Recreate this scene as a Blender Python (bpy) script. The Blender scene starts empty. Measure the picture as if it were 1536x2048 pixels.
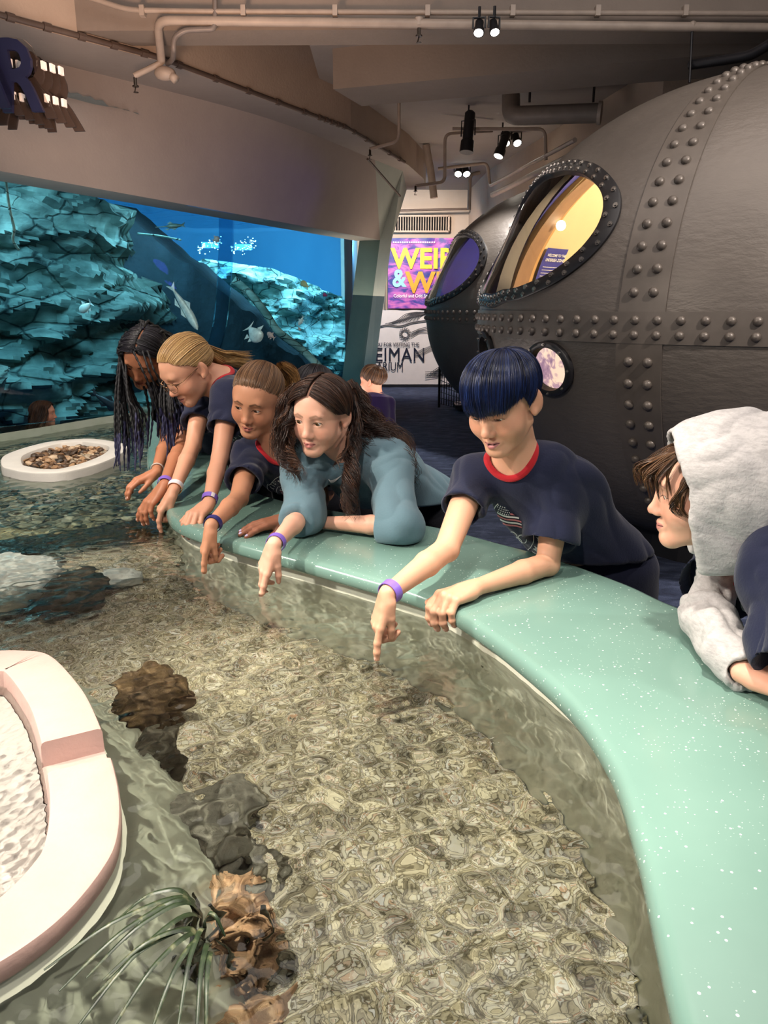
import bpy, math, random
import numpy as np
from mathutils import Vector, Matrix
from mathutils.bvhtree import BVHTree
R_ = math.radians
rng = np.random.default_rng(7)
random.seed(7)
scene = bpy.context.scene
COL = scene.collection
# ---------------------------------------------------------------- camera geometry (image 1536 x 2048)
FPX = 1540.0; PITCH = R_(15); CAMZ = 1.52
CAM = np.array([0, 0, CAMZ])
_fw = np.array([0, math.cos(PITCH), -math.sin(PITCH)]); _up = np.array([0, math.sin(PITCH), math.cos(PITCH)])
def _ray(u, v): return _fw + np.array([1., 0, 0]) * (u - 768) / FPX + _up * (1024 - v) / FPX
def on_z(u, v, z):
    d = _ray(u, v); return CAM + d * ((z - CAMZ) / d[2])
def on_y(u, v, y):
    d = _ray(u, v); return CAM + d * (y / d[1])
def at_d(u, v, d): return CAM + _ray(u, v) * d
cam = bpy.data.cameras.new('camera'); camo = bpy.data.objects.new('camera', cam); COL.objects.link(camo)
camo.location = CAM; camo.rotation_euler = (R_(90) - PITCH, 0, 0)
cam.sensor_fit = 'VERTICAL'; cam.sensor_height = 36; cam.sensor_width = 27; cam.lens = FPX / 2048 * 36
cam.clip_start = 0.02
scene.camera = camo
# ---------------------------------------------------------------- numpy noise
def _hash(ix, iy, iz, s):
    h = (ix.astype(np.int64) * 374761393 + iy.astype(np.int64) * 668265263 + iz.astype(np.int64) * 2147483647 + s * 974634541) & 0xffffffff
    h = ((h ^ (h >> 13)) * 1274126177) & 0xffffffff
    return ((h ^ (h >> 16)) & 0xffff) / 32767.5 - 1.0
def vnoise(P, s=0):
    P = np.asarray(P, float); i = np.floor(P).astype(np.int64); f = P - i; f = f * f * (3 - 2 * f)
    out = 0
    for dx in (0, 1):
        for dy in (0, 1):
            for dz in (0, 1):
                w = (f[:, 0] if dx else 1 - f[:, 0]) * (f[:, 1] if dy else 1 - f[:, 1]) * (f[:, 2] if dz else 1 - f[:, 2])
                out = out + w * _hash(i[:, 0] + dx, i[:, 1] + dy, i[:, 2] + dz, s)
    return out
def fbm(P, oct=4, s=0, gain=.5):
    P = np.asarray(P, float); a = 1; o = 0
    for k in range(oct):
        o = o + a * vnoise(P * 2 ** k + 17.3 * k, s + k); a *= gain
    return o
# ---------------------------------------------------------------- object helpers
def mesh_obj(name, V, Fs, m=None, parent=None, smooth=False, mats=None, fmat=None):
    me = bpy.data.meshes.new(name)
    V = np.asarray(V, dtype=np.float32)
    if isinstance(Fs, np.ndarray) and Fs.ndim == 2:
        k = Fs.shape[1]; n = len(Fs)
        me.vertices.add(len(V)); me.vertices.foreach_set('co', V.ravel())
        me.loops.add(n * k); me.loops.foreach_set('vertex_index', Fs.astype(np.int32).ravel())
        me.polygons.add(n); me.polygons.foreach_set('loop_start', (np.arange(n) * k).astype(np.int32))
        me.update(calc_edges=True); me.validate()
    else:
        me.from_pydata([tuple(v) for v in V.tolist()], [], [tuple(int(i) for i in f) for f in Fs])
        me.update()
    if smooth is True: me.polygons.foreach_set('use_smooth', np.ones(len(me.polygons), bool))
    elif smooth: 
        me.polygons.foreach_set('use_smooth', np.ones(len(me.polygons), bool)); me.set_sharp_from_angle(angle=R_(smooth))
    for x in (mats or ([m] if m else [])): me.materials.append(x)
    if fmat is not None: me.polygons.foreach_set('material_index', np.asarray(fmat, np.int32))
    o = bpy.data.objects.new(name, me); COL.objects.link(o)
    if parent: o.parent = parent
    return o
class MB:
    def __init__(s): s.V = []; s.F = []; s.M = []; s.cur = 0
    def add(s, V, F, m=None):
        b = len(s.V); s.V += [tuple(map(float, v)) for v in V]; s.F += [tuple(int(i) + b for i in f) for f in F]
        s.M += [s.cur if m is None else m] * len(F); return s
    def box(s, c, d, rot=None):
        x, y, z = np.array(d) / 2.
        V = np.array([(-x, -y, -z), (x, -y, -z), (x, y, -z), (-x, y, -z), (-x, -y, z), (x, -y, z), (x, y, z), (-x, y, z)])
        if rot is not None: V = V @ np.array(rot).T
        return s.add(V + np.array(c), [(0, 3, 2, 1), (4, 5, 6, 7), (0, 1, 5, 4), (1, 2, 6, 5), (2, 3, 7, 6), (3, 0, 4, 7)])
    def tube(s, P, r, n=8, cap=True):
        V, F = tube_geo(P, r, n, cap); return s.add(V, F)
    def prism(s, poly, z0, z1):
        n = len(poly); V = [(p[0], p[1], z0) for p in poly] + [(p[0], p[1], z1) for p in poly]
        F = [tuple(range(n))[::-1], tuple(range(n, 2 * n))] + [(i, (i + 1) % n, n + (i + 1) % n, n + i) for i in range(n)]
        return s.add(V, F)
    def sphere(s, c, r, n=10, m=7, rot=None):
        r = np.broadcast_to(np.array(r, float), (3,)); V = [(0, 0, -1)]
        for j in range(1, m):
            a = -math.pi / 2 + math.pi * j / m
            V += [(math.cos(a) * math.cos(2 * math.pi * i / n), math.cos(a) * math.sin(2 * math.pi * i / n), math.sin(a)) for i in range(n)]
        V.append((0, 0, 1)); V = np.array(V) * r
        if rot is not None: V = V @ np.array(rot).T
        F = [(0, 1 + (i + 1) % n, 1 + i) for i in range(n)]
        for j in range(m - 2): F += [(1 + j * n + i, 1 + j * n + (i + 1) % n, 1 + (j + 1) * n + (i + 1) % n, 1 + (j + 1) * n + i) for i in range(n)]
        t = len(V) - 1; F += [(t, 1 + (m - 2) * n + i, 1 + (m - 2) * n + (i + 1) % n) for i in range(n)]
        return s.add(V + np.array(c), F)
    def build(s, name, m=None, parent=None, smooth=False, mats=None):
        return mesh_obj(name, s.V, s.F, m, parent, smooth, mats, s.M if mats else None)
def tube_geo(P, r, n=8, cap=True):
    P = np.asarray(P, float); k = len(P); r = np.broadcast_to(np.asarray(r, float), (k,))
    T = np.gradient(P, axis=0); T /= np.linalg.norm(T, axis=1)[:, None] + 1e-12
    a = np.array([0, 0, 1.]) if abs(T[0][2]) < .9 else np.array([1., 0, 0])
    N = np.cross(T[0], a); N /= np.linalg.norm(N); V = []
    for i in range(k):
        N = N - T[i] * (N @ T[i]); N /= np.linalg.norm(N) + 1e-12; B = np.cross(T[i], N)
        for j in range(n):
            t = 2 * math.pi * j / n; V.append(P[i] + r[i] * (math.cos(t) * N + math.sin(t) * B))
    F = [(i * n + j, i * n + (j + 1) % n, (i + 1) * n + (j + 1) % n, (i + 1) * n + j) for i in range(k - 1) for j in range(n)]
    if cap: F += [tuple(range(n))[::-1], tuple((k - 1) * n + j for j in range(n))]
    return V, F
def catmull(P, n=8, closed=False):
    P = np.asarray(P, float); m = len(P); out = []
    for i in range(m if closed else m - 1):
        if closed: p0, p1, p2, p3 = P[i - 1], P[i], P[(i + 1) % m], P[(i + 2) % m]
        else: p0, p1, p2, p3 = P[max(i - 1, 0)], P[i], P[i + 1], P[min(i + 2, m - 1)]
        for k in range(n):
            t = k / n; out.append(.5 * (2 * p1 + (p2 - p0) * t + (2 * p0 - 5 * p1 + 4 * p2 - p3) * t * t + (3 * p1 - p0 - 3 * p2 + p3) * t ** 3))
    if not closed: out.append(P[-1])
    return np.array(out)
def fillet(P, r=.05, n=5):
    P = [np.array(p, float) for p in P]; out = [P[0]]
    for i in range(1, len(P) - 1):
        a = P[i - 1] - P[i]; b = P[i + 1] - P[i]; la, lb = np.linalg.norm(a), np.linalg.norm(b)
        q = min(r, la * .45, lb * .45); s, e = P[i] + a / la * q, P[i] + b / lb * q
        for k in range(n + 1):
            t = k / n; out.append((1 - t) ** 2 * s + 2 * t * (1 - t) * P[i] + t * t * e)
    return np.array(out + [P[-1]])
def off2d(P, d, closed=False):
    P = np.asarray(P, float)[:, :2]
    T = np.roll(P, -1, 0) - np.roll(P, 1, 0) if closed else np.gradient(P, axis=0)
    T /= np.linalg.norm(T, axis=1)[:, None]
    return P + d * np.c_[T[:, 1], -T[:, 0]]
def loft(rows, closed=False, cap=False):
    k = len(rows[0]); V = np.concatenate([np.asarray(r, float) for r in rows]); F = []
    for i in range(len(rows) - 1):
        for j in range(k if closed else k - 1):
            F.append((i * k + j, i * k + (j + 1) % k, (i + 1) * k + (j + 1) % k, (i + 1) * k + j))
    return V, F
def z3(P, z):
    P = np.asarray(P, float); return np.c_[P[:, :2], np.full(len(P), z)]
def tag(o, label=None, cat=None, group=None, kind=None):
    if label: o['label'] = label
    if cat: o['category'] = cat
    if group: o['group'] = group
    if kind: o['kind'] = kind
    return o
def empty(name, loc, label, cat, group=None, rot=(0, 0, 0)):
    o = bpy.data.objects.new(name, None); COL.objects.link(o); o.location = tuple(map(float, loc)); o.rotation_euler = rot
    o.empty_display_size = .05; return tag(o, label, cat, group)
def copy_tree(o, parent=None):
    c = o.copy(); COL.objects.link(c); c.parent = parent
    for ch in [x for x in bpy.data.objects if x.parent == o]: copy_tree(ch, c)
    return c
def repeats(name, geo, mats4, m, parent, smooth=False):
    """one object per transform, all sharing one mesh"""
    first = None
    for X in mats4:
        if first is None: o = first = mesh_obj(name, geo[0], geo[1], m, parent, smooth)
        else:
            o = first.copy(); COL.objects.link(o); o.parent = parent
        o.matrix_local = X
    return first
def xf(p, B=None):
    M = np.eye(4); M[:3, 3] = p
    if B is not None: M[:3, :3] = B
    return Matrix(M.tolist())
# ---------------------------------------------------------------- materials
def lin(h):
    if isinstance(h, str): h = tuple(int(h[i:i + 2], 16) for i in (0, 2, 4))
    if max(h) > 1: h = tuple(x / 255 for x in h)
    return tuple(x / 12.92 if x <= .04045 else ((x + .055) / 1.055) ** 2.4 for x in h)
class NT:
    def __init__(s, name):
        s.m = bpy.data.materials.new(name); s.m.use_nodes = True; s.t = s.m.node_tree; s.n = s.t.nodes; s.l = s.t.links
        s.b = s.n['Principled BSDF']; s.out = s.n['Material Output']
    def node(s, k, **kw):
        o = s.n.new(k)
        for a, v in kw.items():
            if a.startswith('_'): setattr(o, a[1:], v)
            else:
                i = o.inputs[int(a[1:])] if a[0] == 'i' and a[1:].isdigit() else o.inputs[a.replace('__', ' ')]
                if hasattr(v, 'is_linked'): s.l.new(v, i)
                else: i.default_value = v
        return o
    def math(s, op, a, b=0., c=0., clamp=False):
        return s.node('ShaderNodeMath', _operation=op, _use_clamp=clamp, i0=a, i1=b, i2=c).outputs[0]
    def mix(s, f, a, b, mode='MIX'):
        o = s.node('ShaderNodeMix', _data_type='RGBA', _blend_type=mode)
        for i, v in ((0, f), (6, a), (7, b)):
            if hasattr(v, 'is_linked'): s.l.new(v, o.inputs[i])
            else: o.inputs[i].default_value = v if i == 0 else (*v[:3], 1)
        return o.outputs[2]
    def coord(s, kind='Object'): return s.node('ShaderNodeTexCoord').outputs[kind]
    def noise(s, vec, scale, detail=4, rough=.55, dist=0.):
        return s.node('ShaderNodeTexNoise', Vector=vec, Scale=float(scale), Detail=float(detail), Roughness=float(rough), Distortion=float(dist)).outputs[0]
    def vor(s, vec, scale, feat='F1', out=0):
        return s.node('ShaderNodeTexVoronoi', _feature=feat, Vector=vec, Scale=float(scale)).outputs[out]
    def ramp(s, f, stops):
        r = s.node('ShaderNodeValToRGB', Fac=f); e = r.color_ramp.elements
        while len(e) < len(stops): e.new(.5)
        for x, (p, c) in zip(e, stops): x.position = p; x.color = (*(c if hasattr(c, '__len__') else (c, c, c)), 1)
        return r.outputs[0]
    def mapr(s, f, a, b, c=0., d=1., smooth=False):
        return s.node('ShaderNodeMapRange', _interpolation_type='SMOOTHSTEP' if smooth else 'LINEAR', i0=f, i1=float(a), i2=float(b), i3=float(c), i4=float(d)).outputs[0]
    def stretch(s, vec, sc):
        return s.node('ShaderNodeMapping', Vector=vec, Scale=sc).outputs[0]
    def attr(s, name, out=2): return s.node('ShaderNodeAttribute', _attribute_name=name).outputs[out]
    def set(s, **kw):
        for k, v in kw.items():
            i = s.b.inputs[k.replace('__', ' ')]
            if hasattr(v, 'is_linked'): s.l.new(v, i)
            else: i.default_value = (*v[:3], 1) if hasattr(v, '__len__') and i.type == 'RGBA' else v
        return s
    def bump(s, h, strength=.3, dist=.01):
        b = s.node('ShaderNodeBump', Strength=strength, Distance=dist, Height=h); s.l.new(b.outputs[0], s.b.inputs['Normal']); return s
def simple(name, col, rough=.6, metal=0., var=.12, scale=9., bump=0., bscale=60., spec=.5, emit=None, estr=1., dist=.004):
    t = NT(name); c = lin(col); v = t.coord(); n = t.noise(v, scale)
    hi = tuple(min(1, x * (1 + var)) for x in c); lo = tuple(x * (1 - var) for x in c)
    t.set(Base__Color=t.mix(t.mapr(n, .3, .7), lo, hi), Roughness=rough, Metallic=metal, Specular__IOR__Level=spec)
    if bump: t.bump(t.noise(v, bscale, 3), bump, dist)
    if emit: t.set(Emission__Color=lin(emit), Emission__Strength=estr)
    return t.m
def glassmix(name, tint=(1, 1, 1), ior=1.45, rough=.02, gain=1.):
    t = NT(name); ge = t.node('ShaderNodeNewGeometry'); f0 = ((ior - 1) / (ior + 1)) ** 2
    dt = t.node('ShaderNodeVectorMath', _operation='DOT_PRODUCT', i0=ge.outputs['Normal'], i1=ge.outputs['Incoming']).outputs[1]
    f = t.math('POWER', t.math('SUBTRACT', 1., t.math('ABSOLUTE', dt), clamp=True), 5.)
    f = t.math('MULTIPLY', t.math('ADD', t.math('MULTIPLY', f, 1 - f0), f0), gain, clamp=True)
    tr = t.node('ShaderNodeBsdfTransparent'); tr.inputs[0].default_value = (*tint, 1)
    gl = t.node('ShaderNodeBsdfGlossy', Roughness=rough)
    mx = t.node('ShaderNodeMixShader', i0=f); t.l.new(tr.outputs[0], mx.inputs[1]); t.l.new(gl.outputs[0], mx.inputs[2])
    t.l.new(mx.outputs[0], t.out.inputs[0]); return t.m
def emis(name, col, s):
    t = NT(name); t.set(Base__Color=(0.02, .02, .02), Emission__Color=lin(col), Emission__Strength=s); return t.m
def text_geo(txt, size=1., extrude=0., align='CENTER', bold=0., spacing=1., res=3):
    cu = bpy.data.curves.new('lettering', 'FONT'); cu.body = txt; cu.size = size; cu.extrude = extrude; cu.align_x = align; cu.align_y = 'CENTER'
    cu.offset = bold; cu.space_character = spacing; cu.resolution_u = res
    o = bpy.data.objects.new('lettering', cu); COL.objects.link(o)
    dg = bpy.context.evaluated_depsgraph_get(); me = bpy.data.meshes.new_from_object(o.evaluated_get(dg))
    V = np.array([v.co[:] for v in me.vertices]).reshape(-1, 3); Fs = [tuple(p.vertices) for p in me.polygons]
    bpy.data.objects.remove(o); bpy.data.curves.remove(cu); bpy.data.meshes.remove(me)
    return V, Fs
def basis(x, y, z): return np.array([x, y, z], float).T      # columns are the axes
def nrm(v): v = np.asarray(v, float); return v / np.linalg.norm(v)
# ================================================================ TOUCH POOL
ZC, ZW, ZB = .89, .812, .43
inner = np.array([(.52, -.10), (.40, .12), (.31, .32), (.268, .47), (.273, .555), (.280, .608), (.297, .706), (.313, .804), (.328, .963), (.312, 1.133), (.26, 1.299), (.187, 1.472), (.092, 1.628),
                  (-.083, 1.78), (-.24, 1.905), (-.38, 2.01), (-.533, 2.139), (-.64, 2.26), (-.70, 2.40), (-.75, 2.56), (-.837, 2.739), (-1.0, 3.2), (-1.2, 3.9), (-1.36, 4.4), (-1.47, 4.80), (-1.62, 4.95)])
outer = np.array([(1.35, -.10), (1.3, .3), (1.16, .75), (.95, 1.15), (.80, 1.36), (.64, 1.56), (.568, 1.709), (.433, 1.908), (.319, 2.027), (.152, 2.19), (-.08, 2.33), (-.33, 2.50), (-.50, 2.72), (-.62, 3.04), (-.78, 3.6), (-.93, 4.2), (-1.06, 4.75), (-1.3, 5.05)])
inn = catmull(inner, 8); N_ = len(inn)
def resample(P, n):
    s = np.r_[0, np.cumsum(np.linalg.norm(np.diff(P, axis=0), axis=1))]; q = np.linspace(0, s[-1], n)
    return np.c_[np.interp(q, s, P[:, 0]), np.interp(q, s, P[:, 1])]
inn = resample(inn, 260); out = resample(catmull(outer, 8), 260)
t = NT('counter_solid_surface'); v = t.coord()
sp1 = t.math('LESS_THAN', t.vor(v, 75), .13); g1 = t.math('GREATER_THAN', t.node('ShaderNodeSeparateColor', Color=t.vor(v, 75, out=1)).outputs[0], .45)
sp2 = t.math('LESS_THAN', t.vor(v, 190), .17); g2 = t.math('GREATER_THAN', t.node('ShaderNodeSeparateColor', Color=t.vor(v, 190, out=1)).outputs[1], .72)
clus = t.mapr(t.noise(v, 6, 2), .4, .6)
f = t.math('MAXIMUM', t.math('MULTIPLY', sp1, g1), t.math('MULTIPLY', t.math('MULTIPLY', sp2, g2), clus))
base = t.mix(t.mapr(t.noise(v, 3), .3, .7), lin('6B8A80'), lin('739388'))
t.set(Base__Color=t.mix(t.math('MULTIPLY', f, .75), base, lin('DCEFE2')), Roughness=.22, Specular__IOR__Level=.5); M_counter = t.m
M_apron = simple('apron_laminate', '6F8F86', .5)
rows = []
def band(a, d): return off2d(a, d)
# inner edge moves toward the pool with negative offset; outer edge away with positive
prof_in = [(.03, .850), (.006, .850), (0, .854), (-.003, .860), (-.003, .872), (0, .882), (.006, .888), (.016, .8905)]
sgn = 1.0
mid = (inn + out) / 2
if np.linalg.norm(off2d(inn, .02)[100] - mid[100]) > np.linalg.norm(off2d(inn, -.02)[100] - mid[100]): sgn = -1.0
for d, z in prof_in: rows.append(z3(off2d(inn, d * sgn), z))
for k in (.15, .3, .5, .7, .85): rows.append(z3(inn + (out - inn) * k, .8905))
for d, z in [(.016, .8905), (.006, .888), (0, .882), (0, .857), (.02, .850)]: rows.append(z3(off2d(out, -d * sgn), z))
rows.append(z3(inn + (out - inn) * .5, .850)); rows.append(rows[0])
V, Fc = loft(rows)
root = empty('pool_counter', (.3, 1.9, 0), 'long curved pale green speckled counter rimming the touch pool', 'counter')
def local(V, o): return np.asarray(V, float) - np.array(o.location)
o = mesh_obj('countertop', local(V, root), Fc, M_counter, root, smooth=40)
ap = off2d(out, -.10 * sgn); mesh_obj('apron', local(loft([z3(ap, .84), z3(ap, 0)])[0], root), loft([z3(ap, .84), z3(ap, 0)])[1], M_apron, root, smooth=True)
# ---- basin
wl = off2d(inn, .035 * sgn)
pool_poly = np.r_[wl, [(-1.75, 4.72), (-1.95, 4.30), (-2.12, 4.0), (-2.4, 3.6), (-2.5, 2.5), (-2.4, 1.0), (-2.2, -.10)]]
t = NT('basin_gelcoat'); v = t.coord()
st = t.noise(t.stretch(v, (1, 1, .35)), 12, 5); stain = t.mapr(t.noise(v, 26, 4, .65), .56, .70)
c = t.mix(t.mapr(st, .3, .7), lin('DDE0CB'), lin('EDEDDC')); c = t.mix(t.math('MULTIPLY', stain, .25), c, lin('A9AE8C'))
spk = t.math('MULTIPLY', t.math('LESS_THAN', t.vor(t.stretch(v, (1, 1, .6)), 22), .055), t.math('GREATER_THAN', t.noise(v, 9, 2), .5))
t.set(Base__Color=t.mix(spk, c, lin('5F6048')), Roughness=.45).bump(t.noise(v, 20, 3), .25, .006); M_basin = t.m
basin = empty('pool_basin', (-.8, 2, 0), 'cream fibreglass basin of the touch pool below the green counter', 'pool basin')
wr = loft([z3(pool_poly, .856), z3(pool_poly, ZB - .02)], closed=True)
mesh_obj('basin_wall', local(wr[0], basin), wr[1], M_basin, basin, smooth=40)
t = NT('gravel_bed'); v = t.coord()
t.set(Base__Color=t.ramp(t.vor(v, 70, out=1), [(0, lin('5C5340')), (.35, lin('8C8262')), (.7, lin('B3A67C')), (1, lin('D9CEA8'))]), Roughness=.8).bump(t.vor(v, 70), .8, .01); M_grav = t.m
MB().add(local(z3(pool_poly, ZB), basin), [tuple(range(len(pool_poly)))]).build('basin_floor', M_grav, basin)
def inside(P, poly):
    x, y = P[:, 0], P[:, 1]; r = np.zeros(len(P), bool); a = poly; b = np.roll(poly, -1, 0)
    for (x0, y0), (x1, y1) in zip(a, b):
        c = ((y0 > y) != (y1 > y)) & (x < (x1 - x0) * (y - y0) / ((y1 - y0) or 1e-9) + x0); r ^= c
    return r
# ---- pebbles
def ico(level=1):
    import bmesh
    bm = bmesh.new(); bmesh.ops.create_icosphere(bm, subdivisions=level, radius=1)
    V = np.array([v.co[:] for v in bm.verts]); F = np.array([[v.index for v in f.verts] for f in bm.faces]); bm.free(); return V, F
IV, IF = ico(2); IV1, IF1 = ico(1)
def pebbles(name, C, size, m, parent=None, org=(0, 0, 0), flat=.55, seed=1, lo=False):
    g = np.random.default_rng(seed); n = len(C); V0, F0 = (IV1, IF1) if lo else (IV, IF)
    S = size * g.uniform(.6, 1.35, (n, 1)) * np.c_[g.uniform(.75, 1.25, n), g.uniform(.75, 1.25, n), flat * g.uniform(.7, 1.3, n)]
    a = g.uniform(0, 6.28, n); ti = g.normal(0, .25, (n, 2)); W = V0[None] * S[:, None, :] * (1 + .10 * g.normal(size=(n, len(V0), 1)) * (0 if lo else 1))
    x = W[..., 0] * np.cos(a)[:, None] - W[..., 1] * np.sin(a)[:, None]; y = W[..., 0] * np.sin(a)[:, None] + W[..., 1] * np.cos(a)[:, None]
    z = W[..., 2] + x * ti[:, :1] + y * ti[:, 1:]
    V = np.stack([x, y, z], -1) + C[:, None, :] - np.array(org)
    F = (F0[None] + (np.arange(n) * len(V0))[:, None, None]).reshape(-1, 3)
    ob = mesh_obj(name, V.reshape(-1, 3), F, m, parent, smooth=True)
    at = ob.data.attributes.new('tone', 'FLOAT', 'POINT'); at.data.foreach_set('value', np.repeat(g.uniform(0, 1, n), len(V0)).astype(np.float32)); return ob
def pebble_mat(name, stops):
    t = NT(name); tn = t.attr('tone'); v = t.coord(); c = t.ramp(tn, stops)
    t.set(Base__Color=t.mix(t.mapr(t.noise(v, 90, 3), .35, .7, 0, .35), c, lin('4A4232')), Roughness=.5); return t.m
M_peb = pebble_mat('pebble_mix', [(0, lin('4E4735')), (.2, lin('8A7F5E')), (.5, lin('B5A87E')), (.72, lin('D6C99C')), (.88, lin('E9E0C2')), (.95, lin('A96F45')), (1, lin('F4EFE0'))])
def bed(name, x0, x1, y0, y1, step, keep, z, amp, m, seed):
    nx, ny = int((x1 - x0) / step), int((y1 - y0) / step); X, Y = np.meshgrid(np.linspace(x0, x1, nx), np.linspace(y0, y1, ny)); P = np.c_[X.ravel(), Y.ravel(), np.zeros(X.size)]
    hgt = amp * (.7 * vnoise(P * 95, seed) + .5 * vnoise(P * 48, seed + 1) + .8 * vnoise(P * 9, seed + 2)); V = np.c_[P[:, :2], z + hgt]; i = (np.arange(ny - 1)[:, None] * nx + np.arange(nx - 1)[None]).ravel(); F = np.c_[i, i + 1, i + nx + 1, i + nx]
    k = keep(V[:, :2]); F = F[k[F].all(1)]; u, inv = np.unique(F, return_inverse=True); return mesh_obj(name, V[u], inv.reshape(F.shape), m, smooth=True)
t = NT('tan_pebble_bed'); v = t.coord(); wob = t.node('ShaderNodeVectorMath', _operation='ADD', i0=v, i1=t.node('ShaderNodeVectorMath', _operation='SCALE', i0=t.node('ShaderNodeTexNoise', Vector=v, Scale=60.).outputs[1], i3=.006).outputs[0]).outputs[0]
c1 = t.node('ShaderNodeSeparateColor', Color=t.vor(wob, 104, out=1)).outputs[0]; ed = t.mapr(t.vor(wob, 104, 'DISTANCE_TO_EDGE'), 0, .09); c2 = t.node('ShaderNodeSeparateColor', Color=t.vor(wob, 260, out=1)).outputs[1]
col = t.ramp(t.math('ADD', t.math('MULTIPLY', c1, .75), t.math('MULTIPLY', c2, .25)), [(.05, lin('857B60')), (.25, lin('C2B593')), (.5, lin('EADFBF')), (.72, lin('EEE8D4')), (.82, lin('C49C78')), (.86, lin('F2ECDC')), (1, lin('FBF9F2'))])
t.set(Base__Color=t.mix(ed, lin('7C7259'), col), Roughness=.6).bump(ed, .5, .006); M_pebbed = t.m
tag(bed('pool_gravel', -2.38, .36, .18, 2.76, .0055, lambda Q: inside(Q, pool_poly) & (Q[:, 1] < 2.70 + (-.9 - Q[:, 0]) * -.55), ZB + .008, .0045, M_pebbed, 21), 'tan and cream gravel covering the near touch pool bed under rippling water', 'gravel', kind='stuff')
bb = rng.uniform((-2.4, 2.6), (-.8, 4.9), (5200, 2)); bb = bb[inside(bb, pool_poly) & (bb[:, 1] > 2.72 + (-.9 - bb[:, 0]) * -.55)]
C = np.c_[bb, ZB + .20 + rng.uniform(0, .03, len(bb))]
M_peb2 = pebble_mat('river_pebble_mix', [(0, lin('3F3C2E')), (.3, lin('6B6852')), (.6, lin('8E8B70')), (.85, lin('B9B595')), (1, lin('D9D2B8'))])
tag(pebbles('river_gravel', C, .020, M_peb2, seed=3), 'darker rounded gravel on the raised bed around the far ring planter', 'gravel', kind='stuff')
bedp = np.array([p for p in pool_poly if p[1] > 2.72 + (-.9 - p[0]) * -.55] + [(-2.42, 2.0), (-1.25, 2.50), (-.86, 2.74), (-.80, 2.78)])
# ---- water
def water_mesh(name, x0, x1, y0, y1, step, keep, z, amp, seed, m, lam=(.035, .13), nw=26):
    nx = int((x1 - x0) / step); ny = int((y1 - y0) / step)
    X, Y = np.meshgrid(np.linspace(x0, x1, nx), np.linspace(y0, y1, ny)); g = np.random.default_rng(seed)
    Zz = np.zeros_like(X); wob = .12 * vnoise(np.c_[X.ravel() * 2.2, Y.ravel() * 2.2, np.zeros(X.size)], seed).reshape(X.shape)
    for k in range(nw):
        l = lam[0] * (lam[1] / lam[0]) ** g.uniform(); a = g.uniform(0, 6.28); ph = g.uniform(0, 6.28)
        Zz += (l / lam[1]) ** 1.15 * np.sin((X * math.cos(a) + Y * math.sin(a) + wob) * 2 * math.pi / l + ph)
    Zz *= amp / (Zz.std() + 1e-9); Zz *= .75 + .5 * vnoise(np.c_[X.ravel() * 1.7 + 5, Y.ravel() * 1.7, np.zeros(X.size)], seed + 9).reshape(X.shape)
    V = np.c_[X.ravel(), Y.ravel(), z + Zz.ravel()]; i = (np.arange(ny - 1)[:, None] * nx + np.arange(nx - 1)[None]).ravel()
    F = np.c_[i, i + 1, i + nx + 1, i + nx]; k = keep(V[:, :2]); F = F[k[F].any(1)]
    u, inv = np.unique(F, return_inverse=True); return mesh_obj(name, V[u], inv.reshape(F.shape), m, smooth=True)
t = NT('clear_pool_water')
t.n.remove(t.b); gl = t.node('ShaderNodeBsdfGlass', IOR=1.33, Roughness=0.0); gl.inputs[0].default_value = (.97, 1, .975, 1)
t.l.new(gl.outputs[0], t.out.inputs[0]); M_water = t.m
# ---- ring planters
ring_out = catmull(np.array([(-.76, 1.402), (-.702, 1.405), (-.634, 1.382), (-.53, 1.259), (-.462, 1.154), (-.39, 1.022), (-.346, .925), (-.322, .843), (-.321, .788), (-.335, .724), (-.36, .675), (-.40, .63), (-.48, .565), (-.60, .52), (-.75, .52), (-.92, .59), (-1.05, .74), (-1.10, .95), (-1.07, 1.16), (-.99, 1.31), (-.88, 1.38)]), 6, True)
ring_out = resample(np.r_[ring_out, ring_out[:1]], 481)[:-1] - np.array([.020, -.004])
if np.linalg.norm(off2d(ring_out, .02, True).mean(0)) * 0 + np.abs(off2d(ring_out, .02, True) - ring_out.mean(0)).sum() > np.abs(ring_out - ring_out.mean(0)).sum(): rs = -1
else: rs = 1
def rin(d, P=None): return off2d(ring_out if P is None else P, d * rs, True)
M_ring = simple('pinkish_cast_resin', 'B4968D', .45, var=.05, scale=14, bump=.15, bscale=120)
M_basew = simple('greenish_planter_wall', 'C3C6B2', .5, var=.08, scale=8)
def ring_planter(name, P, ztop, zw_in, prof, label, cat, m, sgnr, notch=None, zbed=None, mbed=None):
    cx = P.mean(0); r = empty(name, (cx[0], cx[1], ZB), label, cat); rows = []
    for d, z in prof:
        Q = off2d(P, d * sgnr, True); zz = np.full(len(Q), z)
        if notch and z > notch[2]:
            i0, i1 = notch[0], notch[1]; zz[i0:i1] = np.minimum(zz[i0:i1], notch[2] + (z - notch[2]) * .05)
        rows.append(np.c_[Q, zz])
    V, Fs = loft(rows, True); kk = len(P); fm = [1 if max(prof[i // kk][1], prof[i // kk + 1][1]) < .83 and i // kk < len(prof) // 2 else 0 for i in range(len(Fs))]; mesh_obj('rim_wall', local(V, r), Fs, m, r, smooth=35, mats=[m, M_basew], fmat=fm); return r
i_n = int(np.argmin(np.linalg.norm(ring_out - np.array([-.415, 1.075]), axis=1)))
pr = [(-.17, ZB), (-.12, ZB + .12), (-.05, .72), (-.012, .80), (.004, .822), (.005, .829), (.001, .833), (0, .836), (0, .853), (.002, .8580), (.007, .86), (.086, .86), (.090, .858), (.092, .853), (.094, .83), (.10, .78), (.102, .70)]
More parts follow.
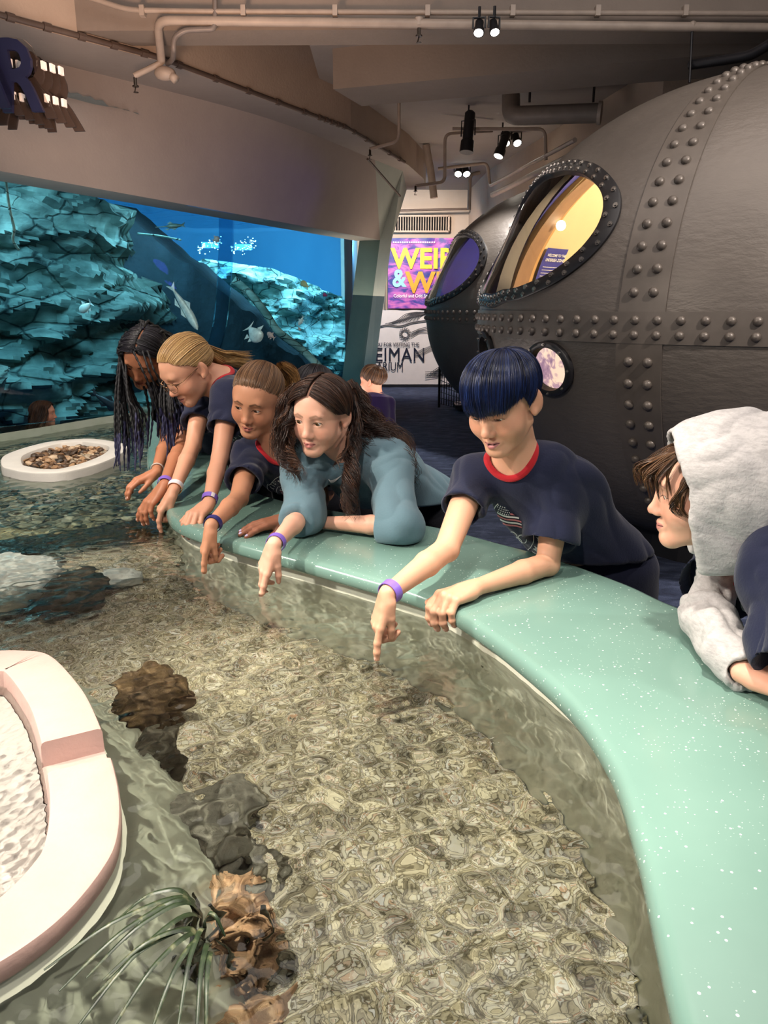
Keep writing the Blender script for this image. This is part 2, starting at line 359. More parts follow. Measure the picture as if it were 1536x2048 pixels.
ringP = ring_planter('ring_planter', ring_out, .86, .83, pr, 'pink-lit raised ring planter with a notched rim and foaming shallow water', 'planter', M_ring, rs, (i_n - 9, i_n + 7, .818))
Q = rin(.10); mesh_obj('planter_floor', local(z3(Q, .790), ringP), [tuple(range(len(Q)))], simple('pale_planter_floor', 'F2E6E0', .5, var=.04), ringP)
wi = rin(.098)
ringW = water_mesh('planter_water', -1.05, -.35, .55, 1.36, .0032, lambda P: inside(P, wi), .830, .00045, 5, M_water, (.009, .028), 34)
tag(ringW, 'shallow trickling water with fine ripples inside the near ring planter', 'water', kind='stuff')
ring_mid = rin(.04); exc = rin(-.01)
poolW = water_mesh('pool_water', -2.42, .40, -.08, 4.95, .0056, lambda P: inside(P, pool_poly) & ~inside(P, ring_mid), ZW, .00125, 11, M_water, (.022, .11), 48)
tag(poolW, 'clear rippling water filling the touch pool', 'water', kind='stuff')
# far ring
fr = catmull(np.array([(-1.667, 3.291), (-1.76, 3.50), (-1.768, 3.692), (-1.73, 3.86), (-1.673, 3.937), (-1.57, 3.99), (-1.478, 3.968), (-1.331, 3.862), (-1.262, 3.74), (-1.235, 3.55), (-1.25, 3.35), (-1.30, 3.20), (-1.368, 3.135), (-1.481, 3.140), (-1.60, 3.215)]), 8, True)
s2 = 1 if np.abs(off2d(fr, .02, True) - fr.mean(0)).sum() < np.abs(fr - fr.mean(0)).sum() else -1
M_ring2 = simple('off_white_cast_resin', 'E3DDD2', .45, var=.06, scale=10, bump=.15, bscale=120)
pr2 = [(-.04, ZB), (-.02, .72), (-.004, .79), (0, .80), (0, .842), (.003, .848), (.01, .85), (.075, .85), (.083, .846), (.09, .83), (.10, .76)]
ringF = ring_planter('ring_planter', fr, .85, .8, pr2, 'off-white ring planter full of brown pebbles in the far pool', 'planter', M_ring2, s2)
Qf = off2d(fr, .095 * s2, True); mesh_obj('planter_floor', local(z3(Qf, .80), ringF), [tuple(range(len(Qf)))], M_grav, ringF)
bb = rng.uniform((-1.8, 3.1), (-1.2, 4.0), (1100, 2)); bb = bb[inside(bb, Qf)]
M_peb3 = pebble_mat('brown_pebble_mix', [(0, lin('2E231A')), (.3, lin('5F4632')), (.55, lin('9A7350')), (.75, lin('C39B72')), (.9, lin('E2C7A5')), (1, lin('6C6A60'))])
tag(pebbles('planter_pebbles', np.c_[bb, .812 + rng.uniform(0, .018, len(bb))], .017, M_peb3, seed=5), 'brown and tan pebbles heaped inside the far ring planter', 'pebbles', kind='stuff')
# ---- acrylic
M_acr = glassmix('clear_acrylic', (.86, .90, .89), 1.49, .03)
def sheet(P, z0, z1, th, name, label, cat, mat_):
    a = off2d(P, th / 2); b = off2d(P, -th / 2)
    V, Fs = loft([z3(a, z0), z3(a, z1), z3(b, z1), z3(b, z0), z3(a, z0)]); k = len(P); o = mesh_obj(name, V, Fs, mat_, smooth=40)
    return tag(o, label, cat)
sheet(resample(np.array([(-2.42, 1.80), (-1.6, 2.22), (-1.25, 2.435), (-.87, 2.675), (-.74, 2.76)]), 30), ZB + .01, .872, .016, 'acrylic_divider', 'clear acrylic divider sheet standing across the pool from the counter corner', 'divider', M_acr)
sheet(resample(catmull(np.array([(-2.6, 3.35), (-2.3, 3.74), (-2.06, 4.02), (-1.83, 4.27), (-1.62, 4.52), (-1.50, 4.78)]), 6), 40), ZB, .90, .02, 'acrylic_barrier', 'curved clear acrylic barrier behind the far ring planter', 'barrier', M_acr)
tag(MB().prism([tuple(p) for p in bedp], ZB - .01, ZB + .2).build('raised_bed', M_grav), 'raised bed under the far pool gravel behind the acrylic divider', 'pool bed')
# ---- rocks
def rock(name, c, r, m, label, cat='rock', seed=1, amp=.25, fq=2.2, lev=5, flat=None, pits=0., group=None):
    V, F = ico(lev); V = np.array(V); n = fbm(V * fq + seed * 7.7, 5, seed); d = 1 + amp * n
    if pits: 
        q = fbm(V * fq * 3.2 + seed, 3, seed + 5); d -= pits * np.clip(q - .15, 0, .6)
    W = V * d[:, None] * np.array(r)
    if flat is not None: W[:, 2] = np.where(W[:, 2] > flat, flat + (W[:, 2] - flat) * .12, W[:, 2])
    zmin = W[:, 2].min(); o = mesh_obj(name, W - np.array([0, 0, zmin]), F, m, smooth=True); o.location = (c[0], c[1], c[2] - .012); return tag(o, label, cat, group)
def rockmat(name, a, b, c, sc=14):
    t = NT(name); v = t.coord(); n = t.noise(v, sc, 8, .65)
    t.set(Base__Color=t.ramp(n, [(.25, lin(a)), (.5, lin(b)), (.72, lin(c))]), Roughness=.75).bump(t.noise(v, sc * 3, 6, .7), .6, .012); return t.m
M_coral = rockmat('coral_rock', '7A5B43', 'C49A74', 'E8C9A4', 22); M_brown = rockmat('brown_rock', '2E2317', '5E4930', '927650'); M_grayr = rockmat('gray_rock', '4C4A40', '7B776A', 'A5A092', 9)
M_white = rockmat('white_rock', 'B9BCB2', 'E2E4DC', 'F4F5F0', 6); M_dark = rockmat('dark_rock', '232019', '3E392C', '5C5644')
rock('coral_rock', (-.232, .93, ZB), (.075, .095, .085), M_coral, 'lumpy tan coral rock with pits beside the seagrass', seed=4, amp=.26, fq=3.4, pits=.6, lev=6)
rock('coral_rock', (-.18, .80, ZB), (.06, .05, .05), M_coral, 'small tan coral lump lying in front of the pitted coral rock', seed=9, amp=.34, fq=2.6, pits=.4)
rock('brown_rock', (-.51, 1.53, ZB), (.085, .065, .12), M_brown, 'dark brown rock beside the notch side of the near ring planter', seed=6, amp=.3)
rock('dark_rock', (-.44, 1.33, ZB), (.05, .06, .09), M_dark, 'small dark rock wedged against the near planter wall below the notch', seed=12)
rock('gray_boulder', (-.315, 1.13, ZB), (.075, .07, .085), M_grayr, 'grey shaded boulder under water near the planter wall', seed=3, amp=.2)
rock('round_stone', (-.28, 1.26, ZB), (.06, .06, .045), M_grayr, 'rounded pale grey stone just past the shaded boulder', seed=15, amp=.1)
rock('round_stone', (-.22, 1.10, ZB), (.045, .05, .035), M_grayr, 'small smooth stone on the open side of the shaded boulder', seed=17, amp=.1)
rock('dark_rock', (-.315, 1.05, ZB), (.045, .06, .07), M_dark, 'narrow dark rock at the root of the seagrass', seed=21)
rock('white_rock', (-1.22, 2.12, ZB), (.27, .19, .20), M_white, 'broad white flat-topped rock under water at the divider', seed=5, amp=.12, flat=.05)
rock('dark_rock', (-.90, 2.10, ZB), (.09, .12, .13), M_dark, 'dark grey rock against the end of the broad white rock', seed=25, amp=.2)  # added dark rock, its colour stands for the white rock's shaded side
rock('white_rock', (-.84, 2.27, ZB), (.075, .065, .06), M_white, 'small white flat stone under water near the divider', seed=8, amp=.16, flat=.02)
rock('brown_rock', (-1.35, 2.42, ZB), (.25, .06, .05), M_peb2, 'long low brown stone at the foot of the acrylic divider', seed=28, amp=.2)
rock('dark_rock', (-.80, 3.55, ZB + .2), (.0, .0, .0) if 0 else (.06, .07, .07), M_dark, 'dark stone on the far gravel near the counter', seed=30) if 0 else None
# ---- seagrass
g_ = np.random.default_rng(5); mb = MB(); base = np.array([-.262, .86, ZB])
for (u0, v0), (u1, v1), z1 in (((388, 1803), (88, 1940), .832), ((380, 1806), (118, 1982), .826), ((390, 1812), (172, 1956), .822), ((395, 1864), (184, 1998), .820), ((392, 1830), (150, 2060), .82), ((398, 1870), (222, 2062), .82), ((402, 1880), (300, 2070), .818), ((385, 1815), (250, 1880), .82), ((410, 1850), (450, 1872), .82), ((415, 1890), (392, 2080), .82), ((420, 1905), (412, 2085), .815), ((380, 1800), (240, 1834), .82), ((398, 1868), (206, 1960), .83), ((405, 1860), (355, 2060), .82)):
    s0 = on_z(u0, v0, ZW + .004); tp = on_z(u1, v1, z1); b0 = base + np.r_[g_.normal(0, .018, 2), 0]
    P = catmull(np.array([b0, b0 * .45 + s0 * .55 + [0, 0, .02], s0, (s0 + tp) / 2 + [0, 0, .022], tp]), 8); w = .0026 * np.sin(np.linspace(.6, 3.0, len(P))) + .0008
    T = np.gradient(P, axis=0); Sd = np.cross(T, [.2, -.3, 1.]); Sd /= np.linalg.norm(Sd, axis=1)[:, None] + 1e-9; up = np.array([0, 0, .0010])
    rows = [P - Sd * w[:, None], P + up, P + Sd * w[:, None], P - up, P - Sd * w[:, None]]; V, Fs = loft(rows); mb.add(V, Fs)
for k in range(16):
    b0 = base + np.r_[g_.normal(0, .03, 2), 0]; P = catmull(np.array([b0, b0 + [g_.normal(0, .02), g_.normal(0, .02), .12], b0 + [g_.normal(0, .06), g_.normal(-.03, .05), .22 + .08 * g_.uniform()]]), 6)
    V, Fs = tube_geo(P, .0035, 5); mb.add(V, Fs)
t = NT('seagrass_blade'); v = t.coord(); t.set(Base__Color=t.ramp(t.noise(v, 60, 4), [(.3, lin('141F12')), (.55, lin('28371F')), (.78, lin('7A7A5C'))]), Roughness=.4)
tag(mb.build('seagrass', t.m, smooth=True), 'dark green plastic seagrass with long blades trailing over the water', 'seagrass')
# ================================================================ ROOM SHELL
def struct(o): o['kind'] = 'structure'; return o
def wallmat(name, a, b, bump=.12):
    t = NT(name); v = t.coord(); n = t.noise(v, 1.3, 5); n2 = t.noise(v, 9, 4)
    t.set(Base__Color=t.mix(t.mapr(t.math('ADD', n, t.math('MULTIPLY', n2, .4)), .45, .95), lin(a), lin(b)), Roughness=.75).bump(t.noise(v, 45, 4), bump, .01); return t.m
M_wall = wallmat('painted_wall', 'A59B95', 'AFA59E'); M_conc = wallmat('painted_concrete', 'B09C8C', 'BEAA98', .25); M_ceil = wallmat('ceiling_paint', '948C86', '9E9690')
M_dark = M_dark; M_far = wallmat('warm_wall', 'B4A494', 'C2B1A0')
t = NT('blue_carpet'); v = t.coord(); n = t.noise(t.stretch(v, (1, 2.2, 1)), 5, 6, .65, .8); n2 = t.noise(v, 160, 2)
t.set(Base__Color=t.ramp(t.math('ADD', n, t.math('MULTIPLY', t.math('SUBTRACT', n2, .5), .35)), [(.3, lin('1A2238')), (.5, lin('333D58')), (.68, lin('545E7A'))]), Roughness=.95).bump(n2, .5, .01); M_carpet = t.m
fl = MB(); fl.add([(-7, -2, 0), (7, -2, 0), (7, 16, 0), (-7, 16, 0)], [(0, 1, 2, 3)]); struct(fl.build('floor', M_carpet))
ZS = 3.2
edge = np.array([on_z(u, v, ZS)[:2] for u, v in [(-260, -40), (0, 38), (330, 125), (640, 240), (700, 262)]] + [(.30, 10.3), (.55, 11.4), (.62, 12.3)])
seam = np.array([on_z(u, v, ZS)[:2] for u, v in [(-300, 12), (0, 98), (50, 110), (530, 235), (750, 320)]] + [(.05, 10.9), (.12, 11.6), (.2, 12.3)])
e2, s2_ = resample(edge, 60), resample(seam, 60)
V, Fs = loft([z3(s2_, ZS), z3(e2, ZS)]); o = mesh_obj('ceiling_soffit', V, Fs, M_ceil); struct(o)
V, Fs = loft([z3(e2, ZS), z3(e2, 4.3)]); struct(mesh_obj('wall_fascia', V, Fs, M_conc))
# ---- tank window plane
WL = np.array([-2.45, 5.308]); WR = np.array([-.052, 10.652]); wu = (WR - WL) / np.linalg.norm(WR - WL); wn = np.array([-wu[1], wu[0]])
ZT, ZSI = 2.35, .30
W0 = WL - wu * 2.2; WRb = np.array([-.365, 10.2])
topl = np.array([W0 + (WR - W0) * t for t in np.linspace(0, 1, 60)])
sm = resample(np.array([on_z(u, v, ZS)[:2] for u, v in [(-900, -130), (-300, 12), (0, 98), (50, 110), (530, 235), (750, 320)]]), 60)
sm = resample(catmull(np.array([on_z(u, v, ZS)[:2] for u, v in [(-900, -130), (-300, 12), (50, 110), (530, 235), (750, 320)]]), 20), 60)
topl = np.array([W0 + (WR - W0) * t for t in np.clip(((sm - sm[0]) @ (sm[-1] - sm[0])) / ((sm[-1] - sm[0]) @ (sm[-1] - sm[0])), 0, 1)])
hd = [np.r_['1', sm + (topl - sm) * q, np.full((60, 1), ZS + (ZT - ZS) * q)] for q in np.linspace(0, 1, 8)]
V, Fs = loft(hd + [z3(topl + wn * .35, ZT)]); struct(mesh_obj('wall_tank_header', V, Fs, M_wall, smooth=30))
# end pier beside the window: slanted, outer light face and inner greenish reveal
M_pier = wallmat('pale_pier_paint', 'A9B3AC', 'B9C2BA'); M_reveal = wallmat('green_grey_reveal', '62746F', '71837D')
tR, bR = np.r_[WR, ZT], np.r_[WRb, 0.0]
out_t, out_b = np.array([.10, 10.55, ZT]), np.array([-.215, 10.15, 0.0]); in_t, in_b = tR + np.r_[wn * .30, 0] , bR + np.r_[wn * .30, 0]
tR2 = np.array([.05, 10.66, ZS]); oT2 = np.array([.24, 10.75, ZS])
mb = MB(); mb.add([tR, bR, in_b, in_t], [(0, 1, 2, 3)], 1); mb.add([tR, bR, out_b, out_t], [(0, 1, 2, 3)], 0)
back_t, back_b = out_t + np.array([-.06, 1.6, 0]), out_b + np.array([-.12, 1.6, 0]); mb.add([out_t, out_b, back_b, back_t], [(0, 1, 2, 3)], 0)
mb.add([np.r_[sm[-1], ZS], tR, out_t, oT2, ], [(0, 1, 2, 3)], 0); mb.add([out_t, back_t, oT2 + np.array([.1, 1.6, 0]), oT2], [(0, 1, 2, 3)], 0)
struct(mb.build('wall_pier', mats=[M_pier, M_reveal]))
M_sill = wallmat('dark_blue_sill', '24405A', '2E4C66')
sb = np.array([W0 + (WRb - W0) * t for t in (0, 1)])
V, Fs = loft([z3(sb + wn * .4, ZSI - .02), z3(sb, ZSI), z3(sb - wn * .32, ZSI - .01), z3(sb - wn * .32, 0)]); struct(mesh_obj('trim_tank_sill', V, Fs, M_sill))
M_pane = glassmix('tank_glass', (.93, .98, .98), 1.45, .0, .2)
g0 = np.array([np.r_[W0, ZSI], np.r_[WRb + wu * .4 * 0, ZSI], tR, np.r_[W0, ZT]]); gn = np.r_[wn * .04, 0]
mb = MB(); mb.add(np.r_[g0, g0 + gn], [(0, 1, 2, 3), (7, 6, 5, 4), (0, 4, 5, 1), (1, 5, 6, 2), (2, 6, 7, 3), (3, 7, 4, 0)]); struct(mb.build('window_1', M_pane))
# ---- ceilings and beams
def slab(name, quad, z0, z1, m): 
    mb = MB(); mb.prism([tuple(q) for q in quad], z0, z1); return struct(mb.build(name, m))
slab('ceiling', [(-5, -2), (7, -2), (7, 8.4), (-5, 8.4)], 4.3, 4.4, M_ceil)
slab('ceiling_rear', [(-.6, 6.9), (7, 6.9), (7, 15.2), (-.6, 15.2)], 3.55, 3.65, M_ceil)
M_beam = wallmat('beam_paint', '85796F', '93867B', .2)
slab('beam_near', [(-2.05, 5.66), (7, 5.56), (7, 5.86), (-1.9, 5.96)], 3.25, 4.3, M_beam)
slab('beam_cross', [(-.42, 7.06), (2.35, 6.15), (7, 4.9), (7, 5.55), (2.1, 6.86), (-.2, 7.62)], 3.25, 4.3, M_beam)
slab('beam_bulkhead', [(1.55, 15), (1.62, 13), (2.42, 7.4), (3.2, 7.4), (3.2, 15)], 2.93, 3.56, M_conc)
mb = MB(); mb.add([(-.8, 15, 0), (7, 15, 0), (7, 15, 3.6), (-.8, 15, 3.6)], [(0, 1, 2, 3)]); struct(mb.build('wall_back', M_far))
M_dkw = wallmat('dark_wall', '3A3836', '45423F')
mb = MB(); mb.add([(4.7, -2, 0), (4.7, 15, 0), (4.7, 15, 4.3), (4.7, -2, 4.3)], [(0, 1, 2, 3)]); struct(mb.build('wall_right', M_dkw))
# ---- back wall graphics
def panel(name, x0, x1, z0, z1, y, m, th=.03):
    return MB().box(((x0 + x1) / 2, y, (z0 + z1) / 2), (x1 - x0, th, z1 - z0)).build(name, m)
pxl = 14.9
def bw(u, v): p = on_y(u, v, pxl); return p[0], p[2]
xl, zt = bw(776, 476); xr = bw(985, 470)[0]; zb = bw(765, 617)[1]
t = NT('banner_print'); v = t.coord(); n = t.noise(t.stretch(v, (1, 1, 2.4)), 2.6, 3, .5, 1.2)
t.set(Base__Color=t.ramp(n, [(.36, lin('2C3A8C')), (.44, lin('5A3F9C')), (.52, lin('B05BB8')), (.62, lin('D977B8')), (.72, lin('7D4BA8'))]), Roughness=.5); M_ban = t.m
M_yel = simple('yellow_print', 'FFE23A', .5, var=.03); M_org = simple('orange_print', 'FFA52A', .5, var=.08); M_cyan = simple('pale_cyan_print', '9FE0F2', .5, var=.1); M_wht = simple('white_print', 'F4F2F0', .5, var=.02); M_navy = simple('navy_print', '14182E', .5, var=.05)
ban = empty('banner', ((xl + xr) / 2, pxl, zb), 'purple banner with big yellow lettering on the far wall', 'banner')
mb = MB(); nx = 30
xs = np.linspace(xl, xr, nx); yy = pxl + .012 * np.sin(np.linspace(0, 30, nx)); 
V, Fs = loft([np.c_[xs, yy - .01, np.full(nx, zb)], np.c_[xs, yy, np.full(nx, zt)]]); mesh_obj('cloth', local(V, ban), Fs, M_ban, ban, smooth=True)
def put_text(txt, u, v, hpx, y, m, name, parent, bold=.02, squash=1., sp=1., th=.004, align='LEFT', face=-1):
    V, Fs = text_geo(txt, 1, 0, align, bold, sp); h = np.ptp(V[:, 1]) or 1
    px = on_y(u, v, y); H = hpx / FPX * (y * math.cos(0) + 0) ; s = H / h; V = V * s; V[:, 0] *= squash
    W = np.c_[px[0] + V[:, 0], np.full(len(V), y), px[2] + V[:, 1]]
    return mesh_obj(name, local(W, parent) if parent else W, Fs, m, parent)
put_text('WEIRD', 783, 519, 38, pxl - .03, M_yel, 'lettering', ban, .03, .98, 1.02)
put_text('&', 785, 558, 33, pxl - .03, M_cyan, 'lettering', ban, .03, .9)
put_text('WILD', 812, 567, 40, pxl - .03, M_org, 'lettering', ban, .03, .98, 1.05)
put_text('Colorful and Odd Species', 787, 592, 8.5, pxl - .03, M_wht, 'lettering', ban, .012, .86)
put_text('•••••••••••••••••••', 785, 485, 3, pxl - .03, M_wht, 'lettering', ban, .0)
mb = MB().tube([(xl - .05, pxl + .03, zt + .02), (xl - .05, pxl + .03, zb - .02)], .02, 6).build('hanging_rail', M_beam); mb.parent = ban; mb.location = -np.array(ban.location)
# white exit panel
M_pan = simple('white_wall_graphic', 'E6DCD8', .55, var=.03)
x0, z1 = bw(690, 620); x1 = bw(1000, 620)[0]; z0 = .06
wp = empty('wall_graphic', ((x0 + x1) / 2, pxl + .05, z0), 'white wall panel with dark thank-you lettering and line drawings under the banner', 'wall graphic')
o = panel('panel', x0, x1, z0, z1, pxl + .06, M_pan, .05); o.parent = wp; o.location = -np.array(wp.location)
put_text('THANK YOU FOR VISITING THE', 714, 689.5, 7.5, pxl, M_navy, 'lettering', wp, .012, .82)
put_text('REIMAN', 729, 711, 26, pxl, M_navy, 'lettering', wp, .0, .85, 1.05)
put_text('AQUARIUM', 714, 734, 20, pxl, M_navy, 'lettering', wp, .0, .72, 1.02)
mb = MB(); M_ink = simple('grey_ink', '5A5658', .6)
def inkline(P, r=.008): mb.tube(np.array([(*[on_y(u, v, pxl)[i] for i in (0,)], pxl, on_y(u, v, pxl)[2]) for u, v in P]), r, 4)
for k in range(10): inkline(catmull([(770 + 7 * k, 648 - k * .6), (793 + 5.5 * k, 641 - k * 1.2), (812 + 6 * k, 628 - k * .4), (835 + 6 * k, 624)], 5), .006)
inkline(catmull([(738, 664), (752, 655), (775, 650), (800, 652), (825, 645), (860, 640)], 5), .012); inkline([(738, 664), (754, 659), (757, 655)], .01)
for k in range(14):
    a = k / 14 * 6.28; inkline([(810 + 12 * math.cos(a), 668 + 12 * math.sin(a)), (810 + 12 * math.cos(a + 2.1), 668 + 14 * math.sin(a + 2.1))], .005)
for k in range(4): inkline([(822, 665 + 3 * k), (838, 658 + 2 * k), (862, 652 + 4 * k)], .007)
for k in range(5): inkline([(830, 705 + 2 * k), (870, 688 + 2 * k)], .005)
for k in range(8): inkline([(852 + 4 * k, 752), (892, 724 + 3 * k)], .006)
for k in range(4): inkline([(850, 744 + 4 * k), (895, 741 + 3 * k)], .006)
o = mb.build('line_drawing', M_ink); o.parent = wp; o.location = -np.array(wp.location)
# vent
M_vent = simple('beige_steel', 'B49F8C', .5); M_blk = simple('black_paint', '15151A', .45); M_void = simple('dark_void', '0C0C0E', .9)
vx0, vz1 = bw(786, 432); vx1, vz0 = bw(897, 463)
ve = empty('air_vent', ((vx0 + vx1) / 2, pxl, vz0), 'louvred air vent high on the far wall above the banner', 'air vent')
mb = MB(); cx, cz, wv, hv = (vx0 + vx1) / 2, (vz0 + vz1) / 2, vx1 - vx0, vz1 - vz0
for a, b in (((cx, pxl, vz1), (wv, .06, .03)), ((cx, pxl, vz0), (wv, .06, .03)), ((vx0, pxl, cz), (.03, .06, hv)), ((vx1, pxl, cz), (.03, .06, hv))): mb.box(a, b)
o = mb.build('frame', M_vent); o.parent = ve; o.location = -np.array(ve.location)
bx = MB().box((0, 0, 0), (.014, .04, hv)); repeats('louvre', (bx.V, bx.F), [xf(np.array((vx0 + wv * k / 22, pxl, cz)) - np.array(ve.location)) for k in range(1, 22)], M_vent, ve)
o = MB().box((cx, pxl + .05, cz), (wv, .02, hv)).build('duct_opening', M_void); o.parent = ve; o.location = -np.array(ve.location)  # solid near-black panel painted as the shade inside the duct
def frame3(d):
    a = nrm(np.cross(d, [.31, .2, .9])); return a, np.cross(d, a), d
# ---- pipes and conduits
M_pipe = simple('painted_pipe', 'A99A8D', .45); M_cond = simple('dark_conduit', '5A4B42', .5); M_chrome = simple('sprinkler_brass', '3A332C', .35, .6)
def pipe(name, P, r, m, label, cat='pipe', clamps=None, group=None, parts=()):
    o = mesh_obj(name, *tube_geo(fillet(P, .08) if len(P) > 2 else P, r, 10), m, smooth=50); tag(o, label, cat, group)
    return o
def sprinkler(p, r, parent=None):
    mb = MB(); p = np.array(p, float); mb.tube([p, p - [0, 0, .05]], .012, 8); mb.tube([p - [0, 0, .05], p - [0, 0, .058]], .022, 10)
    mb.tube([p - [0, 0, .058], p - [.008, 0, .09]], .004, 5); mb.tube([p - [0, 0, .09], p - [0, 0, .094]], .017, 10)
    return mb.build('sprinkler_head', M_chrome, parent)
ce = [np.r_[p, ZS + .02] - np.array([.03, .05, 0]) for p in edge[:5]] + [np.array([.25, 10.1, ZS])]
c1 = pipe('conduit', ce, .018, M_cond, 'dark conduit running along the lower edge of the concrete fascia', 'conduit')
cl = []
for k in range(len(ce) - 1):
    for q in np.linspace(.1, .9, 5):
        p = ce[k] + (ce[k + 1] - ce[k]) * q; a_, b_, d = frame3(nrm(ce[k + 1] - ce[k])); cl.append(xf(p, basis(a_, b_, d)))
repeats('pipe_clamp', tube_geo([(0, 0, -.025), (0, 0, .025)], .026, 8), cl, M_cond, c1, 40)
yb = 5.55
def ob(u, v, y=yb): return on_y(u, v, y)
p1 = pipe('ceiling_pipe', [ob(170, -8), ob(255, 20), ob(420, 23), ob(1700, 28)], .016, M_pipe, 'slim upper pipe running along the near concrete beam')
bx = MB().box((0, 0, 0), (.03, .05, .06)); repeats('pipe_clamp', (bx.V, bx.F), [xf(ob(u, 22.5)) for u in (285, 487, 670, 855, 1025, 1195, 1370)], M_pipe, p1)
p2 = pipe('ceiling_pipe', [ob(323, 122, 5.9), ob(315, 41), ob(420, 42), ob(1700, 58)], .028, M_pipe, 'white sprinkler pipe along the near beam with a drop at its end')
tp = ob(323, 125, 5.9); sp_ = [tp, tp + [-.05, -.02, -.03], ob(268, 152, 5.85)]
o = mesh_obj('branch_pipe', *tube_geo(np.array(sp_), .02, 8), M_pipe, p2, smooth=50); sprinkler(ob(270, 155, 5.85), 0, p2)
o = MB().sphere(ob(330, 147, 5.9), (.075, .05, .045), 12, 8).tube([ob(340, 148, 5.9), ob(352, 160, 5.88)], .03, 8).build('valve_body', M_pipe, p2, smooth=True)
c3 = pipe('conduit', [ob(430, -10), ob(430, 40), ob(428, 58), ob(370, 60), ob(348, 75), ob(347, 100), ob(346, 118, 5.8), ob(335, 128, 6.0)], .017, simple('grey_conduit', '776E68', .4), 'grey flexible conduit bending down the near beam', 'conduit')
o = mesh_obj('tee_fitting', *tube_geo([ob(838, 36), ob(838, 52)], .03, 8), M_pipe, p2, smooth=50); sprinkler(ob(838, 53), 0, p2)
pd = pipe('hanging_rod', [ob(1385, 46), ob(1379, 165)], .008, M_blk, 'thin black rod hanging from the near beam toward the big hull', 'rod')
MB().sphere(ob(1385, 52), .03, 8, 6).build('rod_clamp', M_pipe, pd)
# pipes around cross beam
def oz(u, v, z): return on_z(u, v, z)
bg = pipe('large_pipe', [oz(1022, 190, 3.45), on_y(1022, 232, 7.9), on_y(1200, 226, 7.7)], .085, simple('dull_painted_pipe', '7D746C', .5), 'thick painted pipe with an elbow under the cross beam')
o = mesh_obj('end_flange', *tube_geo([on_y(1196, 226, 7.7), on_y(1203, 226, 7.69)], .098, 14), M_pipe, bg, smooth=50)
for u in (1058, 1185):
    p = on_y(u, 226, 7.8); mesh_obj('pipe_hanger', *tube_geo([p + [0, 0, .09], p + [0, 0, .35]], .012, 6), M_blk, bg)
q1 = pipe('sprinkler_pipe', [on_y(798, 195, 8.3), on_y(798, 282, 8.3), on_y(740, 298, 8.2)], .016, M_pipe, 'thin sprinkler pipe dropping under the soffit edge above the tank pier'); sprinkler(on_y(740, 299, 8.2), 0, q1)
q2 = pipe('sprinkler_pipe', [on_y(985, 262, 9.6), on_y(890, 268, 9.4), on_y(890, 364, 9.4), on_y(832, 372, 9.2)], .018, M_pipe, 'sprinkler pipe dropping beside the long projector lamp'); sprinkler(on_y(831, 372, 9.2), 0, q2)
q3 = pipe('ceiling_pipe', [on_y(735, 318, 8.7), on_y(800, 392, 10.0)], .012, M_cond, 'short dark pipe slanting across the pier header')
q4 = pipe('sprinkler_pipe', [on_y(876, 338, 12), on_y(975, 326, 12), on_y(980, 372, 12), on_y(1150, 280, 8.0)], .022, M_pipe, 'sprinkler pipe turning down at the rear bulkhead')
q5 = pipe('ceiling_pipe', [on_y(985, 390, 11.6), on_y(1190, 288, 7.3)], .035, M_pipe, 'thick light pipe along the foot of the rear bulkhead')
q6 = pipe('sprinkler_pipe', [on_y(960, 345, 13), on_y(940, 350, 13), on_y(938, 420, 13)], .03, M_pipe, 'vertical pipe stub in front of the far wall corner')
q7 = pipe('ceiling_pipe', [on_y(792, 421, 14.6), on_y(935, 418, 14.6)], .02, M_cond, 'thin pipe running across the far wall above the vent')
q8 = pipe('ceiling_pipe', [on_y(905, 258, 9), on_y(1090, 258, 9), on_y(1092, 320, 9)], .018, M_pipe, 'pipe running level behind the track lamps')
q9 = pipe('ceiling_pipe', [on_y(1380, 130, 5.6), on_y(1500, 112, 5.3), on_y(1540, 88, 5.2)], .03, M_blk, 'dark pipe above the crown of the big hull')
# curved duct end of fascia
ft = pipe('downspout', [on_y(852, 290, 10.9), on_y(862, 345, 10.9), on_y(868, 396, 10.9)], .05, M_pipe, 'pale pipe end curving out of the fascia above the vent')
# ---- lamps
M_lens = emis('lamp_lens', 'FFF4E4', 14.)
def lamp(p, d, L, r, label, group=None, up=.25, lit=True, name='spotlight'):
    p = np.array(p, float); d = nrm(d); e = empty(name, p, label, 'spotlight', group)
    q = np.zeros(3); mesh_obj('housing', *tube_geo([q - d * L * .6, q - d * L * .55, q + d * L * .1, q + d * L * .12, q + d * L * .4], [r * .5, r * .8, r * .8, r, r * 1.05], 12), M_blk, e, smooth=40)
    if lit: mesh_obj('lens', *tube_geo([q + d * L * .39, q + d * L * .41], r * .86, 12), M_lens, e)
    s = np.cross(d, [0, 0, 1]); s = nrm(s)
    mb = MB(); mb.tube([q + s * r * 1.1, q + s * r * 1.1 + [0, 0, up * .5], q - s * r * 1.1 + [0, 0, up * .5], q - s * r * 1.1], .008, 5); mb.tube([q + [0, 0, up * .5], q + [0, 0, up]], .01, 6)
    mb.build('yoke', M_blk, e); return e
lamp(on_y(958, 57, 5.42), (-.1, -.5, -.8), .09, .034, 'bright twin lamp head, left of the pair under the near beam', up=.12)
lamp(on_y(988, 56, 5.42), (.1, -.5, -.8), .09, .032, 'bright twin lamp head, right of the pair under the near beam', up=.12)
lamp(on_y(936, 272, 8.9), (-.08, -.15, -.9), .42, .07, 'long black projector lamp hanging below the rear ceiling', up=.3, lit=False)
lamp(on_y(1004, 293, 9.6), (-.35, -.25, -.9), .30, .06, 'short black projector lamp tilted left behind the long one', up=.25)
lamp(on_y(1012, 280, 10.2), (-.1, -.5, -.6), .14, .055, 'small lit track lamp just above the tilted projector', up=.25)
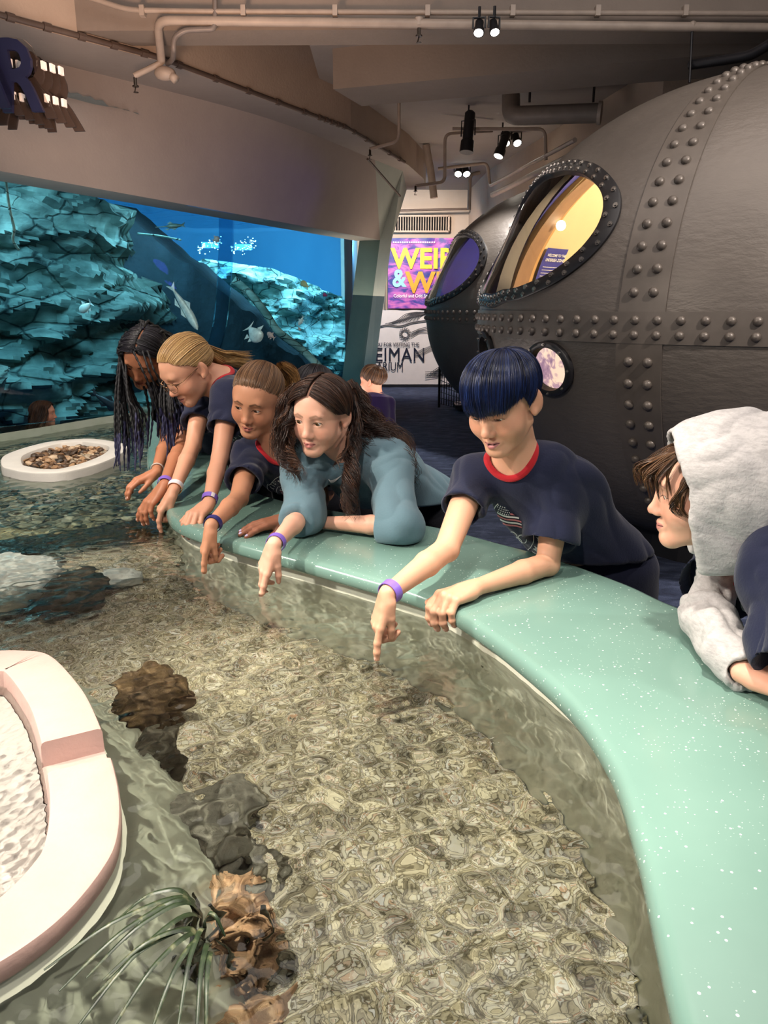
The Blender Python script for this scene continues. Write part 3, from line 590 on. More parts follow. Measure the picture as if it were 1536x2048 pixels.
lamp(on_y(1033, 280, 10.2), (.1, -.5, -.6), .14, .055, 'small lit track lamp to the right above the tilted projector', up=.25)
lamp(on_y(917, 343, 12.5), (-.1, -.5, -.6), .14, .06, 'left of two lit track lamps near the far wall', up=.3)
lamp(on_y(932, 343, 12.5), (.1, -.5, -.6), .14, .06, 'right of two lit track lamps near the far wall', up=.3)
# ---- dimensional letters
M_nav = simple('navy_acrylic', '1B1E3C', .35); M_brz = simple('bronze_edge', '3B322E', .4); M_clr = glassmix('clear_letter_edge', (.9, .88, .86), 1.49, .05)
def letter(ch, px, y, hpx, label):
    V, Fs = text_geo(ch, 1, .05, 'LEFT', .015); h = np.ptp(V[:, 1]); s = hpx / FPX * y * .98 / h; V = V * s; V[:, 0] *= .8; V -= V.min(0) * np.array([1, 1, 0])
    p = on_y(*px, y); e = empty('sign_letter', p, label, 'sign letter', rot=(0, 0, R_(-6)))
    def lay(name, m, dx, dy, dz, sc=1., th=.4):
        W = np.c_[V[:, 0] * sc + dx + .02 * np.sin(V[:, 1] * 9 + dx * 14), V[:, 2] * th + dy, V[:, 1] * sc + dz]; return mesh_obj(name, W, Fs, m, e)
    lay('front_face', M_nav, 0, 0, 0, 1.04, .5)
    lay('clear_backing', M_clr, .012, .05, .03)
    for k in range(1, 5): lay('backing_layer', M_brz, .022 * k, .05 + .05 * k, -.012 * k, 1., .25)
    bx = MB().box((0, 0, 0), (.013, .04, .04)); repeats('spacer', (bx.V, bx.F), [xf((np.ptp(V[:, 0]) * .93 + .022 * k, .09 + .05 * k, h * s * zz)) for zz in (.25, .72) for k in range(3)], M_wht, e); return e
letter('R', (8, 226), 4.55, 118, 'navy letter R standing off the wall in stacked layers')
letter('A', (-78, 220), 4.5, 118, 'navy layered letter cut by the picture edge before the R')
# ================================================================ RIVETED HULLS
t = NT('hull_paint'); v = t.coord(); n = t.noise(v, 2, 5); n2 = t.noise(t.stretch(v, (1, 1, 2.5)), 14, 5, .6)
t.set(Base__Color=t.mix(t.mapr(n, .3, .7), lin('5A534D'), lin('665E57')), Roughness=.42, Metallic=.25, Specular__IOR__Level=.5).bump(n2, .22, .02); M_hull = t.m
M_band = simple('hull_strap', '5E564F', .42, .25, bump=.15, bscale=20); M_rim = simple('black_rubber_rim', '1B1A1C', .38); M_bolt = simple('bright_bolt', '9A9590', .25, .9)
M_cream = simple('cream_interior', 'E6CFA2', .7, var=.04, scale=2); M_rib = simple('brown_rib', '9A7557', .6); M_blue = simple('blue_graphic', '3B3F9C', .5, var=.15, scale=3); M_bluedk = simple('deep_blue_lining', '1C1FA8', .5)
M_dome = glassmix('dome_glass', (.95, .95, .97), 1.4, .01, .7)
def sph(C, R, Rz, az, el, off=0.): 
    az, el = np.asarray(az), np.asarray(el); return np.stack([C[0] + (R + off) * np.cos(el) * np.cos(az), C[1] + (R + off) * np.cos(el) * np.sin(az), C[2] + (Rz + off) * np.sin(el)], -1)
def frame_of(n): 
    n = nrm(n); a = nrm(np.cross([0, 0, 1], n)); return a, np.cross(n, a), n
def capdir(n, ang, phi):
    a, b, c = frame_of(n); ang = np.asarray(ang)[..., None]; phi = np.asarray(phi)[..., None]
    return np.cos(ang) * c + np.sin(ang) * (np.cos(phi) * a + np.sin(phi) * b)
# outline of the wrap-around nose window: azimuth and elevation of its edge, near side then far side
WINPTS = [(-175, 7.4), (-164.6, 8), (-155.5, 9), (-150.2, 10.6), (-143.8, 15.2), (-141, 21), (-143.2, 26.7), (-148.2, 30.3), (-158.5, 34.2), (-168, 35.2), (-180, 35), (-190, 32.5), (-198, 28), (-202, 22), (-199, 15), (-192, 10), (-184, 7.8)]
NWIN = azel2 = np.array([math.cos(R_(21)) * math.cos(R_(-172)), math.cos(R_(21)) * math.sin(R_(-172)), math.sin(R_(21))])
_a, _b, _c = frame_of(NWIN); _D = np.array([[math.cos(R_(e)) * math.cos(R_(a)), math.cos(R_(e)) * math.sin(R_(a)), math.sin(R_(e))] for a, e in WINPTS])
_ph = np.arctan2(_D @ _b, _D @ _a); _th = np.arccos(_D @ _c); _o = np.argsort(_ph); _ph, _th = _ph[_o], _th[_o]
_pp = np.linspace(-math.pi, math.pi, 181); _tt = np.interp(_pp, np.r_[_ph - 2 * math.pi, _ph, _ph + 2 * math.pi], np.r_[_th, _th, _th])
for _ in range(12): _tt[:-1] = (np.roll(_tt[:-1], 1) + 2 * _tt[:-1] + np.roll(_tt[:-1], -1)) / 4
_tt[-1] = _tt[0]
def win_angle(phi): return np.interp((np.asarray(phi) + math.pi) % (2 * math.pi) - math.pi, _pp, _tt)
def hull(C, label, nW, aW, dW, ports, seam_az, interior, far=False):
    C = np.array(C, float); R, Rz = 1.7, 1.40; sc = np.array([R, R, Rz]); e = empty('submarine_hull', (C[0], C[1], 0), label, 'submarine hull')
    L = lambda V: np.asarray(V) - np.array([C[0], C[1], 0])
    st = 1.0; az = np.radians(np.arange(0, 360, st)); el = np.radians(np.arange(-88, 89, st)); A, E = np.meshgrid(az, el); D = np.stack([np.cos(E) * np.cos(A), np.cos(E) * np.sin(A), np.sin(E)], -1).reshape(-1, 3)
    na, ne = len(az), len(el); i = np.arange(ne - 1)[:, None] * na; j = np.arange(na)[None]; F = np.stack([i + j, i + (j + 1) % na, i + na + (j + 1) % na, i + na + j], -1).reshape(-1, 4)
    for n, a in [(nW, aW)] + ports:
        n = nrm(n); ang = np.arccos(np.clip(D @ n, -1, 1)); fa, fb, fc = frame_of(n); av = win_angle(np.arctan2(D @ fb, D @ fa)) if a is None else np.full(len(D), a); ins = ang < av; F = F[~ins[F].all(1)]
        edge_ = np.zeros(len(D), bool); edge_[F.ravel()] = True; k = edge_ & ins
        t_ = D[k] - (D[k] @ n)[:, None] * n; t_ /= np.linalg.norm(t_, axis=1)[:, None]; D[k] = np.cos(av[k])[:, None] * n + np.sin(av[k])[:, None] * t_
    mesh_obj('shell', L(C + D * sc), F, M_hull, e, smooth=True)
    def ring(n, a0, a1, h, name, m, bolts=0, rows=2, br=.014, k=96, base=0.):
        ph = np.linspace(0, 2 * math.pi, k, endpoint=False); rr = []
        for a, o_ in ((a0, -.02), (a0, h * .9), (a0 + .006, h), (a1 - .006, h), (a1, h * .8), (a1, -.02)): rr.append(C + capdir(n, (win_angle(ph) if base is None else base) + np.full(k, a), ph) * (sc + o_))
        V, Fs = loft(rr, True); o = mesh_obj(name, L(V), Fs, m, e, smooth=35)
        if bolts:
            B_ = MB().tube([(0, 0, -.004), (0, 0, .006)], br, 8).tube([(0, 0, .006), (0, 0, .012)], br * .55, 6); X4 = []
            for r in range(rows):
                a = a0 + (a1 - a0) * ((r + .5) / rows if rows > 1 else .5)
                for q in range(bolts):
                    ph_ = (q + .5 * r) * 2 * math.pi / bolts; d = capdir(n, a + (float(win_angle(ph_)) if base is None else base), ph_); p = C + d * (sc + h); X4.append(xf(L(p), basis(*frame_of(d))))
            repeats('bolt', (B_.V, B_.F), X4, M_bolt, o)
        return o
    ring(nW, .0, dW, .016, 'dome_rim', M_rim, 48, 2, base=None, k=160)
    k = 90; ph = np.linspace(0, 2 * math.pi, k, endpoint=False); rr = []
    for q in np.linspace(1, 0.02, 12):
        rr.append(C + capdir(nW, win_angle(ph) * q, ph) * (sc - .05 * (1 - q * q)))
    V, Fs = loft(rr, True); Fs.append(tuple((len(rr) - 1) * k + q for q in range(k))); mesh_obj('dome_glass', L(V), Fs, M_dome, e, smooth=True)
    for n, a in ports:
        ring(n, a, a + .022, .03, 'porthole_rim', M_rim, 8, 1, .008, 48)
        rr = [C + capdir(n, np.full(32, a * q), np.linspace(0, 2 * math.pi, 32, endpoint=False)) * (sc + .004) for q in (1, .6, .05)]
        V, Fs = loft(rr, True); Fs.append(tuple(64 + q for q in range(32))); mesh_obj('porthole_glass', L(V), Fs, M_dome, e, smooth=True)
    # straps with domed rivets
    def strap(az0, az1, el0, el1, name, riv, r):
        na_, ne_ = max(2, int(np.degrees(az1 - az0) / 1.2)), max(2, int(np.degrees(el1 - el0) / 1.2)); A_ = np.linspace(az0, az1, na_); E_ = np.linspace(el0, el1, ne_)
        rows = [sph(C, R, Rz, A_, np.full(na_, E_[0]), -.01)] + [sph(C, R, Rz, A_, np.full(na_, q), .009) for q in E_] + [sph(C, R, Rz, A_, np.full(na_, E_[-1]), -.01)]
        V, Fs = loft(rows); nb = len(rows)
        o = mesh_obj(name, L(V), Fs, M_band, e, smooth=35); X4 = []
        V2, F2 = loft([[(r * math.cos(q) * s_, r * math.sin(q) * s_, z_) for q in np.linspace(0, 2 * math.pi, 10, endpoint=False)] for s_, z_ in ((1.05, -.004), (1., r * .35), (.8, r * .62), (.45, r * .82), (.05, r * .9))], True)
        V2 = np.array(V2)
        for a, b in riv:
            p = sph(C, R, Rz, a, b, .009); d = nrm((p - C) / sc ** 2); X4.append(xf(L(p), basis(*frame_of(d))))
        repeats('rivet', (V2, F2), X4, M_band, o, 50)
    zb = .052; stp = R_(3.55)
    azs = np.arange(R_(90), R_(90) + 2 * math.pi, stp); azs = [a for a in azs if math.cos(a - R_(222)) > .0]
    strap(0, 2 * math.pi, -zb, zb, 'belt_strap', [(a, b) for a in azs for b in (-.024, .024)], .021)
    hw = .066; 
    es = [R_(q) for q in np.concatenate([np.arange(6.5, 86, 4.3), np.arange(-6.5, -60, -4.3)])]
    for s_ in (1, -1):
        lo, hi = (zb, R_(86)) if s_ > 0 else (R_(-70), -zb)
        n_ = 60; E_ = np.linspace(lo, hi, n_); rows = []
        for f_, o_ in ((-1, -.01), (-1, .008), (0, .008), (1, .008), (1, -.01)):
            rows.append(sph(C, R, Rz, seam_az + f_ * hw / np.maximum(np.cos(E_) , .35) * np.maximum(np.cos(E_), .35) ** .35, E_, o_))
        V, Fs = loft(rows); o = mesh_obj('seam_strap', L(V), Fs, M_band, e, smooth=35); X4 = []; r = .023
        V2, F2 = loft([[(r * math.cos(q) * s2, r * math.sin(q) * s2, z_) for q in np.linspace(0, 2 * math.pi, 10, endpoint=False)] for s2, z_ in ((1.05, -.004), (1., r * .35), (.8, r * .62), (.45, r * .82), (.05, r * .9))], True); V2 = np.array(V2)
        for q in es:
            if q * s_ > 0:
                for f_ in (-.42, .42):
                    p = sph(C, R, Rz, seam_az + f_ * hw / max(math.cos(q), .35) * max(math.cos(q), .35) ** .35, q, .008); d = nrm((p - C) / sc ** 2); X4.append(xf(L(p), basis(*frame_of(d))))
        repeats('rivet', (V2, F2), X4, M_band, o, 50)
    # cabin lining inside
    def patch(name, a0, a1, e0, e1, off, m, n1=40, n2=30):
        A_, E_ = np.linspace(a0, a1, n1), np.linspace(e0, e1, n2); V, Fs = loft([sph(C, R, Rz, A_, np.full(n1, q), off) for q in E_]); return mesh_obj(name, L(V), Fs, m, e, smooth=True)
    patch('cabin_lining', R_(20), R_(190), R_(-35), R_(80), -.09, M_cream if interior == 'warm' else M_bluedk)
    if interior == 'warm':
        patch('rib', R_(147), R_(159), R_(-35), R_(80), -.16, M_rib, 8, 40); patch('rib_edge', R_(143.5), R_(147), R_(-35), R_(80), -.14, simple('light_rib_edge', 'C99A62', .6), 4, 40)
        patch('blue_panel', R_(159), R_(186), R_(-35), R_(70), -.12, M_blue, 20, 30); patch('blue_panel', R_(100), R_(117), R_(-8), R_(40), -.12, simple('violet_graphic', '6A55B8', .5, var=.2, scale=3), 12, 20)
        M_lil = NT('lilac_graphic'); v = M_lil.coord(); M_lil.set(Base__Color=M_lil.ramp(M_lil.noise(v, 9, 4, .5, 1.5), [(.35, lin('6F5FA8')), (.5, lin('9C8CC8')), (.6, lin('E4DCF0'))])); patch('lilac_panel', R_(117), R_(143), R_(-35), R_(-3), -.12, M_lil.m, 14, 14)
        sg = patch('sign_panel', R_(129.5), R_(140.5), R_(4), R_(23.5), -.125, M_blue, 10, 14)
        for txt, el_, h_ in (('WELCOME TO THE', 21.4, .028), ('UNDERSEA ZONE', 19.8, .05), ('................................', 17.4, .03), ('................................', 16.4, .03), ('................................', 15.4, .03), ('.........................', 14.4, .03), ('................', 13.2, .03)):
            V, Fs = text_geo(txt, 1, 0, 'CENTER', .02); V[:, 1] -= V[:, 1].mean(); w_ = np.ptp(V[:, 0]); s_ = min(h_ / max(np.ptp(V[:, 1]), .2), .25 / w_); V = V * s_
            W = sph(C, R, Rz, R_(135) - V[:, 0] / 1.5, R_(el_) + V[:, 1] / 1.3, -.14); mesh_obj('lettering', L(W), Fs, M_wht, sg)
        p = sph(C, R, Rz, R_(148.5), R_(32), -.20); MB().sphere(L(p), .035, 12, 8).build('cabin_light', emis('cabin_bulb', 'FFEFC8', 5), e, smooth=True)
    else:
        p = sph(C, R, Rz, R_(132), R_(9), -.2)
        for q in (0, .11): MB().add(L(np.array([p + [-.06, 0, -q], p + [.06, 0, -q], p + [0, 0, .09 - q]])), [(0, 1, 2)]).build('indicator_light', emis('red_indicator', 'FF5A3C', 2), e)
    # cradle under the hull
    MB().prism([(.72 * math.cos(q), .72 * math.sin(q)) for q in np.linspace(0, 6.28, 25)[:-1]], 0, .22).build('cradle', M_blk, e)
    return e
nW1 = np.array([-.857, -.378, .351]); nP = np.array([-.845, -.511, -.158]); nP2 = np.array([-.986, -.112, -.125])
hull((2.31, 5.0, 1.42), 'large dark riveted hull nearest the pool with a lit cream cabin behind its dome window', NWIN, None, R_(3.3), [(nP, R_(4.6)), (nP2, R_(3.9))], R_(-130.7), 'warm')
hull((2.18, 9.0, 1.42), 'second dark riveted hull further back with a blue lit cabin', NWIN, None, R_(3.3), [], R_(-60), 'blue')
# ---- boarding stair of the rear hull
st_ = empty('boarding_stair', (.95, 8.3, 0), 'black boarding stair with mesh railing at the foot of the rear hull', 'stair')
LS = lambda V: np.asarray(V, float) - np.array(st_.location)
mb = MB(); a = on_z(878, 812, 0.02); pz = [np.array([a[0], a[1], 0]), np.array([a[0], a[1], .85])]
q0 = np.array(pz[0]); 
MB().tube(LS([q0, q0 + [0, 0, .62]]), .02, 8).tube(LS([q0 + [.45, -.9, 0], q0 + [.45, -.9, .4]]), .02, 8).tube(LS([q0 + [0, 0, .6], q0 + [.45, -.9, .36]]), .015, 8).build('rail_post', M_blk, st_)
mb = MB()
for k in range(14): f_ = k / 14; b = q0 + np.array([.45, -.9, 0]) * f_; mb.tube(LS([b + [0, 0, .05], b + [0, 0, .6 - .22 * f_]]), .006, 4)
for k in range(6): mb.tube(LS([q0 + [0, 0, .06 + .09 * k], q0 + [.45, -.9, .05 + .06 * k]]), .006, 4)
mb.build('mesh_panel', M_blk, st_)
for k in range(3): MB().box(LS(q0 + np.array([.45 + .12 * k, -.35 - .1 * k, .08 + .14 * k])), (.5, .5, .05)).build('step', M_blk, st_)
# ================================================================ AQUARIUM TANK
def tank_rock_mat(name, a, b, c, cr=2.2):
    t = NT(name); v = t.coord(); n = t.noise(v, 2.6, 8, .62); blocks = t.vor(t.stretch(v, (1, 1, 1.9)), cr, 'DISTANCE_TO_EDGE')
    wv = t.noise(t.stretch(v, (.6, .6, 5)), 2.4, 5)
    crk = t.mapr(t.math('ADD', blocks, t.math('MULTIPLY', t.math('SUBTRACT', n, .5), .09)), .0, .035, 0, 1)
    col = t.ramp(t.math('ADD', t.math('MULTIPLY', n, .6), t.math('MULTIPLY', wv, .4)), [(.32, lin(a)), (.5, lin(b)), (.68, lin(c))])
    t.set(Base__Color=t.mix(crk, lin('263230'), col), Roughness=.9).bump(t.math('ADD', t.math('MULTIPLY', n, .7), t.math('MULTIPLY', crk, .3)), .7, .06); return t.m
M_trock = tank_rock_mat('tank_rock', '3E4A46', '6E7B73', '98A296', 1.5); M_reef = tank_rock_mat('reef_rock', '3F5550', '86A297', 'D2E2D4', 3.4); M_slab = simple('dark_slab', '17262E', .9, var=.25, scale=3, bump=.6, bscale=5, dist=.06)  # slab base colour darkened to stand for shade
def cliff(name, P, z0, z1, amp, m, label, seed, nx=150, nz=90, lean=0., top=None, terr=.25):
    P = resample(catmull(np.array(P, float), 10), nx); N = off2d(P, 1) - P; Zs = np.linspace(0, 1, nz); V = []
    for j, q in enumerate(Zs):
        zt_ = np.full(nx, z1) if top is None else np.interp(np.linspace(0, 1, nx), *top); z = z0 + (zt_ - z0) * q
        S = np.c_[P, z]; f_ = fbm(S * np.array([1.1, 1.1, 1.5]), 5, seed) + .55 * np.abs(fbm(S * np.array([2.5, 2.5, 4.2]), 3, seed + 3)) 
        added_part = np.floor(z * 2.2 + .8 * fbm(S * .8, 2, seed + 8)) % 2 * terr + np.floor(z * 5.1 + 1.3 * fbm(S * 1.3, 2, seed + 18)) % 2 * terr * .5
        V.append(np.c_[P + N * (amp * f_ + added_part + lean * q)[:, None], z + .05 * f_])
    V, Fs = loft(V); return tag(mesh_obj(name, V, Fs, m, smooth=35), label, 'tank rock')
cliff('rock_cliff', [(-8.2, 5.6), (-6.6, 6.6), (-5.4, 7.9), (-4.5, 8.8), (-3.85, 9.4), (-3.35, 10.0), (-2.95, 10.9)], -.4, 3.3, .32, M_trock, 'tall stratified rock cliff filling the left of the aquarium window', 41, top=([0, .55, .78, .86, .93, 1], [3.4, 3.4, 3.0, 2.7, 1.6, .7]))
cliff('rock_pillar', [(-4.4, 6.3), (-4.05, 6.75), (-3.95, 7.1), (-4.15, 7.5)], -.4, 3.2, .22, M_trock, 'rock pillar standing forward at the left edge of the aquarium', 52, 60, 90)
cliff('reef_wall', [(-5.0, 14.6), (-3.9, 14.0), (-2.8, 13.6), (-1.7, 13.6), (-.5, 13.9)], -.5, 1.9, .42, M_reef, 'lumpy pale reef rising behind the sloping slab', 63, 120, 70, top=([0, .3, .5, .75, 1], [1.0, 1.9, 2.2, 2.0, 1.6]), terr=.12)
# sloping slab
A0, A1 = on_y(255, 430, 10.2), on_y(690, 790, 11.6)
ns = 60; L0 = np.array([A0 + (A1 - A0) * q for q in np.linspace(-.05, 1.1, ns)]); L0[:, 2] += .10 * fbm(L0 * 2.1, 4, 77)
rows = [L0 + [.0, .9, .05], L0, L0 + [-.05, -.12, -.25], L0 * [1, 1, 0] + [-.1, -.25, -.5]]
rows[2][:, 1] += .12 * fbm(rows[2] * 2, 3, 5); rows[2][:, 2] = np.maximum(rows[2][:, 2], -.4)
V, Fs = loft([resample3 for resample3 in rows]); tag(mesh_obj('sloping_slab', V, Fs, M_slab, smooth=40), 'dark rock slab sloping down to the right inside the aquarium', 'tank rock')
P = catmull(np.array([on_y(u, v, 10.0) for u, v in [(470, 560), (520, 610), (560, 660), (620, 720), (690, 790)]]), 6); o = mesh_obj('sunken_branch', *tube_geo(P + .04 * np.c_[fbm(P * 3, 2, 3), fbm(P * 3, 2, 4), fbm(P * 3, 2, 5)], .05, 8), M_reef, smooth=True); tag(o, 'pale sunken branch lying along the lower edge of the sloping slab', 'branch')
P = catmull(np.array([on_y(u, v, 9.5) for u, v in [(275, 467), (320, 472), (362, 480)]]), 6); tag(mesh_obj('sunken_branch', *tube_geo(P, .012, 6), M_reef, smooth=True), 'thin pale branch below the long-snouted fish', 'branch')
P = catmull(np.array([on_y(u, v, 6.6) for u, v in [(8, 330), (18, 410), (28, 455), (26, 480), (38, 500)]]), 6); tag(mesh_obj('hanging_root', *tube_geo(P, .012, 6), M_reef, smooth=True), 'pale root hanging down the left rock pillar', 'root')
P = catmull(np.array([on_y(u, v, 8.8) for u, v in [(452, 400), (450, 520), (440, 640), (425, 700)]]), 6)
V, Fs = loft([P + [-.075, 0, 0], P + [.075, 0, 0], P + [.075, .06, 0], P + [-.075, .06, 0], P + [-.075, 0, 0]]); tag(mesh_obj('acrylic_strut', V, Fs, glassmix('blue_acrylic', (.55, .75, .85), 1.3, .05)), 'clear vertical acrylic strut inside the aquarium', 'strut')
t = NT('tank_backdrop'); v = t.coord(); t.set(Base__Color=t.mix(t.noise(t.stretch(v, (1, 1, .4)), .8, 4), lin('4A7C9C'), lin('6FA6C4')), Roughness=.9); M_tb = t.m
bk = resample(catmull(np.array([(-9.5, 6.5), (-8.5, 12), (-5, 16), (-1.2, 16), (-.5, 14.8), (-.55, 11.2)]), 8), 60); V, Fs = loft([z3(bk, -.5), z3(bk, 3.9)]); struct(mesh_obj('wall_tank_backdrop', V, Fs, M_tb, smooth=True))
# ---- glowing dots standing for dappled light patches, no lamps there
M_dapple = emis('floodlight_led', 'DFF8FF', 5.)
gl5 = np.random.default_rng(12)
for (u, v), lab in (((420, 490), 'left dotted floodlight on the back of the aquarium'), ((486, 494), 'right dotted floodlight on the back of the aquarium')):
    pf = on_y(u, v, 14.0); e = empty('tank_floodlight', pf, lab, 'floodlight'); MB().box((0, .06, 0), (.3, .05, .10)).build('housing', M_tb, e); X4 = []  # added box behind the dots, in the backdrop's colour
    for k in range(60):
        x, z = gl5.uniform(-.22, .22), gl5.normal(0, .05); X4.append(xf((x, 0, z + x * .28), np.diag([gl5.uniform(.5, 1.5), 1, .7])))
    sp_ = MB().sphere((0, 0, 0), .011, 6, 4); repeats('led', (sp_.V, sp_.F), X4, M_dapple, e)
M_sand = simple('tank_sand', '8C9C8E', .95, var=.3, scale=4, bump=.5, bscale=8)
struct(MB().add(z3(np.r_[bk, [WRb, W0]], -.4), [tuple(range(len(bk) + 2))]).build('floor_tank', M_sand))
# water column: absorbs red
t = NT('tank_water_column'); t.n.remove(t.b); va = t.node('ShaderNodeVolumeAbsorption', Density=.13); va.inputs[0].default_value = (.0, .66, .80, 1); t.l.new(va.outputs[0], t.out.inputs[1]); M_vol = t.m
poly = [tuple(W0 + wn * .06), tuple(WRb + wn * .06), (-.6, 11.2), (-.55, 14.7), (-1.2, 15.9), (-5, 15.9), (-8.4, 12), (-9.3, 6.6)]
tag(MB().prism(poly, -.38, 2.95).build('tank_water', M_vol), 'blue water filling the big aquarium', 'water', kind='stuff')
# rippled water surface seen from below
sf = water_mesh('tank_water_surface', -9.2, .0, 5.8, 15.8, .05, lambda P_: inside(P_, np.array(poly)), 2.97, .012, 31, None, (.25, 1.2), 18)
t = NT('underside_of_surface'); t.n.remove(t.b); gl = t.node('ShaderNodeBsdfGlossy', Roughness=.06); gl.inputs[0].default_value = (.55, .75, .85, 1); tr = t.node('ShaderNodeBsdfTransparent'); tr.inputs[0].default_value = (.8, .95, 1, 1); mx = t.node('ShaderNodeMixShader', i0=.65); t.l.new(tr.outputs[0], mx.inputs[1]); t.l.new(gl.outputs[0], mx.inputs[2]); t.l.new(mx.outputs[0], t.out.inputs[0])
sf.data.materials.append(t.m); tag(sf, 'mirror-like rippled underside of the aquarium water surface', 'water surface', kind='stuff')
# ---- fish
M_silv = simple('silver_scales', 'D8E4DE', .35, .1, var=.2, scale=30); M_dkf = simple('dark_scales', '2B3A44', .4, .1, var=.2, scale=30); M_spt = simple('olive_scales', '56645A', .45, var=.3, scale=40); M_pink = simple('pinkish_scales', 'C9A79C', .4, var=.15, scale=20)
def fish(p, d, L, h, m, label, cat='fish', snout=.0, w=.22, roll=0., cur=0., group=None, fin=True, name='fish'):
    d = nrm(d); s = nrm(np.cross([0, 0, 1.], d)); u = np.cross(d, s); B = basis(d, s, u)
    x = np.linspace(0, 1, 22); pr = np.sin(np.pi * np.clip(x, 0, 1) ** .75) ** .8 * (1 - .25 * x) + .05
    if snout: pr = np.where(x < snout, .14 + .25 * x, np.interp(x, [snout, snout + .12, .75, 1], [.3, .9, .8, .25]))
    rows = []
    for xi, q in zip(x, pr):
        th = np.linspace(0, 2 * math.pi, 14, endpoint=False); rows.append(np.c_[np.full(14, (.5 - xi) * L * .84), w * h * q * np.cos(th) + cur * math.sin(xi * 4) * L * .12, .5 * h * q * np.sin(th)])
    V, Fs = loft(rows, True); Fs += [tuple(range(14)), tuple(range(21 * 14, 22 * 14))]
    e = empty(name, p, label, cat, group); mesh_obj('body', np.array(V) @ B.T, Fs, m, e, smooth=True)
    yt = cur * math.sin(4) * L * .12
    T = np.array([(-.33 * L, yt, 0), (-.5 * L, yt + .01, .5 * h), (-.44 * L, yt, 0), (-.5 * L, yt + .01, -.5 * h)]); T = np.r_[T + [0, .006, 0], T - [0, .006, 0]]
    mesh_obj('tail_fin', T @ B.T, [(0, 1, 2), (0, 2, 3), (4, 6, 5), (4, 7, 6), (0, 4, 5, 1), (1, 5, 6, 2), (2, 6, 7, 3), (3, 7, 4, 0)], m, e)
    if fin:
        for s_, x0, hh in ((1, .05, .3), (-1, -.05, .25), (-1, .15, .2)):
            T = np.array([(x0 * L, 0, s_ * .42 * h), ((x0 - .1) * L, 0, s_ * (.5 + hh) * h), ((x0 - .2) * L, 0, s_ * .38 * h)]); T = np.r_[T + [0, .005, 0], T - [0, .005, 0]]
            mesh_obj('fin', T @ B.T, [(0, 1, 2), (5, 4, 3), (0, 3, 4, 1), (1, 4, 5, 2), (2, 5, 3, 0)], m, e)
    return e
FD = lambda u0, v0, u1, v1, y: (on_y(u0, v0, y) - on_y(u1, v1, y), on_y((u0 + u1) / 2, (v0 + v1) / 2, y), np.linalg.norm(on_y(u0, v0, y) - on_y(u1, v1, y)))
def fishpx(head, tail, y, hr, m, label, **k):
    d, p, L = FD(*head, *tail, y); d = d + np.array([0, k.pop('depth', .0) * L, 0]); return fish(p, d, L, L * hr, m, label, **k)
fishpx((157, 625), (184, 605), 7.4, .5, M_silv, 'pale silvery fish in front of the left rock cliff')
fishpx((305, 455), (371, 450), 8.6, .16, M_spt, 'long-snouted spotted fish near the water surface', snout=.42, w=.4)
fishpx((400, 668), (341, 568), 7.6, .17, M_silv, 'long white shark-like fish diving behind the braided girl', w=.45, cur=.5)
fishpx((524, 685), (496, 652), 8.4, .75, M_silv, 'plump pale fish above the ponytailed girl', w=.18)
fishpx((533, 664), (550, 677), 8.6, .5, M_pink, 'small pale fish just right of the plump one')
fishpx((596, 652), (607, 632), 9.2, .35, M_silv, 'slim pale fish low in front of the reef')
fishpx((601, 662), (596, 653), 9.3, .5, M_pink, 'tiny fish below the slim pale fish', fin=False)
fishpx((440, 475), (425, 482), 8.8, .7, M_pink, 'round pinkish fish under the bright surface ripples', w=.25)
fishpx((262, 830), (178, 785), 6.5, .22, M_dkf, 'dark grey sturgeon-like fish low in the tank behind the braids', w=.45, depth=-.2)
fishpx((600, 562), (618, 575), 10.5, .6, simple('yellow_scales', 'E8E0A0', .4), 'pale yellow fish in front of the reef', fin=False)
fishpx((645, 588), (655, 592), 10.5, .7, simple('pink_scales', 'E0508C', .4), 'tiny bright pink fish near the window end', fin=False)
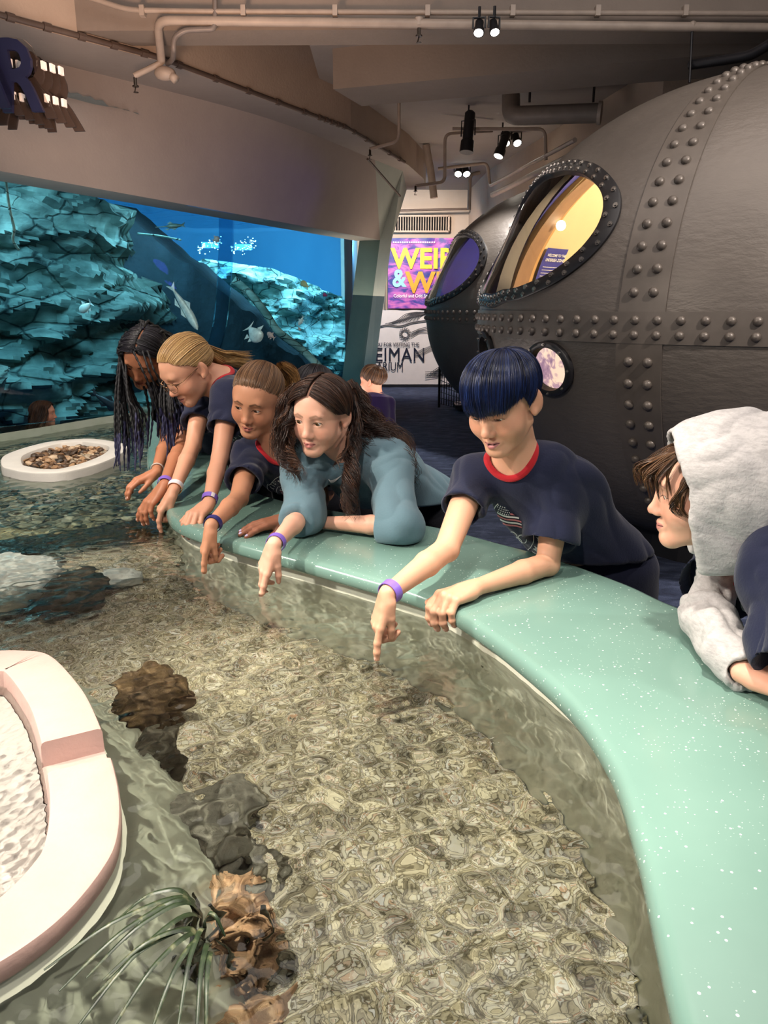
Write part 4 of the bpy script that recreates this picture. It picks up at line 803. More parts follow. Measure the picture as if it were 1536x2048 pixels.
# ================================================================ PEOPLE: implicit surfaces
class SDF:
    def __init__(s): s.P = []
    def cone(s, a, b, ra, rb, k=.012, sub=False):
        a, b = np.array(a, float), np.array(b, float); m = max(ra, rb)
        s.P.append(('c', a, b, ra, rb, k, sub, np.minimum(a, b) - m, np.maximum(a, b) + m)); return s
    def chain(s, pts, rad, k=.012):
        for i in range(len(pts) - 1): s.cone(pts[i], pts[i + 1], rad[i], rad[i + 1], k)
        return s
    def ell(s, c, r, B=None, k=.012, sub=False):
        c, r = np.array(c, float), np.array(r, float); B = np.eye(3) if B is None else np.array(B, float); e = np.abs(B) @ r
        s.P.append(('e', c, r, B, None, k, sub, c - e, c + e)); return s
    def half(s, c, n, k=.004):      # removes the side the normal points to
        s.P.append(('h', np.array(c, float), nrm(n), None, None, k, True, None, None)); return s
    def halfin(s, c, n, ctr, rad, k=.004):   # the same, only within a ball
        ctr = np.array(ctr, float); s.P.append(('b', np.array(c, float), nrm(n), ctr, rad, k, True, ctr - rad, ctr + rad)); return s
    def clip(s, sub, c, n, k=.012, neg=False):      # a sub-shape cut off by a plane, then joined
        lo, hi = sub.bounds(); s.P.append(('g', sub, np.array(c, float), nrm(n), None, k, neg, lo + .03, hi - .03)); return s
    @staticmethod
    def prim(p, X):
        t = p[0]
        if t == 'g': return np.maximum(p[1](X), (X - p[2]) @ p[3])
        if t == 'c':
            a, b, ra, rb = p[1:5]; ba = b - a; L = ba @ ba + 1e-12; h = np.clip((X - a) @ ba / L, 0, 1)
            return np.sqrt(((X - a - h[:, None] * ba) ** 2).sum(1)) - (ra + h * (rb - ra))
        if t == 'e':
            q = (X - p[1]) @ p[3]; k0 = np.sqrt(((q / p[2]) ** 2).sum(1)) + 1e-9; k1 = np.sqrt(((q / p[2] ** 2) ** 2).sum(1)) + 1e-9
            return k0 * (k0 - 1) / k1
        if t == 'h': return -((X - p[1]) @ p[2])
        if t == 'b': return np.maximum(-((X - p[1]) @ p[2]), np.sqrt(((X - p[3]) ** 2).sum(1)) - p[4])
    def __call__(s, X, lo=None, hi=None, pad=.02):
        X = np.asarray(X, float); d = np.full(len(X), .5)
        for p in s.P:
            k = p[5]
            if lo is not None and p[7] is not None and ((p[7] - k - pad > hi).any() or (p[8] + k + pad < lo).any()): continue
            e = s.prim(p, X)
            if p[6]:
                h = np.clip(.5 - .5 * (d + e) / k, 0, 1); d = d + (-e - d) * h + k * h * (1 - h)
            else:
                h = np.clip(.5 + .5 * (d - e) / k, 0, 1); d = d * h + e * (1 - h) if False else (e * h + d * (1 - h)) - k * h * (1 - h)
        return d
    def bounds(s):
        q = [p for p in s.P if not p[6]]; return np.min([p[7] for p in q], 0) - .03, np.max([p[8] for p in q], 0) + .03
def mesh_sdf(f, lo, hi, h, n=20):
    lo = np.floor(np.asarray(lo) / h) * h; nb = np.ceil((np.asarray(hi) - lo) / (n * h)).astype(int); bs = n * h
    G = np.stack(np.meshgrid(*[np.arange(k) for k in nb], indexing='ij'), -1).reshape(-1, 3); Cc = lo + (G + .5) * bs
    d = f(Cc); G = G[np.abs(d) < bs * .87 * 1.35 + .012]
    N = nb * n + 3; gi = lambda I: ((I[..., 0] + 1) * N[1] + I[..., 1] + 1) * N[2] + I[..., 2] + 1
    loc = np.stack(np.meshgrid(*[np.arange(n + 1)] * 3, indexing='ij'), -1).reshape(-1, 3)
    ids, pos, quads = [], [], []
    for g in G:
        base = g * n; X = lo + (base + loc) * h; D = f(X, X.min(0), X.max(0), ).reshape(n + 1, n + 1, n + 1).astype(np.float32)
        S = D < 0
        if S.all() or not S.any(): continue
        c = [D[i:n + i, j:n + j, k:n + k] for i in (0, 1) for j in (0, 1) for k in (0, 1)]; ins = sum((x < 0).astype(np.int8) for x in c); act = np.argwhere((ins > 0) & (ins < 8))
        if len(act):
            cv = np.stack([x[act[:, 0], act[:, 1], act[:, 2]] for x in c], 1); off = np.array([(i, j, k) for i in (0, 1) for j in (0, 1) for k in (0, 1)], float)
            acc = np.zeros((len(act), 3)); cnt = np.zeros(len(act))
            for a in range(8):
                for b in range(a + 1, 8):
                    if np.abs(off[a] - off[b]).sum() != 1: continue
                    va, vb = cv[:, a], cv[:, b]; x = (va < 0) != (vb < 0); t = np.where(x, va / np.where(x, va - vb, 1), 0)
                    acc += x[:, None] * (off[a] + t[:, None] * (off[b] - off[a])); cnt += x
            ids.append(gi(base + act)); pos.append(lo + (base + act + acc / cnt[:, None]) * h)
        for ax in range(3):
            sl0 = [slice(0, n)] * 3; sl1 = list(sl0); sl1[ax] = slice(1, n + 1)
            a, b = S[tuple(sl0)], S[tuple(sl1)]; E = np.argwhere(a != b)
            if not len(E): continue
            u, v = np.eye(3, dtype=int)[(ax + 1) % 3], np.eye(3, dtype=int)[(ax + 2) % 3]; P0 = base + E
            q = np.stack([gi(P0 - u - v), gi(P0 - v), gi(P0), gi(P0 - u)], 1); fl = ~a[E[:, 0], E[:, 1], E[:, 2]]; q[fl] = q[fl][:, ::-1]; quads.append(q)
    if not ids: return np.zeros((0, 3)), np.zeros((0, 4), int)
    ids = np.concatenate(ids); pos = np.concatenate(pos); q = np.concatenate(quads); o = np.argsort(ids); ids, pos = ids[o], pos[o]
    ix = np.clip(np.searchsorted(ids, q), 0, len(ids) - 1); ok = (ids[ix] == q).all(1)
    return pos, ix[ok]
def smooth_mesh(V, F, it=1, lam=.5):
    for _ in range(it):
        S = np.zeros_like(V); c = np.zeros(len(V))
        for a, b in ((0, 1), (1, 2), (2, 3), (3, 0)):
            np.add.at(S, F[:, a], V[F[:, b]]); np.add.at(S, F[:, b], V[F[:, a]]); np.add.at(c, F[:, a], 1); np.add.at(c, F[:, b], 1)
        V = V + lam * (S / np.maximum(c, 1)[:, None] - V)
    return V
def vnormals(V, F):
    n = np.cross(V[F[:, 2]] - V[F[:, 0]], V[F[:, 3]] - V[F[:, 1]]); N = np.zeros_like(V)
    for k in range(4): np.add.at(N, F[:, k], n)
    return N / (np.linalg.norm(N, axis=1)[:, None] + 1e-12)
def fattr(o, name, val):
    a = o.data.attributes.new(name, 'FLOAT', 'POINT'); a.data.foreach_set('value', np.asarray(val, np.float32))
# ---------------------------------------------------------------- head in its own frame: x person's right, y forward, z up; eyes on z = 0
EYE = np.array([.0305, .0690, -.001])
def head_prims(W, R, c, s, o):
    """adds the head to SDF W; R columns are the axes, c the centre, s the scale, o options"""
    T = lambda p: c + R @ (np.array(p, float) * s)
    E = lambda p, r, k=.012, sub=False, B=None: W.ell(T(p), np.array(r) * s, R if B is None else R @ B, k * s, sub)
    C = lambda a, b, ra, rb, k=.01, sub=False: W.cone(T(a), T(b), ra * s, rb * s, k * s, sub)
    fw_ = o.get('face_w', 1.)
    E((0, -.018, .026), (.073, .094, .079), .02); E((0, .024, .012), (.063 * fw_, .064, .078), .03)
    E((0, .030, -.045), (.056 * fw_, .053, .062), .025)
    for q in (1, -1):
        C((q * .046 * fw_, -.006, -.058), (q * .014, .062, -.098), .020, .017, .025)
        E((q * .037 * fw_, .049, -.038), (.027, .027, .029), .024)
    E((0, .070, -.098), (.020, .016, .016), .02)
    C((-.034, .073, .021), (.034, .073, .021), .0115, .0115, .018)
    for q in (1, -1): E((q * EYE[0], .098, .001), (.019, .016, .0125), .014, True)
    C((0, .079, .006), (0, .0975, -.033), .0080, .0098, .016); E((0, .1005, -.0365), (.0105, .0095, .0090), .010)
    for q in (1, -1): E((q * .0118, .0915, -.0410), (.0070, .0090, .0070), .007); E((q * .0054, .0980, -.0470), (.0040, .006, .0036), .003, True)
    op = o.get('mouth', 0.)
    C((-.021, .0765, -.0675), (-.005, .0862, -.0645), .0042, .0056, .007); C((.021, .0765, -.0675), (.005, .0862, -.0645), .0042, .0056, .007); C((-.005, .0862, -.0645), (.005, .0862, -.0645), .0056, .0056, .007)
    C((-.017, .0765, -.0725 - op * .5), (-.004, .0842, -.0750 - op), .0048, .0066, .008); C((.017, .0765, -.0725 - op * .5), (.004, .0842, -.0750 - op), .0048, .0066, .008); C((-.004, .0842, -.0750 - op), (.004, .0842, -.0750 - op), .0066, .0066, .008)
    C((-.020, .0815, -.0692 - op * .4), (0, .0925, -.0692 - op * .5), .0010, .0015 + op * .4, .003, True); C((.020, .0815, -.0692 - op * .4), (0, .0925, -.0692 - op * .5), .0010, .0015 + op * .4, .003, True)
    for q in (1, -1):       # eyelids with an almond opening
        E((q * EYE[0], EYE[1], EYE[2]), (.0162, .0160, .0150), .005)
        a = o.get('tilt', .06) * q; B = np.array([[math.cos(a), 0, -math.sin(a)], [0, 1, 0], [math.sin(a), 0, math.cos(a)]])
        E((q * (EYE[0] + .0005), .0850, EYE[2] - .0012 - o.get('lid', .002)), (.0128, .0100, o.get('open', .0044)), .0022, True, B)
    for q in (1, -1):
        a = -.50 * q; Be = np.array([[math.cos(a), math.sin(a), 0], [-math.sin(a), math.cos(a), 0], [0, 0, 1]]); es = o.get('ear', 1.)
        E((q * .0795, -.019, -.010), (.0070, .0205 * es, .0320 * es), .007, False, Be); E((q * .0800 + q * math.cos(a) * .006, -.019 + .0085, -.008), (.0050, .0115, .0200), .004, True, Be); E((q * .078, -.010, -.035), (.006, .009, .010), .006)
def head_fields(V, R, c, s, o):
    X = ((V - c) @ R) / s; ax = np.abs(X[:, 0]); far = np.abs(X).max(1) > .14; f = {}
    seg = lambda a, b: (lambda h: np.sqrt((ax - a[0] - h * (b[0] - a[0])) ** 2 + (X[:, 2] - a[1] - h * (b[1] - a[1])) ** 2))(np.clip(((ax - a[0]) * (b[0] - a[0]) + (X[:, 2] - a[1]) * (b[1] - a[1])) / ((b[0] - a[0]) ** 2 + (b[1] - a[1]) ** 2), 0, 1))
    op = o.get('mouth', 0.); front = (X[:, 1] > .05) & ~far
    zl = -.0692 - op * .4
    up = .0072 - .010 * np.clip(ax / .022, 0, 1) ** 2 + .0 + .0035 * np.clip(ax / .022, 0, 1); lo_ = .0105 + op - .0125 * np.clip(ax / .021, 0, 1) ** 2
    lip = np.where(X[:, 2] > zl, up - (X[:, 2] - zl), lo_ - (zl - X[:, 2])); lip = np.minimum(lip, (.0235 - ax))
    f['lip'] = np.where(front, lip, -.01) / .01
    f['mouthline'] = np.where(front, (.0014 + op * .35 * np.clip(1 - (ax / .018) ** 2, 0, 1)) - np.abs(X[:, 2] - zl + op * .25 * np.clip(1 - (ax / .02) ** 2, 0, 1)) - np.clip(ax - .019, 0, 1) * .6, -.01) / .01
    b0 = o.get('browz', .0215); d = np.minimum(seg((.013, b0 - .002), (.030, b0 + .004)), seg((.030, b0 + .004), (.046, b0 - .003)))
    f['brow'] = np.where((X[:, 1] > .04) & ~far, .0042 - .00004 / .02 * 0 - d - np.clip(ax - .028, 0, 1) * .10, -.01) / .01
    ez = EYE[2] - .0012 - o.get('lid', .002); eo = o.get('open', .0044); q = (ax - EYE[0]) / .0136
    lid_up = ez + eo * np.sqrt(np.clip(1 - q * q, 0, 1)) + o.get('tilt', .06) * (ax - EYE[0])
    f['lash'] = np.where((X[:, 1] > .055) & ~far, .0016 - np.abs(X[:, 2] - lid_up - .0006) - np.clip(np.abs(q) - 1.03, 0, 9) * .006, -.01) / .01
    f['blush'] = np.where(far, 0, np.exp(-((ax - .040) ** 2 + (X[:, 2] + .034) ** 2) / .00045) * (X[:, 1] > .02) + .8 * np.exp(-(ax ** 2 + (X[:, 2] + .036) ** 2) / .00014) * (X[:, 1] > .09) + .6 * np.exp(-((ax - .080) ** 2 + (X[:, 2] + .012) ** 2) / .0007))
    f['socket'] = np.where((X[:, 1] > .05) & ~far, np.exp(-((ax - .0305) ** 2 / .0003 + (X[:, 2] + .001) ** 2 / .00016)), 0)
    return f
def hand_prims(W, wr, d, nrm_, side, curls, s=1., spread=1., thumb=(0.5, .3, .2, .2), k=.006):
    """wr wrist, d toward the fingers, nrm_ out of the back of the hand, side +1 when the thumb lies along cross(d, nrm_)"""
    d = nrm(d); n = np.array(nrm_, float); n = nrm(n - d * (n @ d)); l = np.cross(d, n) * side
    P = lambda a, b, c_: np.array(wr) + s * (a * d + b * l + c_ * n)
    kn = [(.080, .0245, .002), (.083, .008, .005), (.079, -.0085, .004), (.072, -.0235, 0)]; rk = [.0098, .0100, .0094, .0084]
    ln = [(.037, .023, .019), (.041, .026, .020), (.038, .024, .019), (.030, .018, .017)]
    for (a, b, c_), r in zip(kn, rk): W.cone(P(.012, b * .55, 0), P(a, b, c_ - .002), .0125 * s, (r + .0012) * s, .010 * s)
    W.cone(P(-.006, .005, 0), P(.03, .012, 0), .0150 * s, .0132 * s, .010 * s); W.cone(P(-.006, -.005, 0), P(.03, -.012, 0), .0150 * s, .0122 * s, .010 * s)
    W.cone(P(.02, .012, -.006), P(.06, .016, -.006), .012 * s, .010 * s, .01 * s); W.cone(P(.02, -.014, -.005), P(.055, -.018, -.004), .012 * s, .009 * s, .01 * s)
    nails = []
    for i in range(4):
        c = curls[i]; p = P(*kn[i]); ang = 0.; sp = (.09, .02, -.05, -.13)[i] * spread; fd = nrm(d + sp * l); r = rk[i]
        for j in range(3):
            ang += c[j]; v = math.cos(ang) * fd - math.sin(ang) * n; q = p + v * ln[i][j] * s
            W.cone(p, q, r * s * (1, .93, .86)[j], r * s * (.93, .86, .72)[j], .0035 * s)
            if j < 2: W.ell(q + n * .0004, np.array([1, 1, 1]) * r * s * .93, None, .003 * s)
            p = q
        nn = math.sin(ang) * fd + math.cos(ang) * n; nails.append((p + (-v * .004 + nn * r * .55) * s, v, nn, r * .72 * s))
    p = P(.018, .018, -.006); t = thumb; a1 = t[0]
    dirv = nrm(math.cos(a1) * d + math.sin(a1) * l - t[1] * n); W.cone(p, p + dirv * .036 * s, .0135 * s, .0105 * s, .009 * s); p = p + dirv * .036 * s
    dirv = nrm(dirv + t[2] * (-l * .6 + d) * 1. - .1 * n); W.cone(p, p + dirv * .029 * s, .0103 * s, .0092 * s, .004 * s); p = p + dirv * .029 * s
    dirv = nrm(dirv + t[3] * (-l + d * .5)); W.cone(p, p + dirv * .021 * s, .0092 * s, .0070 * s, .004 * s)
    return nails
RELAX = [(.35, .45, .3), (.42, .55, .35), (.48, .6, .4), (.52, .6, .4)]
POINT = [(.12, .12, .08), (.75, 1.15, .7), (.85, 1.25, .7), (.95, 1.2, .7)]
GRIP = [(.75, .75, .45), (.8, .8, .5), (.85, .85, .5), (.9, .85, .5)]
FLAT = [(.12, .15, .1), (.12, .15, .1), (.14, .18, .1), (.16, .2, .12)]
# ---------------------------------------------------------------- materials for people
def skin_mat(name, col, lip, brow, browk=.8):
    t = NT(name); v = t.coord(); n = t.noise(v, 60, 4); n2 = t.noise(v, 7, 3); c = lin(col); red = tuple(np.array(c) * np.array([1.06, .74, .70]))
    b = t.mix(t.mapr(n2, .3, .7, 0, .5), c, tuple(np.array(c) * np.array([1.0, .93, .90]))); b = t.mix(t.math('MULTIPLY', t.attr('blush'), .40), b, red)
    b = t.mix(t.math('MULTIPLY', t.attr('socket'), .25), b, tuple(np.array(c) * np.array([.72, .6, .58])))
    b = t.mix(t.math('MULTIPLY', t.mapr(t.attr('lip'), -.06, .10, smooth=True), .85), b, lin(lip))
    hair = t.noise(t.stretch(v, (3, 3, 1)), 260, 2); b = t.mix(t.math('MULTIPLY', t.mapr(t.math('ADD', t.attr('brow'), t.math('MULTIPLY', t.math('SUBTRACT', hair, .5), .35)), -.10, .30, smooth=True), browk), b, lin(brow))
    b = t.mix(t.math('MULTIPLY', t.mapr(t.attr('lash'), -.02, .06, smooth=True), .9), b, lin('24160F'))
    b = t.mix(t.math('MULTIPLY', t.mapr(t.attr('mouthline'), -.03, .05, smooth=True), .85), b, lin('4A1C1A'))
    fr = t.math('LESS_THAN', t.vor(v, 95), .07); b = t.mix(t.math('MULTIPLY', t.math('MULTIPLY', fr, t.math('GREATER_THAN', t.noise(v, 14, 1), .58)), .5), b, tuple(np.array(c) * .55))
    t.set(Base__Color=b, Roughness=.48, Specular__IOR__Level=.35, Subsurface__Weight=.12, Subsurface__Scale=.006).bump(n, .06, .002)
    t.b.inputs['Subsurface Radius'].default_value = (1, .35, .2); return t.m
def eye_mat(name, iris):
    t = NT(name); z = t.node('ShaderNodeSeparateXYZ', Vector=t.node('ShaderNodeVectorMath', _operation='NORMALIZE', i0=t.coord()).outputs[0]).outputs[1]     # local y looks forward
    c = t.ramp(z, [(0, lin('D6CBC4')), (.868, lin('CFC4BE')), (.884, tuple(x * .5 for x in lin(iris))), (.93, lin(iris)), (.968, lin(iris)), (.978, (.004, .003, .003))])
    t.set(Base__Color=c, Roughness=.12); return t.m
def cloth_mat(name, col, var=.10, bump=.25, scale=220, heather=0.):
    t = NT(name); v = t.coord(); c = lin(col); n = t.noise(v, 8, 4); w = t.noise(v, scale, 2)
    b = t.mix(t.mapr(n, .3, .7), tuple(x * (1 - var) for x in c), tuple(x * (1 + var) for x in c))
    if heather: b = t.mix(t.math('MULTIPLY', t.mapr(t.noise(t.stretch(v, (1, 1, 3.2)), 55, 4, .7), .42, .62), heather), b, tuple(x * .62 for x in c))
    t.set(Base__Color=b, Roughness=.92, Specular__IOR__Level=.2, Sheen__Weight=.15).bump(w, bump, .003); return t.m
def hair_mat(name, a, b, c, rough=.38):
    t = NT(name); tn = t.attr('tone'); v = t.coord(); t.set(Base__Color=t.ramp(t.math('ADD', t.math('MULTIPLY', tn, .75), t.math('MULTIPLY', t.noise(v, 20, 3), .25)), [(.12, lin(a)), (.5, lin(b)), (.85, lin(c))]), Roughness=rough, Specular__IOR__Level=.45)
    t.b.inputs['Anisotropic'].default_value = .5; return t.m
# ---------------------------------------------------------------- hair strands
def strands(P, r, sides=3, seed=0):
    """P (N, m, 3), r (m,) or (N, m): one mesh of thin tapering tubes with a tone per strand"""
    N, m, _ = P.shape; r = np.broadcast_to(r, (N, m)); T = np.gradient(P, axis=1); T /= np.linalg.norm(T, axis=2)[..., None] + 1e-12
    a = np.random.default_rng(seed).normal(size=(N, 1, 3)); U = np.cross(T, np.broadcast_to(a, T.shape)); U /= np.linalg.norm(U, axis=2)[..., None] + 1e-12; W = np.cross(T, U)
    th = 2 * math.pi * np.arange(sides) / sides; V = P[:, :, None, :] + r[:, :, None, None] * (np.cos(th)[None, None, :, None] * U[:, :, None, :] + np.sin(th)[None, None, :, None] * W[:, :, None, :])
    b = np.arange(N)[:, None, None] * m * sides + np.arange(m - 1)[None, :, None] * sides; j = np.arange(sides)[None, None]
    F = np.stack([b + j, b + (j + 1) % sides, b + sides + (j + 1) % sides, b + sides + j], -1).reshape(-1, 4); return V.reshape(-1, 3), F
def slerp(a, b, t):
    a = a / np.linalg.norm(a, axis=-1, keepdims=True); b = b / np.linalg.norm(b, axis=-1, keepdims=True); w = np.arccos(np.clip((a * b).sum(-1, keepdims=True), -.9999, .9999)); return (np.sin((1 - t) * w) * a + np.sin(t * w) * b) / np.sin(w)
_H0 = SDF(); head_prims(_H0, np.eye(3), np.zeros(3), 1., {})
_H0.P = [p for p in _H0.P if not (p[0] == 'e' and abs(p[1][0]) > .07)]       # scalp without ears
HC = np.array([0, -.012, .015])
def scalp(D, off=0.):
    """points on the head along directions D from the head centre, pushed out by off"""
    D = np.asarray(D, float); D = D / np.linalg.norm(D, axis=-1, keepdims=True); sh = D.shape; D = D.reshape(-1, 3); r = np.full(len(D), .16)
    for _ in range(14): r = r - _H0(HC + D * r[:, None]) * .9
    return (HC + D * (r + np.broadcast_to(np.asarray(off, float), sh[:-1]).reshape(-1))[:, None]).reshape(sh)
def azel(az, el): return np.stack([np.sin(az) * np.cos(el), np.cos(az) * np.cos(el), np.sin(el)], -1)   # az 0 is the face, + is the person's right
def hair_obj(name, parts, m, parent, seed=1):
    """parts: list of (V, F, tone per vertex)"""
    V = []; Q = []; Tn = []; b = 0
    for v, f, tn in parts: V.append(v); Q.append(np.asarray(f) + b); Tn.append(tn); b += len(v)
    o = mesh_obj(name, np.concatenate(V) - np.array(parent.location), np.concatenate(Q), m, parent, smooth=True); fattr(o, 'tone', np.concatenate(Tn)); return o
def grid_part(P, tone=.25):     # P (n, m, 3), wraps in the first axis
    n, m, _ = P.shape; i = np.arange(n)[:, None]; j = np.arange(m - 1)[None]; F = np.stack([i * m + j, i * m + j + 1, ((i + 1) % n) * m + j + 1, ((i + 1) % n) * m + j], -1).reshape(-1, 4); return P.reshape(-1, 3), F, np.full(n * m, tone)
def strand_part(P, r, seed=0, tone=None, sides=3):
    V, F = strands(P, r, sides, seed); g = np.random.default_rng(seed); tn = g.uniform(0, 1, len(P)) if tone is None else tone; return V, F, np.repeat(tn, P.shape[1] * sides)
# ================================================================ PEOPLE
ZF = ZC + .0015
def head_frame(u, psi, delta, roll=0.):
    """psi turns the face toward the picture's left from facing the camera, delta tips it down, roll tilts the crown to the picture's right"""
    b = math.atan((u - 768) / FPX); a = b + R_(psi); h = np.array([-math.sin(a), -math.cos(a), 0]); d = R_(delta); F = math.cos(d) * h + np.array([0, 0, -math.sin(d)])
    U = np.array([0, 0, 1.]) - F * F[2]; U = nrm(U); X = np.cross(F, U); r = R_(roll); U, X = math.cos(r) * U - math.sin(r) * X, math.cos(r) * X + math.sin(r) * U
    return basis(X, F, U)
M_eye = {k: eye_mat('eye_' + k, c) for k, c in (('brown', '3A2214'), ('hazel', '5A4326'), ('grey', '5E6A6E'))}
def put_eyes(parent, R, c, s, kind, gaze=(0, 0)):
    out = []
    for q in (1, -1):
        V, F = ico(4); e = mesh_obj('eyeball', V * .0140 * s, F, M_eye[kind], parent, smooth=True)
        e.location = Vector(c + R @ (np.array([q * EYE[0], EYE[1], EYE[2]]) * s)) - parent.location
        a, b = R_(gaze[0]), R_(gaze[1]); G = np.array([math.sin(a) * math.cos(b), math.cos(a) * math.cos(b), -math.sin(b)]); Fw = R @ G; X = nrm(np.cross(Fw, R[:, 2])); U = np.cross(X, Fw)
        e.rotation_euler = Matrix([list(r) for r in np.array([X, Fw, U]).T]).to_euler(); out.append(e)
    return out
def skin_obj(parent, W, h, m, R, c, s, o):
    lo, hi = W.bounds(); V, F = mesh_sdf(W, lo, hi, h); V = smooth_mesh(V, F, 1, .35)
    ob = mesh_obj('body', V - np.array(parent.location), F, m, parent, smooth=True)
    for k, v in head_fields(V, R, c, s, o).items(): fattr(ob, k, v)
    return ob
def cloth_obj(name, parent, W, h, m, wr=.004, fq=14, seed=0, extra=None, aniso=None, ftn=None, fade=None):
    lo, hi = W.bounds(); fn = ftn or W; V, F = mesh_sdf(fn, lo, hi, h); V = smooth_mesh(V, F, 2, .5); N = vnormals(V, F)
    if wr:
        S = (V if aniso is None else V @ aniso) * fq + 3.1 * seed; w = np.stack([fbm(S * .6 + 9, 2, seed + 2), fbm(S * .6 + 40, 2, seed + 5), fbm(S * .6 + 70, 2, seed + 6)], 1) * .5
        n = np.abs(vnoise(S + w, seed)) + .45 * np.abs(vnoise((S + w) * 2.1 + 7, seed + 1)); q = wr * (n - .42)
        if fade is not None: q = q * fade(V)
        V = V + N * q[:, None]
    ob = mesh_obj(name, V - np.array(parent.location), F, m, parent, smooth=True); return ob
def project_print(name, parts, parent, target, org, X, Y, Dn, mats, off=.0016, sub=2, back=.135):
    """parts: (V2d, F, material index); lays flat artwork on a garment along direction Dn"""
    dg = bpy.context.evaluated_depsgraph_get(); bv = BVHTree.FromObject(target, dg); import bmesh
    bm = bmesh.new(); base = 0
    for V2, F, mi in parts:
        vs = [bm.verts.new((v[0], v[1], 0)) for v in V2]
        for f in F:
            try: bm.faces.new([vs[i] for i in f]).material_index = mi
            except Exception: pass
    bmesh.ops.triangulate(bm, faces=bm.faces[:])
    for _ in range(sub):
        es = [e for e in bm.edges if e.calc_length() > .008]
        if es: bmesh.ops.subdivide_edges(bm, edges=es, cuts=1); bmesh.ops.triangulate(bm, faces=bm.faces[:])
    org, X, Y, Dn = (np.array(a, float) for a in (org, X, Y, Dn)); bad = []
    tl = np.array(target.location) + np.array(parent.location)
    for v in bm.verts:
        p = org + X * v.co.x + Y * v.co.y - Dn * back - tl; h = bv.ray_cast(Vector(p), Vector(Dn), .4)
        if h[0] is None: bad.append(v); continue
        nn = h[1] if h[1].dot(Vector(Dn)) < 0 else -h[1]; v.co = h[0] + nn * off + Vector(target.location)
    bmesh.ops.delete(bm, geom=bad, context='VERTS'); me = bpy.data.meshes.new(name); bm.to_mesh(me); bm.free()
    for m in mats: me.materials.append(m)
    o = bpy.data.objects.new(name, me); COL.objects.link(o); o.parent = parent; return o
def ring2d(rx, ry, w, n=72, a0=0, a1=2 * math.pi):
    th = np.linspace(a0, a1, n); o = np.c_[rx * np.cos(th), ry * np.sin(th)]; i = np.c_[(rx - w) * np.cos(th), (ry - w) * np.sin(th)]; V = np.r_[o, i]; return V, [(k, k + 1, n + k + 1, n + k) for k in range(n - 1)]
def arc_text(txt, rx, ry, size, a_mid, span, top=True):
    V = []; F = []; n = len(txt)
    for k, ch in enumerate(txt):
        if ch == ' ': continue
        v, f = text_geo(ch, size, 0, 'CENTER', .012 * size * 2); t = (k - (n - 1) / 2) / max(n - 1, 1) * span; a = a_mid - t if top else a_mid + t
        r = a - math.pi / 2 if top else a + math.pi / 2; c, s = math.cos(r), math.sin(r); b = len(V)
        V += [(rx * math.cos(a) + c * x - s * y, ry * math.sin(a) + s * x + c * y) for x, y, _ in v]; F += [tuple(i + b for i in q) for q in f]
    return np.array(V), F
M_prw = simple('white_ink', 'E9E6E4', .7, var=.02); M_prr = simple('red_ink', 'C7757A', .7, var=.03)
def emblem(sc=1.):
    """shield badge with curved lettering, a flag and linked rings"""
    P = []; add = lambda vf, m=0: P.append((np.asarray(vf[0])[:, :2] * sc, vf[1], m))
    def egg(r, w, n=72):
        th = np.linspace(0, 2 * math.pi, n); k = 1 + .10 * np.cos(4 * th); o = np.c_[r * .80 * k * np.cos(th), r * k * np.sin(th)]; i = o * (1 - w / r); return np.r_[o, i], [(q, q + 1, n + q + 1, n + q) for q in range(n - 1)]
    add(egg(.112, .0024)); add(ring2d(.060, .072, .002))
    add(arc_text("KID'S CASTLE", .073, .092, .021, math.pi / 2, 2.3)); add(arc_text('OLYMPIC TEAM', .073, .092, .019, -math.pi / 2, 2.3, False))
    for q in (1, -1):
        th = np.linspace(0, 2 * math.pi, 11)[:-1] + math.pi / 2; r = np.where(np.arange(10) % 2, .0032, .008); add((np.c_[q * .075 + r * np.cos(th), r * np.sin(th) - .004], [tuple(range(10))]))
    fy = .006
    for k in range(7):
        x = np.linspace(-.042 if k < 3 else -.042, .042, 14); x = np.linspace(-.002, .042, 8) if k > 3 else x; y0 = fy + k * .0078 + .004 * np.sin(x * 70); V = np.r_[np.c_[x, y0], np.c_[x, y0 + .0045]]; n = len(x); add((V, [(q, q + 1, n + q + 1, n + q) for q in range(n - 1)]), 1 if k % 2 == 0 else 0)
    for i in range(6):
        for j in range(4): x = -.038 + i * .0062 + (j % 2) * .003; y = fy + .031 + j * .0062 + .004 * math.sin(x * 70); add(([(x - .0014, y - .0014), (x + .0014, y - .0014), (x + .0014, y + .0014), (x - .0014, y + .0014)], [(0, 1, 2, 3)]))
    for i, (x, y) in enumerate(((-.026, -.022), (0, -.022), (.026, -.022), (-.013, -.034), (.013, -.034))): v, f = ring2d(.0125, .0125, .0022, 28); add((v + np.array([x, y]), f))
    return P
def band_obj(name, parent, wr, el, r0, w, m, m2=None):
    a = nrm(np.array(el) - np.array(wr)); c = np.array(wr); th = np.linspace(0, 2 * math.pi, 40, endpoint=False); u = nrm(np.cross(a, [.3, .2, 1])); v = np.cross(a, u); rows = []
    for t, k in ((-w / 2, 0), (-w / 2, .0016), (w / 2, .0016), (w / 2, 0)): rows.append(c + a * t + ((r0 + k) * (1 + .05 * t / w)) * (np.cos(th)[:, None] * u + np.sin(th)[:, None] * v))
    V, F = loft(rows + [rows[0]], True); nf = [0] * len(F)
    if m2 is not None:
        for i in range(40, 80):
            if i % 40 in m2[1]: nf[i] = 1
    return mesh_obj(name, V - np.array(parent.location), F, m, parent, smooth=30, mats=[m] + ([m2[0]] if m2 else []), fmat=nf)
